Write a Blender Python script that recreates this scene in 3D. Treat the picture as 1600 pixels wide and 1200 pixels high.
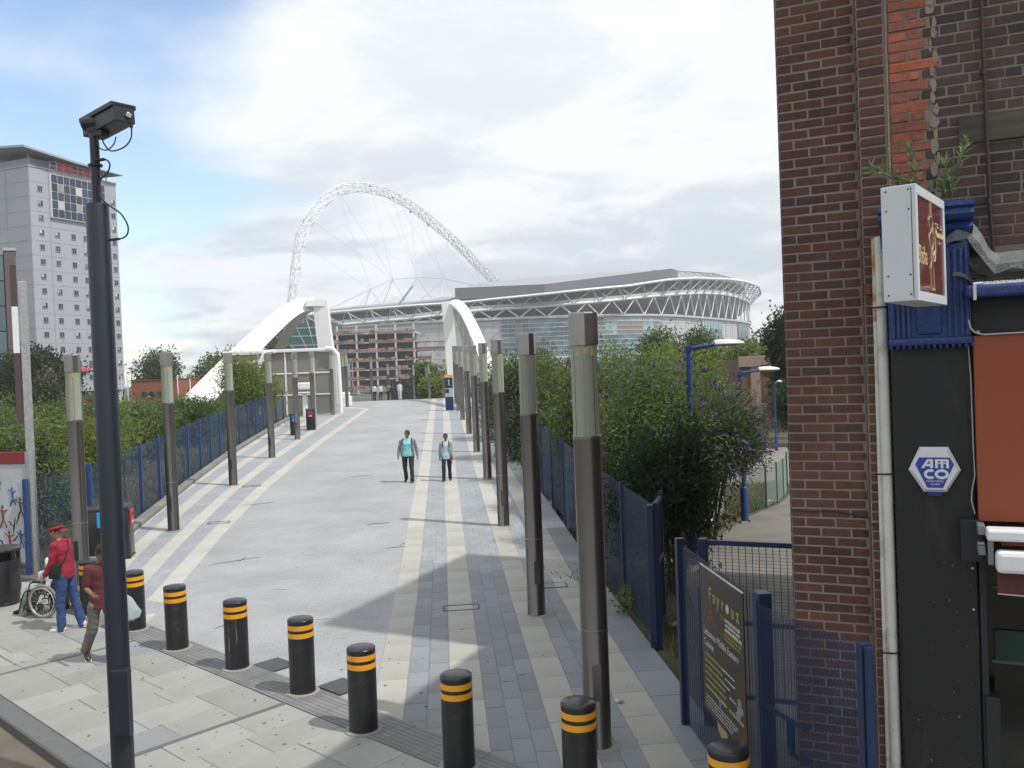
import bpy, bmesh, math, random
import numpy as np
from mathutils import Vector, Matrix, Euler, Quaternion, noise as mnoise

random.seed(7)
rng = np.random.default_rng(11)
SC = bpy.context.scene
for o in list(bpy.data.objects):
    bpy.data.objects.remove(o)
COL = SC.collection

# ------------------------------------------------------------------ camera
cam_d = bpy.data.cameras.new('camera')
cam_d.sensor_fit = 'HORIZONTAL'
cam_d.sensor_width = 36.0
cam_d.lens = 36.0 * 1385 / 1600
cam_d.clip_start = 0.1
cam_d.clip_end = 6000
cam = bpy.data.objects.new('camera', cam_d)
COL.objects.link(cam)
_p, _r = math.radians(1.0), math.radians(2.2)
_w = Vector((0, math.cos(_p), -math.sin(_p)))
_U = Vector((0, math.sin(_p), math.cos(_p)))
_R = Vector((1, 0, 0))
_up = math.cos(_r) * _U + math.sin(_r) * _R
_rt = math.cos(_r) * _R - math.sin(_r) * _U
_m = Matrix((_rt, _up, -_w)).transposed().to_4x4()
_m.translation = (0, 0, 4.2)
cam.matrix_world = _m
SC.camera = cam

# ------------------------------------------------------------------ sun and sky
SUN_EL = math.radians(57)
SUN_AZ = math.atan2(0.88, -0.475)          # clockwise from +Y
sun_dir = Vector((math.sin(SUN_AZ) * math.cos(SUN_EL), math.cos(SUN_AZ) * math.cos(SUN_EL), math.sin(SUN_EL)))
sd = bpy.data.lights.new('sun', 'SUN')
sd.energy = 2.6
sd.angle = math.radians(0.9)
sd.color = (1.0, 0.96, 0.90)
sun = bpy.data.objects.new('sun', sd)
COL.objects.link(sun)
sun.rotation_euler = sun_dir.to_track_quat('Z', 'Y').to_euler()

world = bpy.data.worlds.new('World')
SC.world = world
world.use_nodes = True
NT = world.node_tree
NT.nodes.clear()


def wn(t, **k):
    n = NT.nodes.new(t)
    for a, b in k.items():
        setattr(n, a, b)
    return n


def wl(a, b):
    NT.links.new(a, b)


def wmath(op, a, b=None, c=None, clamp=False):
    n = wn('ShaderNodeMath', operation=op, use_clamp=clamp)
    for i, x in enumerate((a, b, c)):
        if x is None:
            continue
        if isinstance(x, (int, float)):
            n.inputs[i].default_value = x
        else:
            wl(x, n.inputs[i])
    return n.outputs[0]


sky = wn('ShaderNodeTexSky', sky_type='NISHITA', sun_disc=False, sun_elevation=SUN_EL, sun_rotation=SUN_AZ)
sky.air_density = 1.0
sky.dust_density = 0.6
sky.ozone_density = 1.5
tc = wn('ShaderNodeTexCoord')
sep = wn('ShaderNodeSeparateXYZ')
wl(tc.outputs['Generated'], sep.inputs[0])
zz = wmath('ADD', wmath('MAXIMUM', sep.outputs[2], 0.0), 0.16)
comb = wn('ShaderNodeCombineXYZ')
wl(wmath('DIVIDE', sep.outputs[0], zz), comb.inputs[0])
wl(wmath('DIVIDE', sep.outputs[1], zz), comb.inputs[1])


def wnoise(scale, detail, rough, off, dist=0.0):
    mp = wn('ShaderNodeMapping')
    mp.inputs['Location'].default_value = off
    wl(comb.outputs[0], mp.inputs[0])
    n = wn('ShaderNodeTexNoise')
    n.inputs['Scale'].default_value = scale
    n.inputs['Detail'].default_value = detail
    n.inputs['Roughness'].default_value = rough
    n.inputs['Distortion'].default_value = dist
    wl(mp.outputs[0], n.inputs['Vector'])
    return n.outputs[0]


def wramp(x, a, b):
    n = wn('ShaderNodeMapRange', interpolation_type='SMOOTHSTEP')
    wl(x, n.inputs[0])
    n.inputs[1].default_value = a
    n.inputs[2].default_value = b
    return n.outputs[0]


# one broad break in the cloud cover, up and to the left, with ragged edges
gapdot = wn('ShaderNodeVectorMath', operation='DOT_PRODUCT')
wl(tc.outputs['Generated'], gapdot.inputs[0])
gd = Vector((-0.62, 0.78, 0.34)).normalized()
gapdot.inputs[1].default_value = gd
gap = wramp(gapdot.outputs['Value'], 0.84, 0.985)
cover_n = wnoise(1.3, 6, 0.55, (3.1, 7.7, 0.0), 0.3)
cover = wmath('SUBTRACT', wmath('ADD', cover_n, 0.25), wmath('MULTIPLY', gap, 0.52))
mask = wramp(cover, 0.26, 0.60)
shade_n = wnoise(1.7, 8, 0.62, (1.4, 2.2, 5.0), 0.35)
shade = wramp(shade_n, 0.38, 0.60)
# cloud bases are greyer low over the horizon, where they are seen from the side
low = wramp(sep.outputs[2], 0.34, 0.03)
dk = wmath('MULTIPLY', wmath('SUBTRACT', 1.0, shade), wmath('ADD', 0.36, wmath('MULTIPLY', low, 0.45)))
cl = wn('ShaderNodeMix', data_type='RGBA')
wl(dk, cl.inputs[0])
cl.inputs[6].default_value = (7.7, 7.9, 8.1, 1)
cl.inputs[7].default_value = (4.1, 4.75, 5.5, 1)
skyb = wn('ShaderNodeMix', data_type='RGBA', blend_type='MULTIPLY')
skyb.inputs[0].default_value = 1.0
wl(sky.outputs[0], skyb.inputs[6])
skyb.inputs[7].default_value = (1.75, 1.75, 1.7, 1)
mx = wn('ShaderNodeMix', data_type='RGBA')
wl(mask, mx.inputs[0])
wl(skyb.outputs[2], mx.inputs[6])
wl(cl.outputs[2], mx.inputs[7])
bg = wn('ShaderNodeBackground')
bg.inputs[1].default_value = 0.1
wl(mx.outputs[2], bg.inputs[0])
ow = wn('ShaderNodeOutputWorld')
wl(bg.outputs[0], ow.inputs[0])

SC.view_settings.view_transform = 'Standard'
SC.view_settings.look = 'None'
SC.view_settings.exposure = 0.45
SC.view_settings.gamma = 1.0
SC.view_settings.use_curve_mapping = False
SC.cycles.use_denoising = True
SC.cycles.max_bounces = 6
SC.cycles.diffuse_bounces = 3
SC.cycles.glossy_bounces = 3
SC.cycles.transmission_bounces = 6
SC.cycles.transparent_max_bounces = 12
SC.cycles.caustics_reflective = False
SC.cycles.caustics_refractive = False

# ------------------------------------------------------------------ helpers


def mat(name, col, rough=0.6, metal=0.0, var=0.12, scale=6.0, bump=0.0, bscale=50.0, rnd=0.0, isl=0.0,
        spec=0.5, col2=None, cthr=(0.45, 0.6), cscale=3.0, transl=0.0, coat=0.0, trans=0.0, alpha=1.0, emit=None, ior=1.5,
        stretch=None):
    m = bpy.data.materials.new(name)
    m.use_nodes = True
    nt = m.node_tree
    b = nt.nodes['Principled BSDF']
    L = nt.links.new
    tcn = nt.nodes.new('ShaderNodeTexCoord')
    vec = tcn.outputs['Object']
    if stretch:
        mp = nt.nodes.new('ShaderNodeMapping')
        mp.inputs['Scale'].default_value = stretch
        L(vec, mp.inputs[0])
        vec = mp.outputs[0]

    def noise(s, d=4.0, r=0.55):
        n = nt.nodes.new('ShaderNodeTexNoise')
        n.inputs['Scale'].default_value = s
        n.inputs['Detail'].default_value = d
        n.inputs['Roughness'].default_value = r
        L(vec, n.inputs['Vector'])
        return n.outputs[0]

    def mth(op, a, c):
        n = nt.nodes.new('ShaderNodeMath')
        n.operation = op
        for i, x in enumerate((a, c)):
            if isinstance(x, (int, float)):
                n.inputs[i].default_value = x
            else:
                L(x, n.inputs[i])
        return n.outputs[0]

    fac = mth('ADD', 1.0 - var, mth('MULTIPLY', noise(scale), 2 * var))
    if rnd or isl:
        oi = nt.nodes.new('ShaderNodeObjectInfo')
        ge = nt.nodes.new('ShaderNodeNewGeometry')
        src = mth('MULTIPLY', mth('SUBTRACT', oi.outputs['Random'], 0.5), 2 * rnd)
        if isl:
            src = mth('ADD', src, mth('MULTIPLY', mth('SUBTRACT', ge.outputs['Random Per Island'], 0.5), 2 * isl))
        fac = mth('MULTIPLY', fac, mth('ADD', 1.0, src))
    base = nt.nodes.new('ShaderNodeRGB')
    base.outputs[0].default_value = (*col, 1)
    cs = base.outputs[0]
    if col2 is not None:
        mr = nt.nodes.new('ShaderNodeMapRange')
        L(noise(cscale, 6.0, 0.62), mr.inputs[0])
        mr.inputs[1].default_value, mr.inputs[2].default_value = cthr
        mi = nt.nodes.new('ShaderNodeMix')
        mi.data_type = 'RGBA'
        L(mr.outputs[0], mi.inputs[0])
        mi.inputs[6].default_value = (*col, 1)
        mi.inputs[7].default_value = (*col2, 1)
        cs = mi.outputs[2]
    vm = nt.nodes.new('ShaderNodeVectorMath')
    vm.operation = 'SCALE'
    L(cs, vm.inputs[0])
    L(fac, vm.inputs['Scale'])
    L(vm.outputs[0], b.inputs['Base Color'])
    b.inputs['Roughness'].default_value = rough
    b.inputs['Metallic'].default_value = metal
    b.inputs['Specular IOR Level'].default_value = spec
    b.inputs['IOR'].default_value = ior
    b.inputs['Coat Weight'].default_value = coat
    b.inputs['Transmission Weight'].default_value = trans
    b.inputs['Alpha'].default_value = alpha
    if emit:
        b.inputs['Emission Color'].default_value = (*emit[0], 1)
        b.inputs['Emission Strength'].default_value = emit[1]
    if bump:
        bn = nt.nodes.new('ShaderNodeBump')
        bn.inputs['Strength'].default_value = bump
        bn.inputs['Distance'].default_value = 0.02
        L(noise(bscale), bn.inputs['Height'])
        L(bn.outputs[0], b.inputs['Normal'])
    if transl:
        tr = nt.nodes.new('ShaderNodeBsdfTranslucent')
        L(vm.outputs[0], tr.inputs[0])
        ms = nt.nodes.new('ShaderNodeMixShader')
        ms.inputs[0].default_value = transl
        L(b.outputs[0], ms.inputs[1])
        L(tr.outputs[0], ms.inputs[2])
        L(ms.outputs[0], nt.nodes['Material Output'].inputs[0])
    return m


def brick_mat(name, c1, c2, mortar, bw, bh, msize=0.008, rot=0.0, rough=0.75, bump=0.35, off=0.5, plane='XY', var=0.18, nscale=1.2,
              rnd=0.0):
    """Courses laid by a Brick Texture, for surfaces too far off to build the units one by one."""
    m = bpy.data.materials.new(name)
    m.use_nodes = True
    nt = m.node_tree
    b = nt.nodes['Principled BSDF']
    L = nt.links.new
    t = nt.nodes.new('ShaderNodeTexCoord')
    mp = nt.nodes.new('ShaderNodeMapping')
    mp.vector_type = 'TEXTURE'
    mp.inputs['Rotation'].default_value = (math.pi / 2 if plane == 'XZ' else 0, 0, rot)
    L(t.outputs['Object'], mp.inputs[0])
    br = nt.nodes.new('ShaderNodeTexBrick')
    br.offset = off
    br.inputs['Color1'].default_value = (*c1, 1)
    br.inputs['Color2'].default_value = (*c2, 1)
    br.inputs['Mortar'].default_value = (*mortar, 1)
    br.inputs['Scale'].default_value = 1.0
    br.inputs['Brick Width'].default_value = bw
    br.inputs['Row Height'].default_value = bh
    br.inputs['Mortar Size'].default_value = msize
    br.inputs['Mortar Smooth'].default_value = 0.2
    br.inputs['Bias'].default_value = 0.0
    L(mp.outputs[0], br.inputs['Vector'])
    n = nt.nodes.new('ShaderNodeTexNoise')
    n.inputs['Scale'].default_value = nscale
    n.inputs['Detail'].default_value = 8
    n.inputs['Roughness'].default_value = 0.65
    L(t.outputs['Object'], n.inputs['Vector'])
    mr = nt.nodes.new('ShaderNodeMapRange')
    L(n.outputs[0], mr.inputs[0])
    mr.inputs[1].default_value, mr.inputs[2].default_value = 0.3, 0.7
    mr.inputs[3].default_value, mr.inputs[4].default_value = 1 - var, 1 + var
    vm = nt.nodes.new('ShaderNodeVectorMath')
    vm.operation = 'SCALE'
    L(br.outputs[0], vm.inputs[0])
    L(mr.outputs[0], vm.inputs['Scale'])
    L(vm.outputs[0], b.inputs['Base Color'])
    b.inputs['Roughness'].default_value = rough
    bn = nt.nodes.new('ShaderNodeBump')
    bn.inputs['Strength'].default_value = bump
    bn.inputs['Distance'].default_value = 0.01
    bn.invert = True
    L(br.outputs['Fac'], bn.inputs['Height'])
    L(bn.outputs[0], b.inputs['Normal'])
    return m


class MB:
    """Collects shapes and links them as ONE mesh object."""

    def __init__(s):
        s.v, s.f, s.mi = [], [], []
        s.cur = 0

    def add(s, vs, fs, M=None):
        k = len(s.v)
        if M is not None:
            vs = [tuple(M @ Vector(q)) for q in vs]
        s.v += [tuple(q) for q in vs]
        s.f += [tuple(i + k for i in f) for f in fs]
        s.mi += [s.cur] * len(fs)
        return s

    def box(s, c, d, M=None, rz=0.0):
        x, y, z = d[0] / 2, d[1] / 2, d[2] / 2
        vs = [(-x, -y, -z), (x, -y, -z), (x, y, -z), (-x, y, -z), (-x, -y, z), (x, -y, z), (x, y, z), (-x, y, z)]
        T = Matrix.Translation(c) @ Matrix.Rotation(rz, 4, 'Z')
        if M is not None:
            T = M @ T
        return s.add(vs, [(0, 3, 2, 1), (4, 5, 6, 7), (0, 1, 5, 4), (1, 2, 6, 5), (2, 3, 7, 6), (3, 0, 4, 7)], T)

    def bbox(s, a, b, ch=0.0, M=None):
        """box between corners, all edges chamfered by ch"""
        c = [(a[i] + b[i]) / 2 for i in range(3)]
        d = [abs(b[i] - a[i]) for i in range(3)]
        if ch <= 0:
            return s.box(c, d, M)
        bm = bmesh.new()
        bmesh.ops.create_cube(bm, size=1.0)
        for v in bm.verts:
            v.co = Vector((v.co.x * d[0] + c[0], v.co.y * d[1] + c[1], v.co.z * d[2] + c[2]))
        bmesh.ops.bevel(bm, geom=list(bm.edges), offset=min(ch, min(d) * 0.45), segments=2, affect='EDGES', profile=0.5)
        bm.verts.index_update()
        s.add([v.co.copy() for v in bm.verts], [[v.index for v in f.verts] for f in bm.faces], M)
        bm.free()
        return s

    def tube(s, pts, r, n=8, cap=True, M=None):
        pts = [Vector(q) for q in pts]
        rs = r if isinstance(r, (list, tuple)) else [r] * len(pts)
        vs, fs = [], []
        prev = None
        for i, q in enumerate(pts):
            t = (pts[min(i + 1, len(pts) - 1)] - pts[max(i - 1, 0)])
            t = t.normalized() if t.length > 1e-9 else Vector((0, 0, 1))
            if prev is None:
                a = Vector((0, 0, 1)) if abs(t.z) < 0.9 else Vector((1, 0, 0))
                x = t.cross(a).normalized()
            else:
                x = (prev - t * prev.dot(t)).normalized()
            prev = x
            y = t.cross(x)
            for k in range(n):
                a = 2 * math.pi * k / n
                vs.append(q + (x * math.cos(a) + y * math.sin(a)) * rs[i])
        for i in range(len(pts) - 1):
            for k in range(n):
                k2 = (k + 1) % n
                fs.append((i * n + k, i * n + k2, (i + 1) * n + k2, (i + 1) * n + k))
        if cap:
            fs.append(tuple(range(n - 1, -1, -1)))
            fs.append(tuple((len(pts) - 1) * n + k for k in range(n)))
        return s.add(vs, fs, M)

    def lathe(s, prof, n=24, M=None, ph=0.0):
        vs, fs = [], []
        for r, z in prof:
            for k in range(n):
                a = 2 * math.pi * k / n + ph
                vs.append((r * math.cos(a), r * math.sin(a), z))
        for i in range(len(prof) - 1):
            for k in range(n):
                k2 = (k + 1) % n
                fs.append((i * n + k, i * n + k2, (i + 1) * n + k2, (i + 1) * n + k))
        fs.append(tuple(range(n - 1, -1, -1)))
        fs.append(tuple((len(prof) - 1) * n + k for k in range(n)))
        return s.add(vs, fs, M)

    def prism(s, poly, z0, z1, M=None):
        n = len(poly)
        vs = [(x, y, z0) for x, y in poly] + [(x, y, z1) for x, y in poly]
        fs = [tuple(range(n - 1, -1, -1)), tuple(range(n, 2 * n))]
        for i in range(n):
            j = (i + 1) % n
            fs.append((i, j, n + j, n + i))
        return s.add(vs, fs, M)

    def ball(s, c, r, M=None, seg=12, rings=8):
        rr = r if isinstance(r, (tuple, list)) else (r, r, r)
        vs, fs = [], []
        for i in range(rings + 1):
            th = math.pi * i / rings
            for k in range(seg):
                a = 2 * math.pi * k / seg
                vs.append((c[0] + rr[0] * math.sin(th) * math.cos(a), c[1] + rr[1] * math.sin(th) * math.sin(a), c[2] + rr[2] * math.cos(th)))
        for i in range(rings):
            for k in range(seg):
                k2 = (k + 1) % seg
                fs.append((i * seg + k, (i + 1) * seg + k, (i + 1) * seg + k2, i * seg + k2))
        return s.add(vs, fs, M)

    def mesh(s, name, mats, smooth=False, org=None):
        me = bpy.data.meshes.new(name)
        vs = s.v
        if org is not None:
            ox, oy, oz = org
            vs = [(a - ox, b - oy, c - oz) for a, b, c in vs]
        me.from_pydata(vs, [], s.f)
        mats = mats if isinstance(mats, (list, tuple)) else [mats]
        for m in mats:
            me.materials.append(m)
        if len(mats) > 1:
            me.polygons.foreach_set('material_index', s.mi)
        if smooth:
            me.polygons.foreach_set('use_smooth', [True] * len(me.polygons))
            try:
                me.set_sharp_from_angle(angle=math.radians(38))
            except Exception:
                pass
        me.update()
        return me

    def build(s, name, mats, parent=None, smooth=False, org=None, kind=None, label=None):
        o = link(name, s.mesh(name, mats, smooth, org), parent)
        if kind:
            o['kind'] = kind
        if label:
            o['label'] = label
        return o


def link(name, me, parent=None, loc=None, rot=None, scale=None):
    o = bpy.data.objects.new(name, me)
    COL.objects.link(o)
    if parent is not None:
        o.parent = parent
    if loc is not None:
        o.location = loc
    if rot is not None:
        o.rotation_euler = rot
    if scale is not None:
        o.scale = scale
    return o


def tag(o, label, cat, group=None, kind=None):
    o['label'] = label
    o['category'] = cat
    if group:
        o['group'] = group
    if kind:
        o['kind'] = kind
    return o


def thing(name, label, cat, loc=(0, 0, 0), rz=0.0, group=None, kind=None):
    o = bpy.data.objects.new(name, None)
    o.empty_display_size = 0.2
    COL.objects.link(o)
    o.location = loc
    o.rotation_euler = (0, 0, rz)
    return tag(o, label, cat, group, kind)


def copy_thing(root, loc, rz=None, label=None, scale=None):
    r = root.copy()
    COL.objects.link(r)
    r.location = loc
    if rz is not None:
        r.rotation_euler = (0, 0, rz)
    if scale is not None:
        r.scale = (scale, scale, scale)
    if label:
        r['label'] = label
    for ch in list(root.children):
        c = ch.copy()
        COL.objects.link(c)
        c.parent = r
        for g in list(ch.children):
            d = g.copy()
            COL.objects.link(d)
            d.parent = c
    return r


_unit = {}


def rod(name, a, b, r, m, parent, n=8, org=(0, 0, 0)):
    """A straight round member as its own part, sharing one unit mesh per material."""
    key = (m.name, n)
    if key not in _unit:
        _unit[key] = MB().tube([(0, 0, 0), (0, 0, 1)], 1.0, n).mesh('rod', m, True)
    a = Vector(a) - Vector(org)
    b = Vector(b) - Vector(org)
    d = b - a
    o = link(name, _unit[key], parent)
    o.rotation_mode = 'QUATERNION'
    o.rotation_quaternion = d.to_track_quat('Z', 'Y')
    o.location = a
    o.scale = (r, r, d.length)
    return o


def text(name, s, size, m, parent, loc, rot, ext=0.002, align='LEFT', sx=1.0, shear=0.0, sp=1.0):
    c = bpy.data.curves.new(name, 'FONT')
    c.body = s
    c.size = size
    c.extrude = ext
    c.align_x = align
    c.shear = shear
    c.space_character = sp
    c.resolution_u = 3
    tmp = bpy.data.objects.new('tmp_text', c)
    COL.objects.link(tmp)
    me = bpy.data.meshes.new_from_object(tmp.evaluated_get(bpy.context.evaluated_depsgraph_get()))
    bpy.data.objects.remove(tmp)
    bpy.data.curves.remove(c)
    me.materials.clear()
    me.materials.append(m)
    return link(name, me, parent, loc, rot, (sx, 1, 1))


def lerp_tab(x, tab):
    if x <= tab[0][0]:
        return tab[0][1]
    for (a, b), (c, d) in zip(tab, tab[1:]):
        if x <= c:
            return b + (d - b) * (x - a) / (c - a)
    return tab[-1][1]


# ramp height, ramp edges, and the sinking ground of the alley on the right
def zr(Y):
    return lerp_tab(Y, [(16.5, 0), (23.5, .2), (45, .627), (78, 1.617), (85, 1.60), (100, 1.15), (140, -.4)])


def za(Y):
    return lerp_tab(Y, [(17.5, 0), (22, -.35), (27.5, -.82), (36.7, -1.35), (59, -2.05), (90, -2.5)])


def xR(Y):      # outer edge of the paving on the right
    return 1.85 - .080 * (Y - 14)


def xB(x14, Y):  # a right-hand band line
    return x14 - .078 * (Y - 14)


def xL(Y):      # inner cream line on the left
    return lerp_tab(Y, [(8, -5.4), (15.2, -6.5), (22, -7.5), (30.5, -8.62), (40, -9.55), (50, -10.3), (70, -11.4), (95, -12.5)])


def offL(Y):    # stretch of the left bands
    return lerp_tab(Y, [(15, .95), (30, 1.0), (60, 1.55), (95, 1.7)])


def xK(Y):      # kerb on the left
    return lerp_tab(Y, [(17, -9.2), (23.3, -10.19), (32.5, -11.9), (43.2, -13.72), (60, -15.66), (80, -17.0), (95, -17.2)])

# ------------------------------------------------------------------ materials
M = {}
M['earth'] = mat('earth', (.075, .06, .045), .95, var=.35, scale=3, bump=.6, bscale=14, col2=(.06, .075, .03), cthr=(.45, .58), cscale=.7)
M['asphalt'] = mat('asphalt', (.16, .148, .13), .9, var=.18, scale=1.3, bump=.25, bscale=90, col2=(.11, .10, .09), cthr=(.5, .7), cscale=.8)
M['roadtar'] = mat('road_tarmac', (.15, .125, .095), .9, var=.2, scale=2, bump=.35, bscale=120, col2=(.09, .08, .07), cthr=(.5, .68), cscale=.9)
M['slab'] = mat('concrete_slab', (.285, .287, .265), .85, var=.12, scale=3.5, bump=.12, bscale=60, rnd=.10, col2=(.23, .232, .212), cthr=(.48, .72), cscale=1.7)
M['slabblue'] = mat('blue_grey_slab', (.225, .24, .258), .85, var=.10, scale=4, bump=.12, bscale=60, rnd=.10, col2=(.205, .222, .24), cthr=(.5, .72), cscale=1.4)
M['mortar'] = mat('paving_joint', (.10, .095, .085), .95, var=.25, scale=9)
M['cream'] = mat('cream_slab', (.375, .366, .33), .85, var=.08, scale=4, bump=.12, bscale=55, rnd=.07, col2=(.315, .308, .275), cthr=(.5, .72), cscale=1.3)
M['kerb'] = mat('kerb_stone', (.20, .195, .185), .85, var=.15, scale=5, bump=.2, bscale=50, rnd=.12)
M['darkline'] = mat('dark_channel', (.115, .115, .115), .7, var=.2, scale=6, bump=.1, bscale=60)
M['conc'] = mat('concrete', (.30, .29, .27), .9, var=.15, scale=2, bump=.2, bscale=30)
SLP = math.atan(.078)
M['setts'] = brick_mat('grey_setts', (.325, .334, .338), (.298, .306, .31), (.25, .256, .26), .21, .105, .0055, SLP, bump=.08, var=.17, nscale=.45)
M['bluefar'] = brick_mat('blue_paving', (.295, .312, .33), (.26, .278, .297), (.18, .19, .20), .30, .45, .006, SLP, bump=.25, var=.12, nscale=.7)
M['blueleft'] = brick_mat('blue_paving_left', (.30, .316, .33), (.268, .285, .30), (.19, .20, .21), .30, .45, .006, .13, bump=.25, var=.12, nscale=.7)
M['creamfar'] = brick_mat('cream_band', (.44, .43, .39), (.405, .395, .36), (.29, .283, .255), 60, .75, .007, SLP, off=0, bump=.2, var=.10, nscale=.9)
M['settband'] = brick_mat('dark_setts', (.20, .20, .20), (.165, .165, .168), (.11, .11, .11), .62, .075, .009, math.radians(-43.1), off=0, bump=.5, var=.2, nscale=2)
M['hatch'] = mat('hatch_steel', (.085, .085, .088), .55, metal=.4, var=.2, scale=12, bump=.3, bscale=140)

# ------------------------------------------------------------------ terrain
PD = Vector((.73, -.683, 0)).normalized()      # along the street
QD = Vector((.683, .73, 0)).normalized()       # away from the street
PO = Vector((-5.69, 10.49, 0))                 # a point on the street kerb
PAVRZ = math.atan2(PD.y, PD.x)


def pq(p, q, z=0.0):
    return PO + PD * p + QD * q + Vector((0, 0, z))


def qof(x, y):
    return (x - PO.x) * QD.x + (y - PO.y) * QD.y


def terr(X, Y):
    if qof(X, Y) < 0.3:
        return -.30
    r = za(Y) if Y > 17.5 else 0.0
    far = -2.6
    xr, xk = xR(Y), xK(Y)
    if Y > 88:
        return far if Y > 100 else far
    if X > xr:
        return r - .02
    if X < xk - .2:
        d = xk - X
        zl = zr(Y) - .12 - max(0, d - 7) * .16
        zl = max(zl, -2.6)
        return zl if Y > 21 else -.03
    return min(zr(Y), 0) - .35 + (za(Y) if Y > 17.5 else 0)


xs = np.concatenate([[-1500, -900, -500, -250, -150, -100, -70, -50], np.arange(-40, -6, 1.0), np.arange(-6, 14, .5), np.arange(14, 40, 2.0), [50, 70, 100, 160, 300, 600, 1000, 1500]])
ys = np.concatenate([[-400, -60, -20, 0], np.arange(4, 64, .5), np.arange(64, 104, 2.0), [110, 130, 160, 200, 300, 450, 700, 1000, 1500]])
tv = [(float(x), float(y), terr(float(x), float(y))) for y in ys for x in xs]
nx = len(xs)
tf = [(j * nx + i, j * nx + i + 1, (j + 1) * nx + i + 1, (j + 1) * nx + i) for j in range(len(ys) - 1) for i in range(nx - 1)]
mb = MB()
mb.add(tv, tf)
tag(mb.build('ground', M['earth'], smooth=True), 'bare earth and rough grass spreading around the walkway and alley', 'ground', kind='structure')

# ------------------------------------------------------------------ road, kerb line, pavement
mb = MB()
mb.add([pq(-40, -14, -.10), pq(40, -14, -.10), pq(40, -.14, -.10), pq(-40, -.14, -.10)], [(0, 1, 2, 3)])
tag(mb.build('road', M['roadtar']), 'brownish tarmac road beyond the kerb by the camera pole', 'road', kind='structure')

pav = MB()
pav.add([pq(-13, -.14, .004), pq(13.5, -.14, .004), pq(13.5, 2.96, .004), pq(-5.2, 2.96, .004), pq(-5.2, 3.6, .004), pq(-13, 5.2, .004)], [(0, 1, 2, 3, 4, 5)])
pav.add([pq(-13, -.14, .004), pq(13.5, -.14, .004), pq(13.5, -.14, -.2), pq(-13, -.14, -.2)], [(0, 3, 2, 1)])
pavement = tag(pav.build('pavement', M['mortar']), 'pale concrete slab pavement in front of the bollards', 'pavement', kind='structure')


def slab_mesh(name, lx, ly, h, m, ch=.006, jit=0.0):
    x, y = lx / 2, ly / 2
    j = lambda: random.uniform(-jit, jit)
    vs = [(-x, -y, -h), (x, -y, -h), (x, y, -h), (-x, y, -h), (-x, -y, -ch), (x, -y, -ch), (x, y, -ch), (-x, y, -ch),
          (-x + ch + j(), -y + ch + j(), j() * .3), (x - ch + j(), -y + ch + j(), j() * .3), (x - ch + j(), y - ch + j(), j() * .3), (-x + ch + j(), y - ch + j(), j() * .3)]
    fs = [(8, 9, 10, 11)]
    for a in range(4):
        b = (a + 1) % 4
        fs += [(a, b, b + 4, a + 4), (a + 4, b + 4, b + 8, a + 8)]
    mb = MB()
    mb.add(vs, fs)
    return mb.mesh(name, m)


SL = .006
def slab_at(me, p, q, z=.018, name='paving_slab'):
    c = pq(p, q, z + random.uniform(-.002, .002))
    return link(name, me, pavement, c, (random.uniform(-.003, .003), random.uniform(-.003, .003), PAVRZ))


# drains and joints split the slabs into fields; rows run away from the street
drains = [-3.05, 1.35]
slabs = {}
for k, (w, l) in enumerate([(.60, .60), (.60, .75), (.60, .90), (.60, .45)]):
    slabs[k] = slab_mesh('paving_slab', w - SL, l - SL, .018, M['slab'], jit=.0012)
slabb = [slab_mesh('paving_slab', .60 - SL, l - SL, .018, M['slabblue'], jit=.0012) for l in (.60, .75, .90, .45)]
LEN = [.60, .75, .90, .45]
p = -9.45
row = 0
while p < 12.5:
    near_drain = [d for d in drains if abs(p + .3 - d) < .3]
    q = .14
    pat = [(1, 2, 0), (2, 1, 0), (0, 2, 1), (1, 0, 2)][row % 4]
    k = 0
    qmax = 2.39 if p > -5.5 else 3.3
    while q < qmax - .05:
        t = pat[k % 3]
        L_ = LEN[t]
        if q + L_ > qmax + .02:
            rest = qmax - q
            t = min(range(4), key=lambda i: abs(LEN[i] - rest))
            L_ = rest
        blue = (row, k) in ((11, 2), (9, 2), (17, 0))
        o = slab_at((slabb if blue else slabs)[t] if True else None, p + .30, q + L_ / 2)
        if abs(L_ - LEN[t]) > 1e-3:
            o.scale = (1, (L_ - SL) / (LEN[t] - SL), 1)
        q += L_
        k += 1
    p += .60
    row += 1

mb = MB()
for d in drains:
    a = pq(d, 1.26, .0125)
    mb.box(a, (.085, 2.26, .017), rz=PAVRZ)
mb.box(pq(-4.9, .72, .0125), (3.2, .03, .016), rz=PAVRZ)
mb.build('drain_channel', M['darkline'], pavement)
ks = slab_mesh('kerb_stone', .91, .255, .13, M['darkline'], ch=.012)
for i in range(26):
    link('kerb_stone', ks, pavement, pq(-11.5 + .92 * i, .0, .02), (0, 0, PAVRZ))
mb = MB()
mb.box(pq(3.6, 2.68, .0075), (19.6, .56, .027), rz=PAVRZ)
mb.build('sett_band', M['settband'], pavement)
mb = MB()
for (x, y) in ((-3.62, 12.86), (-2.45, 11.86)):
    c = Vector((x, y, .0135))
    mb.box(c, (.50, .42, .021), rz=PAVRZ)
    for sx in (-.2, .2):
        for sy in (-.16, .16):
            mb.cur = 0
            T = Matrix.Translation(c) @ Matrix.Rotation(PAVRZ, 4, 'Z')
            mb.lathe([(.014, .0105), (.012, .0135)], 8, T @ Matrix.Translation((sx, sy, 0)))
mb.build('access_plate', M['hatch'], pavement)

# ------------------------------------------------------------------ ramp
ramp = thing('ramp', 'wide grey paved ramp with cream bands rising to the bridge', 'ramp', kind='structure')


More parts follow.
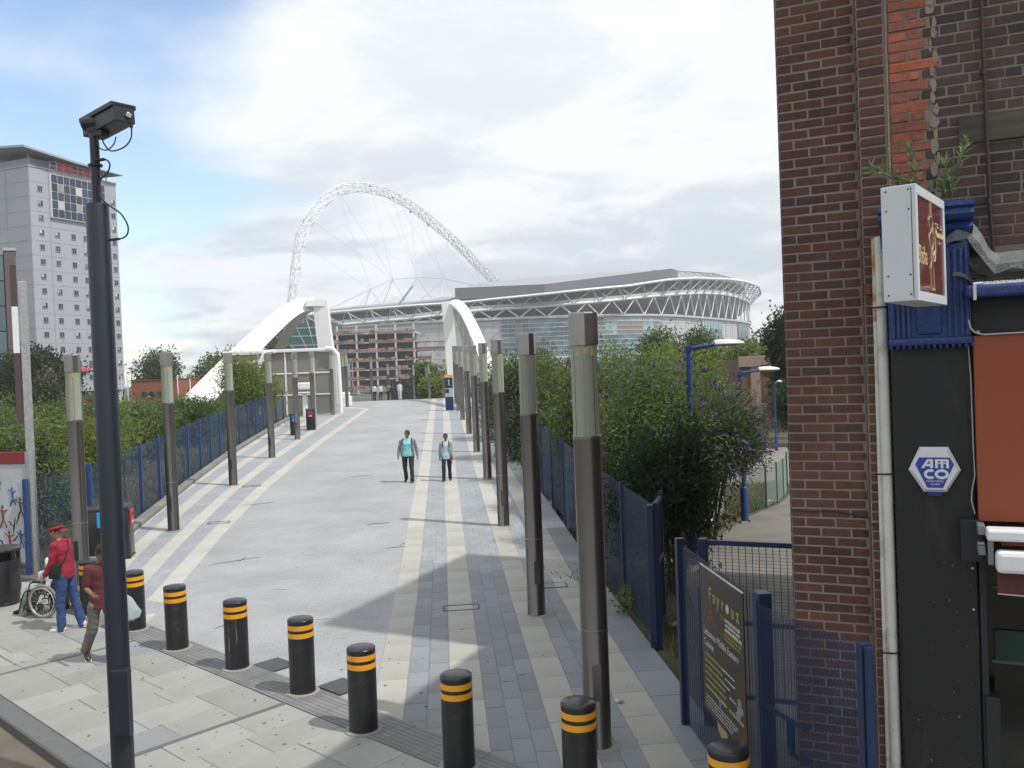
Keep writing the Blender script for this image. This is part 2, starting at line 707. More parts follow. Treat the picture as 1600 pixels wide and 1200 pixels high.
def strip(name, f0, f1, Y0, Y1, step, m, dz=0.0, par=None):
    mb = MB()
    n = max(2, int((Y1 - Y0) / step) + 1)

    def start(f):
        # the paving stops under the edge of the pavement, along the line of the bollards
        y = Y0
        for _ in range(12):
            y = max(Y0, 10.49 + (2.35 - (f(y) + 5.69) * QD.x) / QD.y)
        return y
    sa, sb = start(f0), start(f1)
    vs, fs = [], []
    for i in range(n):
        t = i / (n - 1)
        ya, yb = sa + (Y1 - sa) * t, sb + (Y1 - sb) * t
        vs += [(f0(ya), ya, zr(ya) + dz), (f1(yb), yb, zr(yb) + dz)]
        if i:
            k = 2 * i
            fs.append((k - 2, k - 1, k + 1, k))
    mb.add(vs, fs)
    return mb.build(name, m, par or ramp)


BR = [(-2.15, -1.73, 'c'), (-1.73, -1.16, 'b'), (-1.16, -.72, 'c'), (-.72, 0.0, 'b'), (0.0, .42, 'c'), (.42, .90, 'b'), (.90, 1.35, 'c'), (1.35, 1.86, 'b')]
strip('sett_paving', xL, lambda Y: xB(-2.15, Y), 5, 112, 1.5, M['setts'])
for a, b, t in BR:
    strip('cream_band' if t == 'c' else 'blue_paving', (lambda a: lambda Y: xB(a, Y))(a), (lambda b: lambda Y: xB(b, Y))(b), 5, 112, 1.5,
          M['creamfar'] if t == 'c' else M['bluefar'])
strip('blue_paving', lambda Y: xK(Y), xL, 5, 112, 1.5, M['blueleft'])
def sL(Y): return lerp_tab(Y, [(15, .72), (28, .98), (62, 1.6), (95, 1.75)])
LB = [(0.0, .42), (1.0, .40), (1.95, .40), (2.75, .36)]
M['creamleft'] = brick_mat('cream_band_left', (.44, .43, .39), (.405, .395, .36), (.29, .283, .255), 60, .75, .007, .13, off=0, bump=.2, var=.10, nscale=.9)
for k, w in LB:
    y0 = 15.2 if k < 2 else 19
    f1 = (lambda k: lambda Y: xL(Y) - k * sL(Y))(k)
    f0 = (lambda f1, w: lambda Y: f1(Y) - w)(f1, w)
    yend = 71 - k * 4.5
    strip('cream_band', f0, f1, y0, yend, 1.2, M['creamleft'], .004)
    # the band turns away to the left near the crest
    mb = MB()
    x0, x1 = f0(yend), f1(yend)
    n = 6
    vs = []
    for i in range(n + 1):
        t = i / n
        vs += [(x0 - 3.4 * t, yend + 2.6 * t, zr(yend + 2.6 * t) + .004), (x1 - 3.4 * t + .25 * t, yend + 3.6 * t + .5, zr(yend + 3.6 * t + .5) + .004)]
    vs[1] = (x1, yend, zr(yend) + .004)
    mb.add(vs, [(2 * i, 2 * i + 1, 2 * i + 3, 2 * i + 2) for i in range(n)])
    mb.build('cream_band', M['creamleft'], ramp)
# retaining side faces
for f, nm in ((lambda Y: xR(Y) + .004, 'side_wall'), (lambda Y: xK(Y) - .30, 'side_wall')):
    mb = MB()
    yy = list(np.arange(8 if nm and f(20) > 0 else 21, 112, 2.0))
    vs = []
    for Y in yy:
        vs += [(f(Y), Y, zr(Y)), (f(Y), Y, -4.0)]
    mb.add(vs, [(2 * i, 2 * i + 1, 2 * i + 3, 2 * i + 2) for i in range(len(yy) - 1)])
    mb.build('side_wall', M['conc'], ramp)

# paving units near enough to tell apart
G = .008
def pieces(x0, x1, cols, ln, ya, yb, m, nm, rot, fx, stag=.5, qmin=2.95):
    w = (x1 - x0) / cols
    me = slab_mesh(nm, w - G, ln - G, .016, m, ch=.005, jit=.001)
    for c in range(cols):
        y = ya + (stag * ln * (c % 2)) + random.uniform(0, .1)
        while y < yb:
            xc = fx(x0 + (c + .5) * w, y + ln / 2)
            if qof(xc, y + ln / 2) > qmin - .15:
                yc = y + ln / 2
                sl = (zr(yc + .3) - zr(yc - .3)) / .6
                link(nm, me, ramp, (xc, yc, zr(yc) + .0115 + random.uniform(-.0015, .0015)), (sl, 0, rot))
            y += ln


for a, b, t in BR:
    if t == 'c':
        pieces(a, b, 1, .78, 6.5, 22.5, M['cream'], 'cream_slab', SLP, xB)
pieces(-1.73, -1.16, 2, .58, 6.5, 19, M['slabblue'], 'blue_slab', SLP, xB)
pieces(-.72, 0, 3, .62, 6.5, 18, M['slabblue'], 'blue_slab', SLP, xB)
pieces(.42, .90, 2, .55, 6.5, 17, M['slabblue'], 'blue_slab', SLP, xB)
pieces(1.36, 1.86, 1, .92, 6.5, 22, M['slabblue'], 'blue_slab', SLP, xB)

# raised kerb under the left fence
kerb = thing('kerb', 'low grey stone kerb under the hotel-side blue fence', 'kerb', kind='structure')
km = slab_mesh('kerb_stone', .30, .99, .16, M['kerb'], ch=.02, jit=.003)
y = 20.6
while y < 64:
    dx = (xK(y + .5) - xK(y - .5))
    c = (xK(y) - .15, y, zr(y) + .13)
    link('kerb_stone', km, kerb, c, (zr(y + .5) - zr(y - .5), 0, math.atan(-dx)), (1, math.hypot(1, dx), 1))
    y += 1.0

# narrow tarmac path down the alley on the right
PL = [(9.0, 2.2), (17, 3.2), (23, 5.1), (28.2, 7.3), (32, 9.5), (36, 11.2), (41, 12.6), (60, 16)]
mb = MB()
vs, fs = [], []
yy = list(np.arange(9, 60, .5))
for i, Y in enumerate(yy):
    z = za(Y) + .012
    vs += [(lerp_tab(Y, PL), Y, z), (lerp_tab(Y, PL) + 5.0, Y, z)]
    if i:
        fs.append((2 * i - 2, 2 * i - 1, 2 * i + 1, 2 * i))
mb.add(vs, fs)
tag(mb.build('path', M['asphalt']), 'grey tarmac path running down the alley beside the brick building', 'path', kind='structure')
M['lot'] = mat('pale_tarmac', (.185, .175, .16), .9, var=.15, scale=.6)
mb = MB()
mb.add([(7.5, 40, -1.44), (13.5, 40, -1.44), (19, 62, -2.03), (11, 62, -2.03)], [(0, 1, 2, 3)])
tag(mb.build('car_park_surface', M['lot']), 'pale empty tarmac yard behind the green chain-link fence', 'yard', kind='structure')

# inspection covers, chewing gum and stains trodden into the paving
mb = MB()
for (x, y, w, l, rot) in ((-1.05, 15.6, .62, .34, SLP), (.62, 16.9, .55, .35, SLP), (-8.3, 24.6, .55, .3, .14), (-9.4, 31.5, .6, .3, .12)):
    z = zr(y) + .0165
    for sx, sy, dx, dy in ((0, 1, w, .025), (0, -1, w, .025), (1, 0, .025, l), (-1, 0, .025, l)):
        T_ = Matrix.Translation((x, y, z)) @ Matrix.Rotation(rot, 4, 'Z')
        mb.box((sx * w / 2, sy * l / 2, 0), (dx, dy, .006), T_)
mb.build('inspection_cover_frame', M['mortar'], ramp)
M['gum'] = mat('trodden_gum', (.11, .108, .10), .9, var=.2, isl=.4)
rg_ = np.random.default_rng(17)
mb = MB()
for k in range(520):
    if k < 240:
        q = pq(rg_.uniform(-9, 8), rg_.uniform(.15, 2.35))
        x, y, z = q.x, q.y, .0195
    else:
        y = rg_.uniform(8, 26)
        x = rg_.uniform(-7, xR(y) - .1)
        if qof(x, y) < 3.1:
            continue
        z = zr(y) + (.0135 if xB(-2.15, y) < x else .002)
    r_ = rg_.uniform(.008, .022)
    mb.lathe([(r_, 0), (r_ * .8, .0022)], 7, Matrix.Translation((x, y, z)) @ Matrix.Scale(rg_.uniform(.7, 1.4), 4, Vector((1, 0, 0))))
tag(mb.build('gum_spots', M['gum']), 'dark spots of chewing gum trodden into the paving', 'gum', kind='stuff')

# short dark cracks and lifted joints in the setts
mb = MB()
rc = random.Random(12)
for (x, y, L_, a) in ((-8.6, 27.4, .9, .3), (-8.0, 27.6, .5, .2), (-6.9, 19.6, 1.2, .55), (-6.3, 19.9, .4, 1.4), (-3.1, 20.6, .8, .35), (-2.8, 20.9, .4, .9), (-3.6, 15.2, .7, .1), (-5.0, 17.4, .9, -.2), (-4.0, 23.5, .6, .2), (-6.2, 33.0, .9, .3), (-5.2, 14.9, .5, 1.0)):
    pts = []
    for k in range(6):
        pts.append((x, y, zr(y) + .003))
        x += L_ / 5 * math.cos(a) + rc.uniform(-.02, .02)
        y += L_ / 5 * math.sin(a) + rc.uniform(-.04, .04)
    mb.tube(pts, [.003, .008, .011, .009, .007, .003], 4)
tag(mb.build('paving_cracks', M['mortar']), 'short dark cracks in the grey setts of the ramp', 'cracks', kind='stuff')

# ------------------------------------------------------------------ brick shop building on the right
M['brick'] = None


def unit_brick_mat(name, stops, rough=.8, bump=.35):
    m = bpy.data.materials.new(name)
    m.use_nodes = True
    nt = m.node_tree
    b = nt.nodes['Principled BSDF']
    L = nt.links.new
    oi = nt.nodes.new('ShaderNodeObjectInfo')
    ge = nt.nodes.new('ShaderNodeNewGeometry')
    ad = nt.nodes.new('ShaderNodeMath')
    ad.operation = 'ADD'
    L(oi.outputs['Random'], ad.inputs[0])
    L(ge.outputs['Random Per Island'], ad.inputs[1])
    fr = nt.nodes.new('ShaderNodeMath')
    fr.operation = 'FRACT'
    L(ad.outputs[0], fr.inputs[0])
    cr = nt.nodes.new('ShaderNodeValToRGB')
    e = cr.color_ramp.elements
    for i, (p, c) in enumerate(stops):
        if i < 2:
            e[i].position = p
            e[i].color = (*c, 1)
        else:
            x = e.new(p)
            x.color = (*c, 1)
    L(fr.outputs[0], cr.inputs[0])
    tcn = nt.nodes.new('ShaderNodeTexCoord')
    vt = nt.nodes.new('ShaderNodeVectorTransform')
    vt.vector_type = 'POINT'
    vt.convert_from = 'OBJECT'
    vt.convert_to = 'WORLD'
    L(tcn.outputs['Object'], vt.inputs[0])
    n1 = nt.nodes.new('ShaderNodeTexNoise')
    n1.inputs['Scale'].default_value = 22
    n1.inputs['Detail'].default_value = 6
    n1.inputs['Roughness'].default_value = .7
    L(vt.outputs[0], n1.inputs['Vector'])
    n2 = nt.nodes.new('ShaderNodeTexNoise')
    n2.inputs['Scale'].default_value = 1.1
    n2.inputs['Detail'].default_value = 5
    L(vt.outputs[0], n2.inputs['Vector'])
    mu = nt.nodes.new('ShaderNodeMath')
    mu.operation = 'ADD'
    L(n1.outputs[0], mu.inputs[0])
    L(n2.outputs[0], mu.inputs[1])
    mr = nt.nodes.new('ShaderNodeMapRange')
    L(mu.outputs[0], mr.inputs[0])
    mr.inputs[1].default_value, mr.inputs[2].default_value = .7, 1.3
    mr.inputs[3].default_value, mr.inputs[4].default_value = .62, 1.38
    vm = nt.nodes.new('ShaderNodeVectorMath')
    vm.operation = 'SCALE'
    L(cr.outputs[0], vm.inputs[0])
    L(mr.outputs[0], vm.inputs['Scale'])
    L(vm.outputs[0], b.inputs['Base Color'])
    b.inputs['Roughness'].default_value = rough
    bn = nt.nodes.new('ShaderNodeBump')
    bn.inputs['Strength'].default_value = bump
    bn.inputs['Distance'].default_value = .004
    L(n1.outputs[0], bn.inputs['Height'])
    L(bn.outputs[0], b.inputs['Normal'])
    return m


M['brickpier'] = unit_brick_mat('purple_brown_brick', [(0, (.100, .044, .033)), (1, (.118, .050, .035)), (.25, (.066, .037, .031)), (.5, (.130, .053, .037)), (.75, (.085, .041, .033))])
M['brickmain'] = unit_brick_mat('dark_brown_brick', [(0, (.070, .046, .040)), (1, (.085, .056, .047)), (.3, (.042, .034, .032)), (.55, (.095, .058, .046)), (.8, (.058, .042, .038))])
M['brickred'] = unit_brick_mat('red_brick', [(0, (.36, .105, .06)), (1, (.31, .10, .062)), (.3, (.42, .12, .065)), (.6, (.33, .11, .075)), (.85, (.25, .095, .07))], bump=.8)
M['pointing'] = mat('brick_mortar', (.27, .225, .20), .95, var=.25, scale=10, bump=.5, bscale=120, col2=(.20, .165, .15), cthr=(.4, .65), cscale=2.5)
M['pointlight'] = mat('smeared_mortar', (.30, .255, .20), .95, var=.3, scale=14, bump=.8, bscale=60)

TH = math.radians(24)
bld = thing('brick_shop_building', 'dark brick corner building with red brick patch and blue painted shop corbel', 'building', (2.2, 7.1, 0), -TH)
# local axes of the building: x along the front, -y towards the street, z up


def fbox(a, b, ch=0.0, mb=None):
    mb = mb or MB()
    return mb.bbox(a, b, ch)


core = MB()
core.bbox((.004, .004, -.3), (.595, 4.2, 7.62))           # mortar faces stand 6 mm behind the bricks
core.bbox((.600, -.086, -.3), (.797, 4.2, 7.62))
core.bbox((.797, -.078, 4.60), (7.6, 4.2, 7.62))
core.bbox((.797, .90, -.3), (7.6, 4.2, 4.60))
core.bbox((.80, -.06, -.3), (1.32, .90, 4.60))
core.build('wall', M['pointing'], bld)
# left flank (alley side) and coping, out of view of the street but solid
M['flank'] = brick_mat('flank_brick', (.12, .05, .042), (.09, .045, .04), (.2, .165, .15), .225, .075, .009, math.pi / 2, plane='XZ')
mb = MB()
mb.bbox((-.012, .06, -.3), (.0035, 4.2, 7.62))
mb.bbox((-.012, 4.2, -.3), (7.6, 9.6, 12.8))  # unseen rear block, made tall to cast shade on the ramp
mb.build('flank_and_shade_block', M['flank'], bld)
MB().bbox((-.1, -.16, 7.625), (7.7, 4.19, 7.74), .01).build('coping', M['conc'], bld)


def brick_me(name, w, m, h=.0615, dep=.05, rough=.0016):
    x, z = w / 2, h / 2
    c = .004
    j = lambda: random.uniform(-rough, rough)
    vs = [(-x, dep, -z), (x, dep, -z), (x, dep, z), (-x, dep, z),
          (-x + j(), c, -z + j()), (x + j(), c, -z + j()), (x + j(), c, z + j()), (-x + j(), c, z + j()),
          (-x + c + j(), j(), -z + c + j()), (x - c + j(), j(), -z + c + j()), (x - c + j(), j(), z - c + j()), (-x + c + j(), j(), z - c + j())]
    fs = [(8, 9, 10, 11)]
    for a in range(4):
        b = (a + 1) % 4
        fs += [(a, b, b + 4, a + 4), (a + 4, b + 4, b + 8, a + 8)]
    return vs, fs, m


VAR = {}


def bvar(w, m, rough):
    key = (round(w, 3), m.name, rough)
    if key not in VAR:
        VAR[key] = []
        for i in range(4):
            vs, fs, _ = brick_me('brick', w, m, rough=rough)
            mb = MB()
            mb.add(vs, fs)
            VAR[key].append((mb.mesh('brick', m), vs, fs))
    return random.choice(VAR[key])


bricks = []      # (priority, u, v, z, width, material, roughness, axis)
GAP = .014
for c in range(112):
    z = .26 + c * .075
    if z > 7.58:
        break
    # left pier, stretcher bond
    u = 0.0
    first = .225 / 2 if c % 2 else .225
    ws = [first]
    while sum(ws) < .58 - .02:
        ws.append(min(.225, .58 - sum(ws)))
    for w in ws:
        vis = 1.0 if 1.0 < z < 7.15 else 0
        bricks.append((vis * (2 + (z > 2.2) * 1 + z * .01) * (w > .05), u + w / 2, 0.0, z, w - GAP, 'brickpier', .0022, 0))
        u += w
    # strip beside it, standing 90 mm proud, and its return face
    bricks.append((.5 + (1.0 < z < 7.0) * 1.4, .60 + .095, -.09, z, .19 - GAP, 'brickpier', .003, 0))
    # rough red quoin
    if z > 4.95:
        edge = [1.115, 1.085, 1.125, 1.075][c % 4] + random.uniform(-.015, .02) + (.05 if random.random() < .15 else 0)
        if c % 2:
            bricks.append((6, (.815 + edge) / 2, -.088, z, edge - .815 - GAP, 'brickred', .0055, 0))
        else:
            a = .815 + .135 + random.uniform(-.012, .012)
            bricks.append((6, (.815 + a) / 2, -.086, z, a - .815 - GAP, 'brickred', .006, 0))
            b_ = a + .085 + random.uniform(-.01, .015)
            bricks.append((6, (a + b_) / 2 + .004, -.087, z, b_ - a - GAP, 'brickred', .006, 0))
            if edge - b_ > .06:
                bricks.append((4, (edge + b_) / 2 + .01, -.085, z, edge - b_ - GAP, 'brickmain', .004, 0))
        # dark main wall, flemish-like bond
        u = edge + .012 + random.uniform(0, .012)
        t = c % 3
        k = 0
        tgt = [.12, .24, .18][t]
        while u < 2.3:
            w = tgt if k == 0 else (.1125 if (k + c) % 3 == 0 else .225)
            bricks.append((8 if u < 1.75 and z < 7.0 else 0, u + w / 2, -.082, z, w - GAP * .8, 'brickmain', .0018, 0))
            u += w
            k += 1
bricks.sort(key=lambda b: -b[0])
rest = {}
# the joint face of the proud return
ret = MB()
for i, (pr, u, v, z, w, mk, ro, ax) in enumerate(bricks):
    me, vs, fs = bvar(w, M[mk], ro)
    if i < 300:
        link('brick', me, bld, (u + random.uniform(-.002, .002), v + random.uniform(-.0015, .0015), z + random.uniform(-.0018, .0018)), (0, random.uniform(-.007, .007), random.uniform(-.006, .006)))
    else:
        mbx = rest.setdefault(mk, MB())
        mbx.add([(x + u, y + v, q + z) for x, y, q in vs], fs)
for c in range(112):                       # header faces of the return between pier and strip
    z = .26 + c * .075
    if z < 7.58:
        rest['brickpier'].bbox((.588, -.086, z - .0325), (.602, -.004, z + .0325), .002)
for mk, mbx in rest.items():
    mbx.build('brick', M[mk], bld, kind='stuff')
# mortar smeared over the edge of the red patch
mb = MB()
for c in range(40):
    z = 5.0 + c * .09 + random.uniform(-.02, .02)
    if z < 7.5:
        w = random.uniform(.012, .03)
        x = 1.125 + random.uniform(-.025, .02)
        n = 7
        poly = [(x + w * (1 + random.uniform(-.35, .35)) * math.cos(2 * math.pi * k / n), z + .05 * (1 + random.uniform(-.35, .35)) * math.sin(2 * math.pi * k / n)) for k in range(n)]
        mb.prism(poly, .0, .012, Matrix.Translation((0, -.078, 0)) @ Matrix.Rotation(math.pi / 2, 4, 'X'))
mb.bbox((.800, -.094, 4.9), (.814, -.06, 7.6), .003)
mb.build('smeared_mortar', M['pointlight'], bld)

M['mainfar'] = brick_mat('dark_brick_courses', (.085, .055, .045), (.06, .043, .038), (.22, .18, .16), .225, .075, .011, 0, plane='XZ')
MB().bbox((2.36, -.082, 4.88), (7.6, -.06, 7.6)).build('brick_courses', M['mainfar'], bld)

# boarded patch, iron conduit
M['oldwood'] = mat('weathered_board', (.075, .066, .055), .9, var=.35, scale=4, bump=.5, bscale=60, stretch=(1, 1, 12), col2=(.14, .11, .075), cthr=(.52, .7), cscale=1.2)
M['iron'] = mat('rusted_iron', (.045, .033, .028), .7, metal=.3, var=.3, scale=20, bump=.3, bscale=90)
fbox((1.275, -.115, 5.705), (2.25, -.083, 5.905), .005).build('timber_board', M['oldwood'], bld)
mb = MB()
mb.tube([(1.425, -.125, 7.6), (1.44, -.125, 6.7), (1.46, -.125, 5.2), (1.475, -.125, 4.87)], .014, 8)
mb.tube([(1.455, -.105, 5.26), (1.30, -.105, 5.26)], .009, 6)
for z in (5.27, 6.2, 7.1):
    mb.tube([(1.452 - (z - 5.27) * .012, -.125, z - .02), (1.452 - (z - 5.27) * .012, -.125, z + .02)], .022, 8)
mb.build('conduit_pipe', M['iron'], bld, smooth=True)
mb = MB()
mb.tube([(.0, -.006, 2.985), (.15, -.010, 2.975), (.33, -.008, 2.982), (.58, -.012, 2.94), (.60, -.100, 2.90), (.74, -.102, 2.90)], .006, 6)
mb.build('black_cable', mat('cable_black', (.02, .02, .02), .6), bld)
mb = MB()
for i in range(2):
    mb.lathe([(.055, 0), (.05, .012), (.012, .014), (.012, .03)], 14, Matrix.Translation((.655, -.098, 4.70)) @ Matrix.Rotation(math.pi / 2, 4, 'X'))
mb.bbox((.60, -.112, 4.66), (.71, -.098, 4.74), .004)
mb.build('tie_plate', mat('rust_plate', (.14, .055, .04), .8, var=.3, scale=30), bld)

# blue painted corbel bracket with cornice, fluted front
M['bluepaint'] = mat('blue_gloss_paint', (.016, .042, .175), .38, var=.22, scale=7, bump=.5, bscale=30, col2=(.012, .03, .14), cthr=(.55, .75), cscale=4)
mb = MB()
prof = [(0, 5.26), (.30, 5.26), (.30, 5.225), (.27, 5.21), (.285, 5.17), (.25, 5.14), (.20, 5.12), (.235, 5.08), (.19, 5.04), (.17, 4.98), (0, 4.98)]
for x0, x1, s in ((.72, 1.345, 1.0),):
    vs = []
    for yv, z in prof:
        vs += [(x0 + .03 * (1 - yv / .3), -.10 - yv, z), (x1 - .03 * (1 - yv / .3), -.10 - yv, z)]
    n = len(prof)
    fs = [(2 * i, 2 * i + 1, 2 * i + 3, 2 * i + 2) for i in range(n - 1)]
    fs.append(tuple(2 * i for i in range(n)))
    fs.append(tuple(2 * i + 1 for i in reversed(range(n))))
    mb.add(vs, fs)
mb.build('corbel_cornice', M['bluepaint'], bld)
mb = MB()
mb.bbox((.77, -.30, 4.25), (1.31, -.09, 4.98), .012)
mb.build('corbel_body', M['bluepaint'], bld)
mb = MB()
for x in (.80, .835, .87, .905):
    mb.tube([(x, -.305, 4.31), (x, -.305, 4.93)], .014, 8)
for x in (1.17, 1.21, 1.25, 1.285):
    mb.tube([(x, -.305, 4.31), (x, -.305, 4.93)], .014, 8)
mb.bbox((.765, -.325, 4.255), (1.315, -.29, 4.305), .01)
mb.bbox((.955, -.325, 4.33), (1.12, -.285, 4.93), .02)
mb.ball((1.035, -.325, 4.62), (.06, .03, .09))
for k in range(14):
    mb.ball((.785 + k * .0405, -.30, 4.245), (.016, .02, .02), seg=6, rings=4)
mb.build('corbel_flute', M['bluepaint'], bld, smooth=True)

# lead flashing with curled felt, gutter
M['lead'] = mat('grey_lead', (.16, .175, .175), .65, metal=.15, var=.3, scale=10, bump=.8, bscale=60)
M['felt'] = mat('dark_roof_felt', (.055, .058, .058), .85, var=.3, scale=14, bump=.6, bscale=120)
mb = MB()
sec = [(1.19, 5.03), (1.24, 5.06), (1.33, 5.05), (1.39, 4.97), (1.44, 4.86), (1.50, 4.81), (1.60, 4.815), (1.75, 4.82), (5.6, 4.82)]
vs = []
for k, (x, z) in enumerate(sec):
    d = .32 + .03 * math.sin(k * 2.1)
    vs += [(x, -.09, z + .09), (x + .01, -.20, z + .055 + .02 * math.sin(k)), (x - .02, -d, z - .01), (x - .035, -d - .01, z - .05 - .03 * (k % 2)), (x - .03, -d + .015, z - .075), (x, -.09, z - .05)]
n = len(sec)
fs = []
for i in range(n - 1):
    for k in range(6):
        k2 = (k + 1) % 6
        fs.append((i * 6 + k, (i + 1) * 6 + k, (i + 1) * 6 + k2, i * 6 + k2))
fs.append(tuple(range(5, -1, -1)))
mb.add(vs, [tuple(reversed(f)) for f in fs])
mb.build('lead_flashing', M['lead'], bld)
mb = MB()
for (a, b, c_) in (((1.17, 4.95), (1.36, 4.80), .30), ((1.20, 4.86), (1.42, 4.70), .26), ((1.19, 4.78), (1.36, 4.69), .33)):
    vs = []
    for t in range(5):
        f = t / 4
        x = a[0] + (b[0] - a[0]) * f
        z = a[1] + (b[1] - a[1]) * f + .015 * math.sin(f * 9 + a[0] * 30)
        vs += [(x, -.10, z + .03), (x + .01, -c_, z), (x + .005, -c_ - .01, z - .03)]
    mb.add(vs, [(3 * t + k, 3 * t + k + 1, 3 * t + k + 4, 3 * t + k + 3) for t in range(4) for k in range(2)])
mb.build('torn_felt', M['felt'], bld)
mb = MB()
mb.bbox((1.27, -.46, 4.57), (5.6, -.09, 4.655), .02)
mb.build('gutter', M['bluepaint'], bld)
M['crumple'] = mat('crumpled_plastic', (.62, .64, .66), .35, var=.15, scale=12)
mb = MB()
pts = []
for k in range(30):
    x = 1.39 + k * .012
    mb.tube([(x, -.40, 4.655), (x + .004, -.40, 4.672 + .006 * math.sin(k * 2.3))], [.02, .016], 6)
mb.tube([(1.32, -.41, 4.664), (1.38, -.40, 4.668)], .012, 6)
mb.build('white_hose', M['crumple'], bld)
mb = MB()
mb.bbox((1.315, -.468, 4.55), (1.335, -.455, 4.66), .002)
mb.build('gutter_bracket', M['crumple'], bld)

# black painted pilaster, recessed frieze, doorway
M['blackp'] = mat('black_paint', (.0065, .0072, .0085), .5, var=.35, scale=5, bump=.35, bscale=35, col2=(.028, .027, .026), cthr=(.56, .72), cscale=5, stretch=(1, 1, .22))
M['blackp2'] = mat('black_board', (.013, .014, .017), .55, var=.3, scale=5, bump=.2, bscale=25)
M['flake'] = mat('pale_scuff', (.20, .19, .18), .9, var=.4, scale=30)
fbox((.775, -.22, .02), (1.31, -.085, 4.245), .012).build('pilaster', M['blackp'], bld)
MB().bbox((5.65, -.10, -.1), (7.6, .9, 4.87)).build('end_pier', M['blackp'], bld)
fbox((1.315, -.20, 4.32), (5.6, -.085, 4.57), .006).build('frieze_board', M['blackp2'], bld)
mb = MB()
for k in range(60):
    u = random.uniform(.80, 1.29)
    z = abs(random.gauss(0, .75)) + .75 if k % 3 else random.uniform(.8, 3.0)
    if random.random() < .5 and abs(u - 1.05) < .12:
        u += .15
    s = random.choice((.0015, .002, .003, .0055)) * random.uniform(.7, 1.2)
    n = 6
    poly = [(u + s * random.uniform(.4, 1.3) * math.cos(2 * math.pi * q / n), z + s * random.uniform(.5, 2.2) * math.sin(2 * math.pi * q / n)) for q in range(n)]
    mb.prism(poly, 0, .002, Matrix.Translation((0, -.2195, 0)) @ Matrix.Rotation(math.pi / 2, 4, 'X'))
mb.build('paint_scuff', M['flake'], bld)
mb = MB()
mb.bbox((1.315, -.24, .02), (1.36, -.05, 2.70), .006)
mb.bbox((1.33, -.27, .9), (1.425, -.12, 1.72), .008)
mb.bbox((1.315, -.10, .02), (1.62, .02, .9), .008)
mb.build('door_surround', M['blackp2'], bld)
mb = MB()
for z in (2.63, 2.33):
    mb.lathe([(.009, 0), (.009, .004), (.004, .007)], 10, Matrix.Translation((1.275, -.221, z)) @ Matrix.Rotation(math.pi / 2, 4, 'X'))
mb.build('screw', mat('zinc', (.5, .5, .5), .4, metal=.6), bld)
M['steel_bar'] = mat('grey_bar', (.10, .105, .10), .4, metal=.5)
M['darkglass'] = mat('dark_shop_glass', (.006, .009, .008), .08, var=.2, scale=1, spec=.5)
mb = MB()
mb.bbox((1.36, .03, .9), (5.6, .05, 2.72))
mb.build('shop_window', M['darkglass'], bld)
for a_, b_ in (((1.40, .01, 1.88), (5.6, .028, 1.905)), ((1.42, .01, 2.44), (5.6, .028, 2.455))):
    MB().bbox(a_, b_, .002).build('glazing_bar', M['steel_bar'], bld)
M['insideg'] = mat('green_interior', (.012, .035, .028), .7)
MB().bbox((1.42, .004, 1.905), (5.6, .027, 2.13)).build('window_film', M['insideg'], bld)

# orange fascia panel with wood-grain laminate
M['orange'] = mat('orange_laminate', (.275, .064, .026), .6, var=.13, scale=6, stretch=(1, 1, 26), bump=.05, bscale=60)
fbox((1.318, -.31, 2.99), (5.6, -.235, 4.305), .003).build('fascia_panel', M['orange'], bld)

# awning cassettes
M['whitemetal'] = mat('white_powdercoat', (.72, .74, .76), .35, var=.06, scale=9)
M['maroon'] = mat('maroon_canvas', (.085, .022, .018), .85, var=.2, scale=20, bump=.3, bscale=200)
awn = thing('awning', 'retracted awning in white cassettes below the orange panel', 'awning', bld.location, -TH)
fbox((1.345, -.62, 2.905), (5.6, -.46, 2.985), .018).build('cassette', M['whitemetal'], awn)
fbox((1.395, -.66, 2.695), (5.6, -.54, 2.845), .03).build('front_rail', M['whitemetal'], awn)
mb = MB()
mb.bbox((1.30, -.50, 2.925), (1.345, -.31, 2.99), .004)
mb.bbox((1.30, -.50, 2.785), (1.345, -.31, 2.85), .004)
mb.bbox((1.355, -.55, 2.73), (1.39, -.50, 2.905), .004)
mb.build('bracket', mat('grey_bracket', (.23, .24, .25), .5, metal=.5, var=.2), awn)
mb = MB()
mb.bbox((1.20, -.33, 2.70), (1.34, -.222, 3.0), .006)
mb.build('arm_box', M['blackp2'], awn)
vs = []
for i in range(17):
    x = 1.40 + i * .26
    vs += [(x, -.60, 2.70), (x, -.62, 2.555 - .012 * abs(math.sin(i * .9)))]
mb = MB()
mb.add(vs, [(2 * i, 2 * i + 1, 2 * i + 3, 2 * i + 2) for i in range(16)])
mb.add([(x, y - .003, z) for x, y, z in vs], [(2 * i, 2 * i + 2, 2 * i + 3, 2 * i + 1) for i in range(16)])
mb.build('valance', M['maroon'], awn)
mb = MB()
mb.tube([(1.40 + i * .26, -.622, 2.553 - .012 * abs(math.sin(i * .9))) for i in range(17)], .005, 5)
mb.bbox((1.60, -.626, 2.58), (1.72, -.6235, 2.65))
mb.build('valance_trim', mat('pale_trim', (.45, .4, .38), .8), awn)
mb = MB()
mb.bbox((1.44, -.50, 2.855), (5.6, -.35, 2.90), .01)
mb.build('rolled_canvas', mat('orange_canvas', (.30, .07, .04), .85, var=.2), awn)

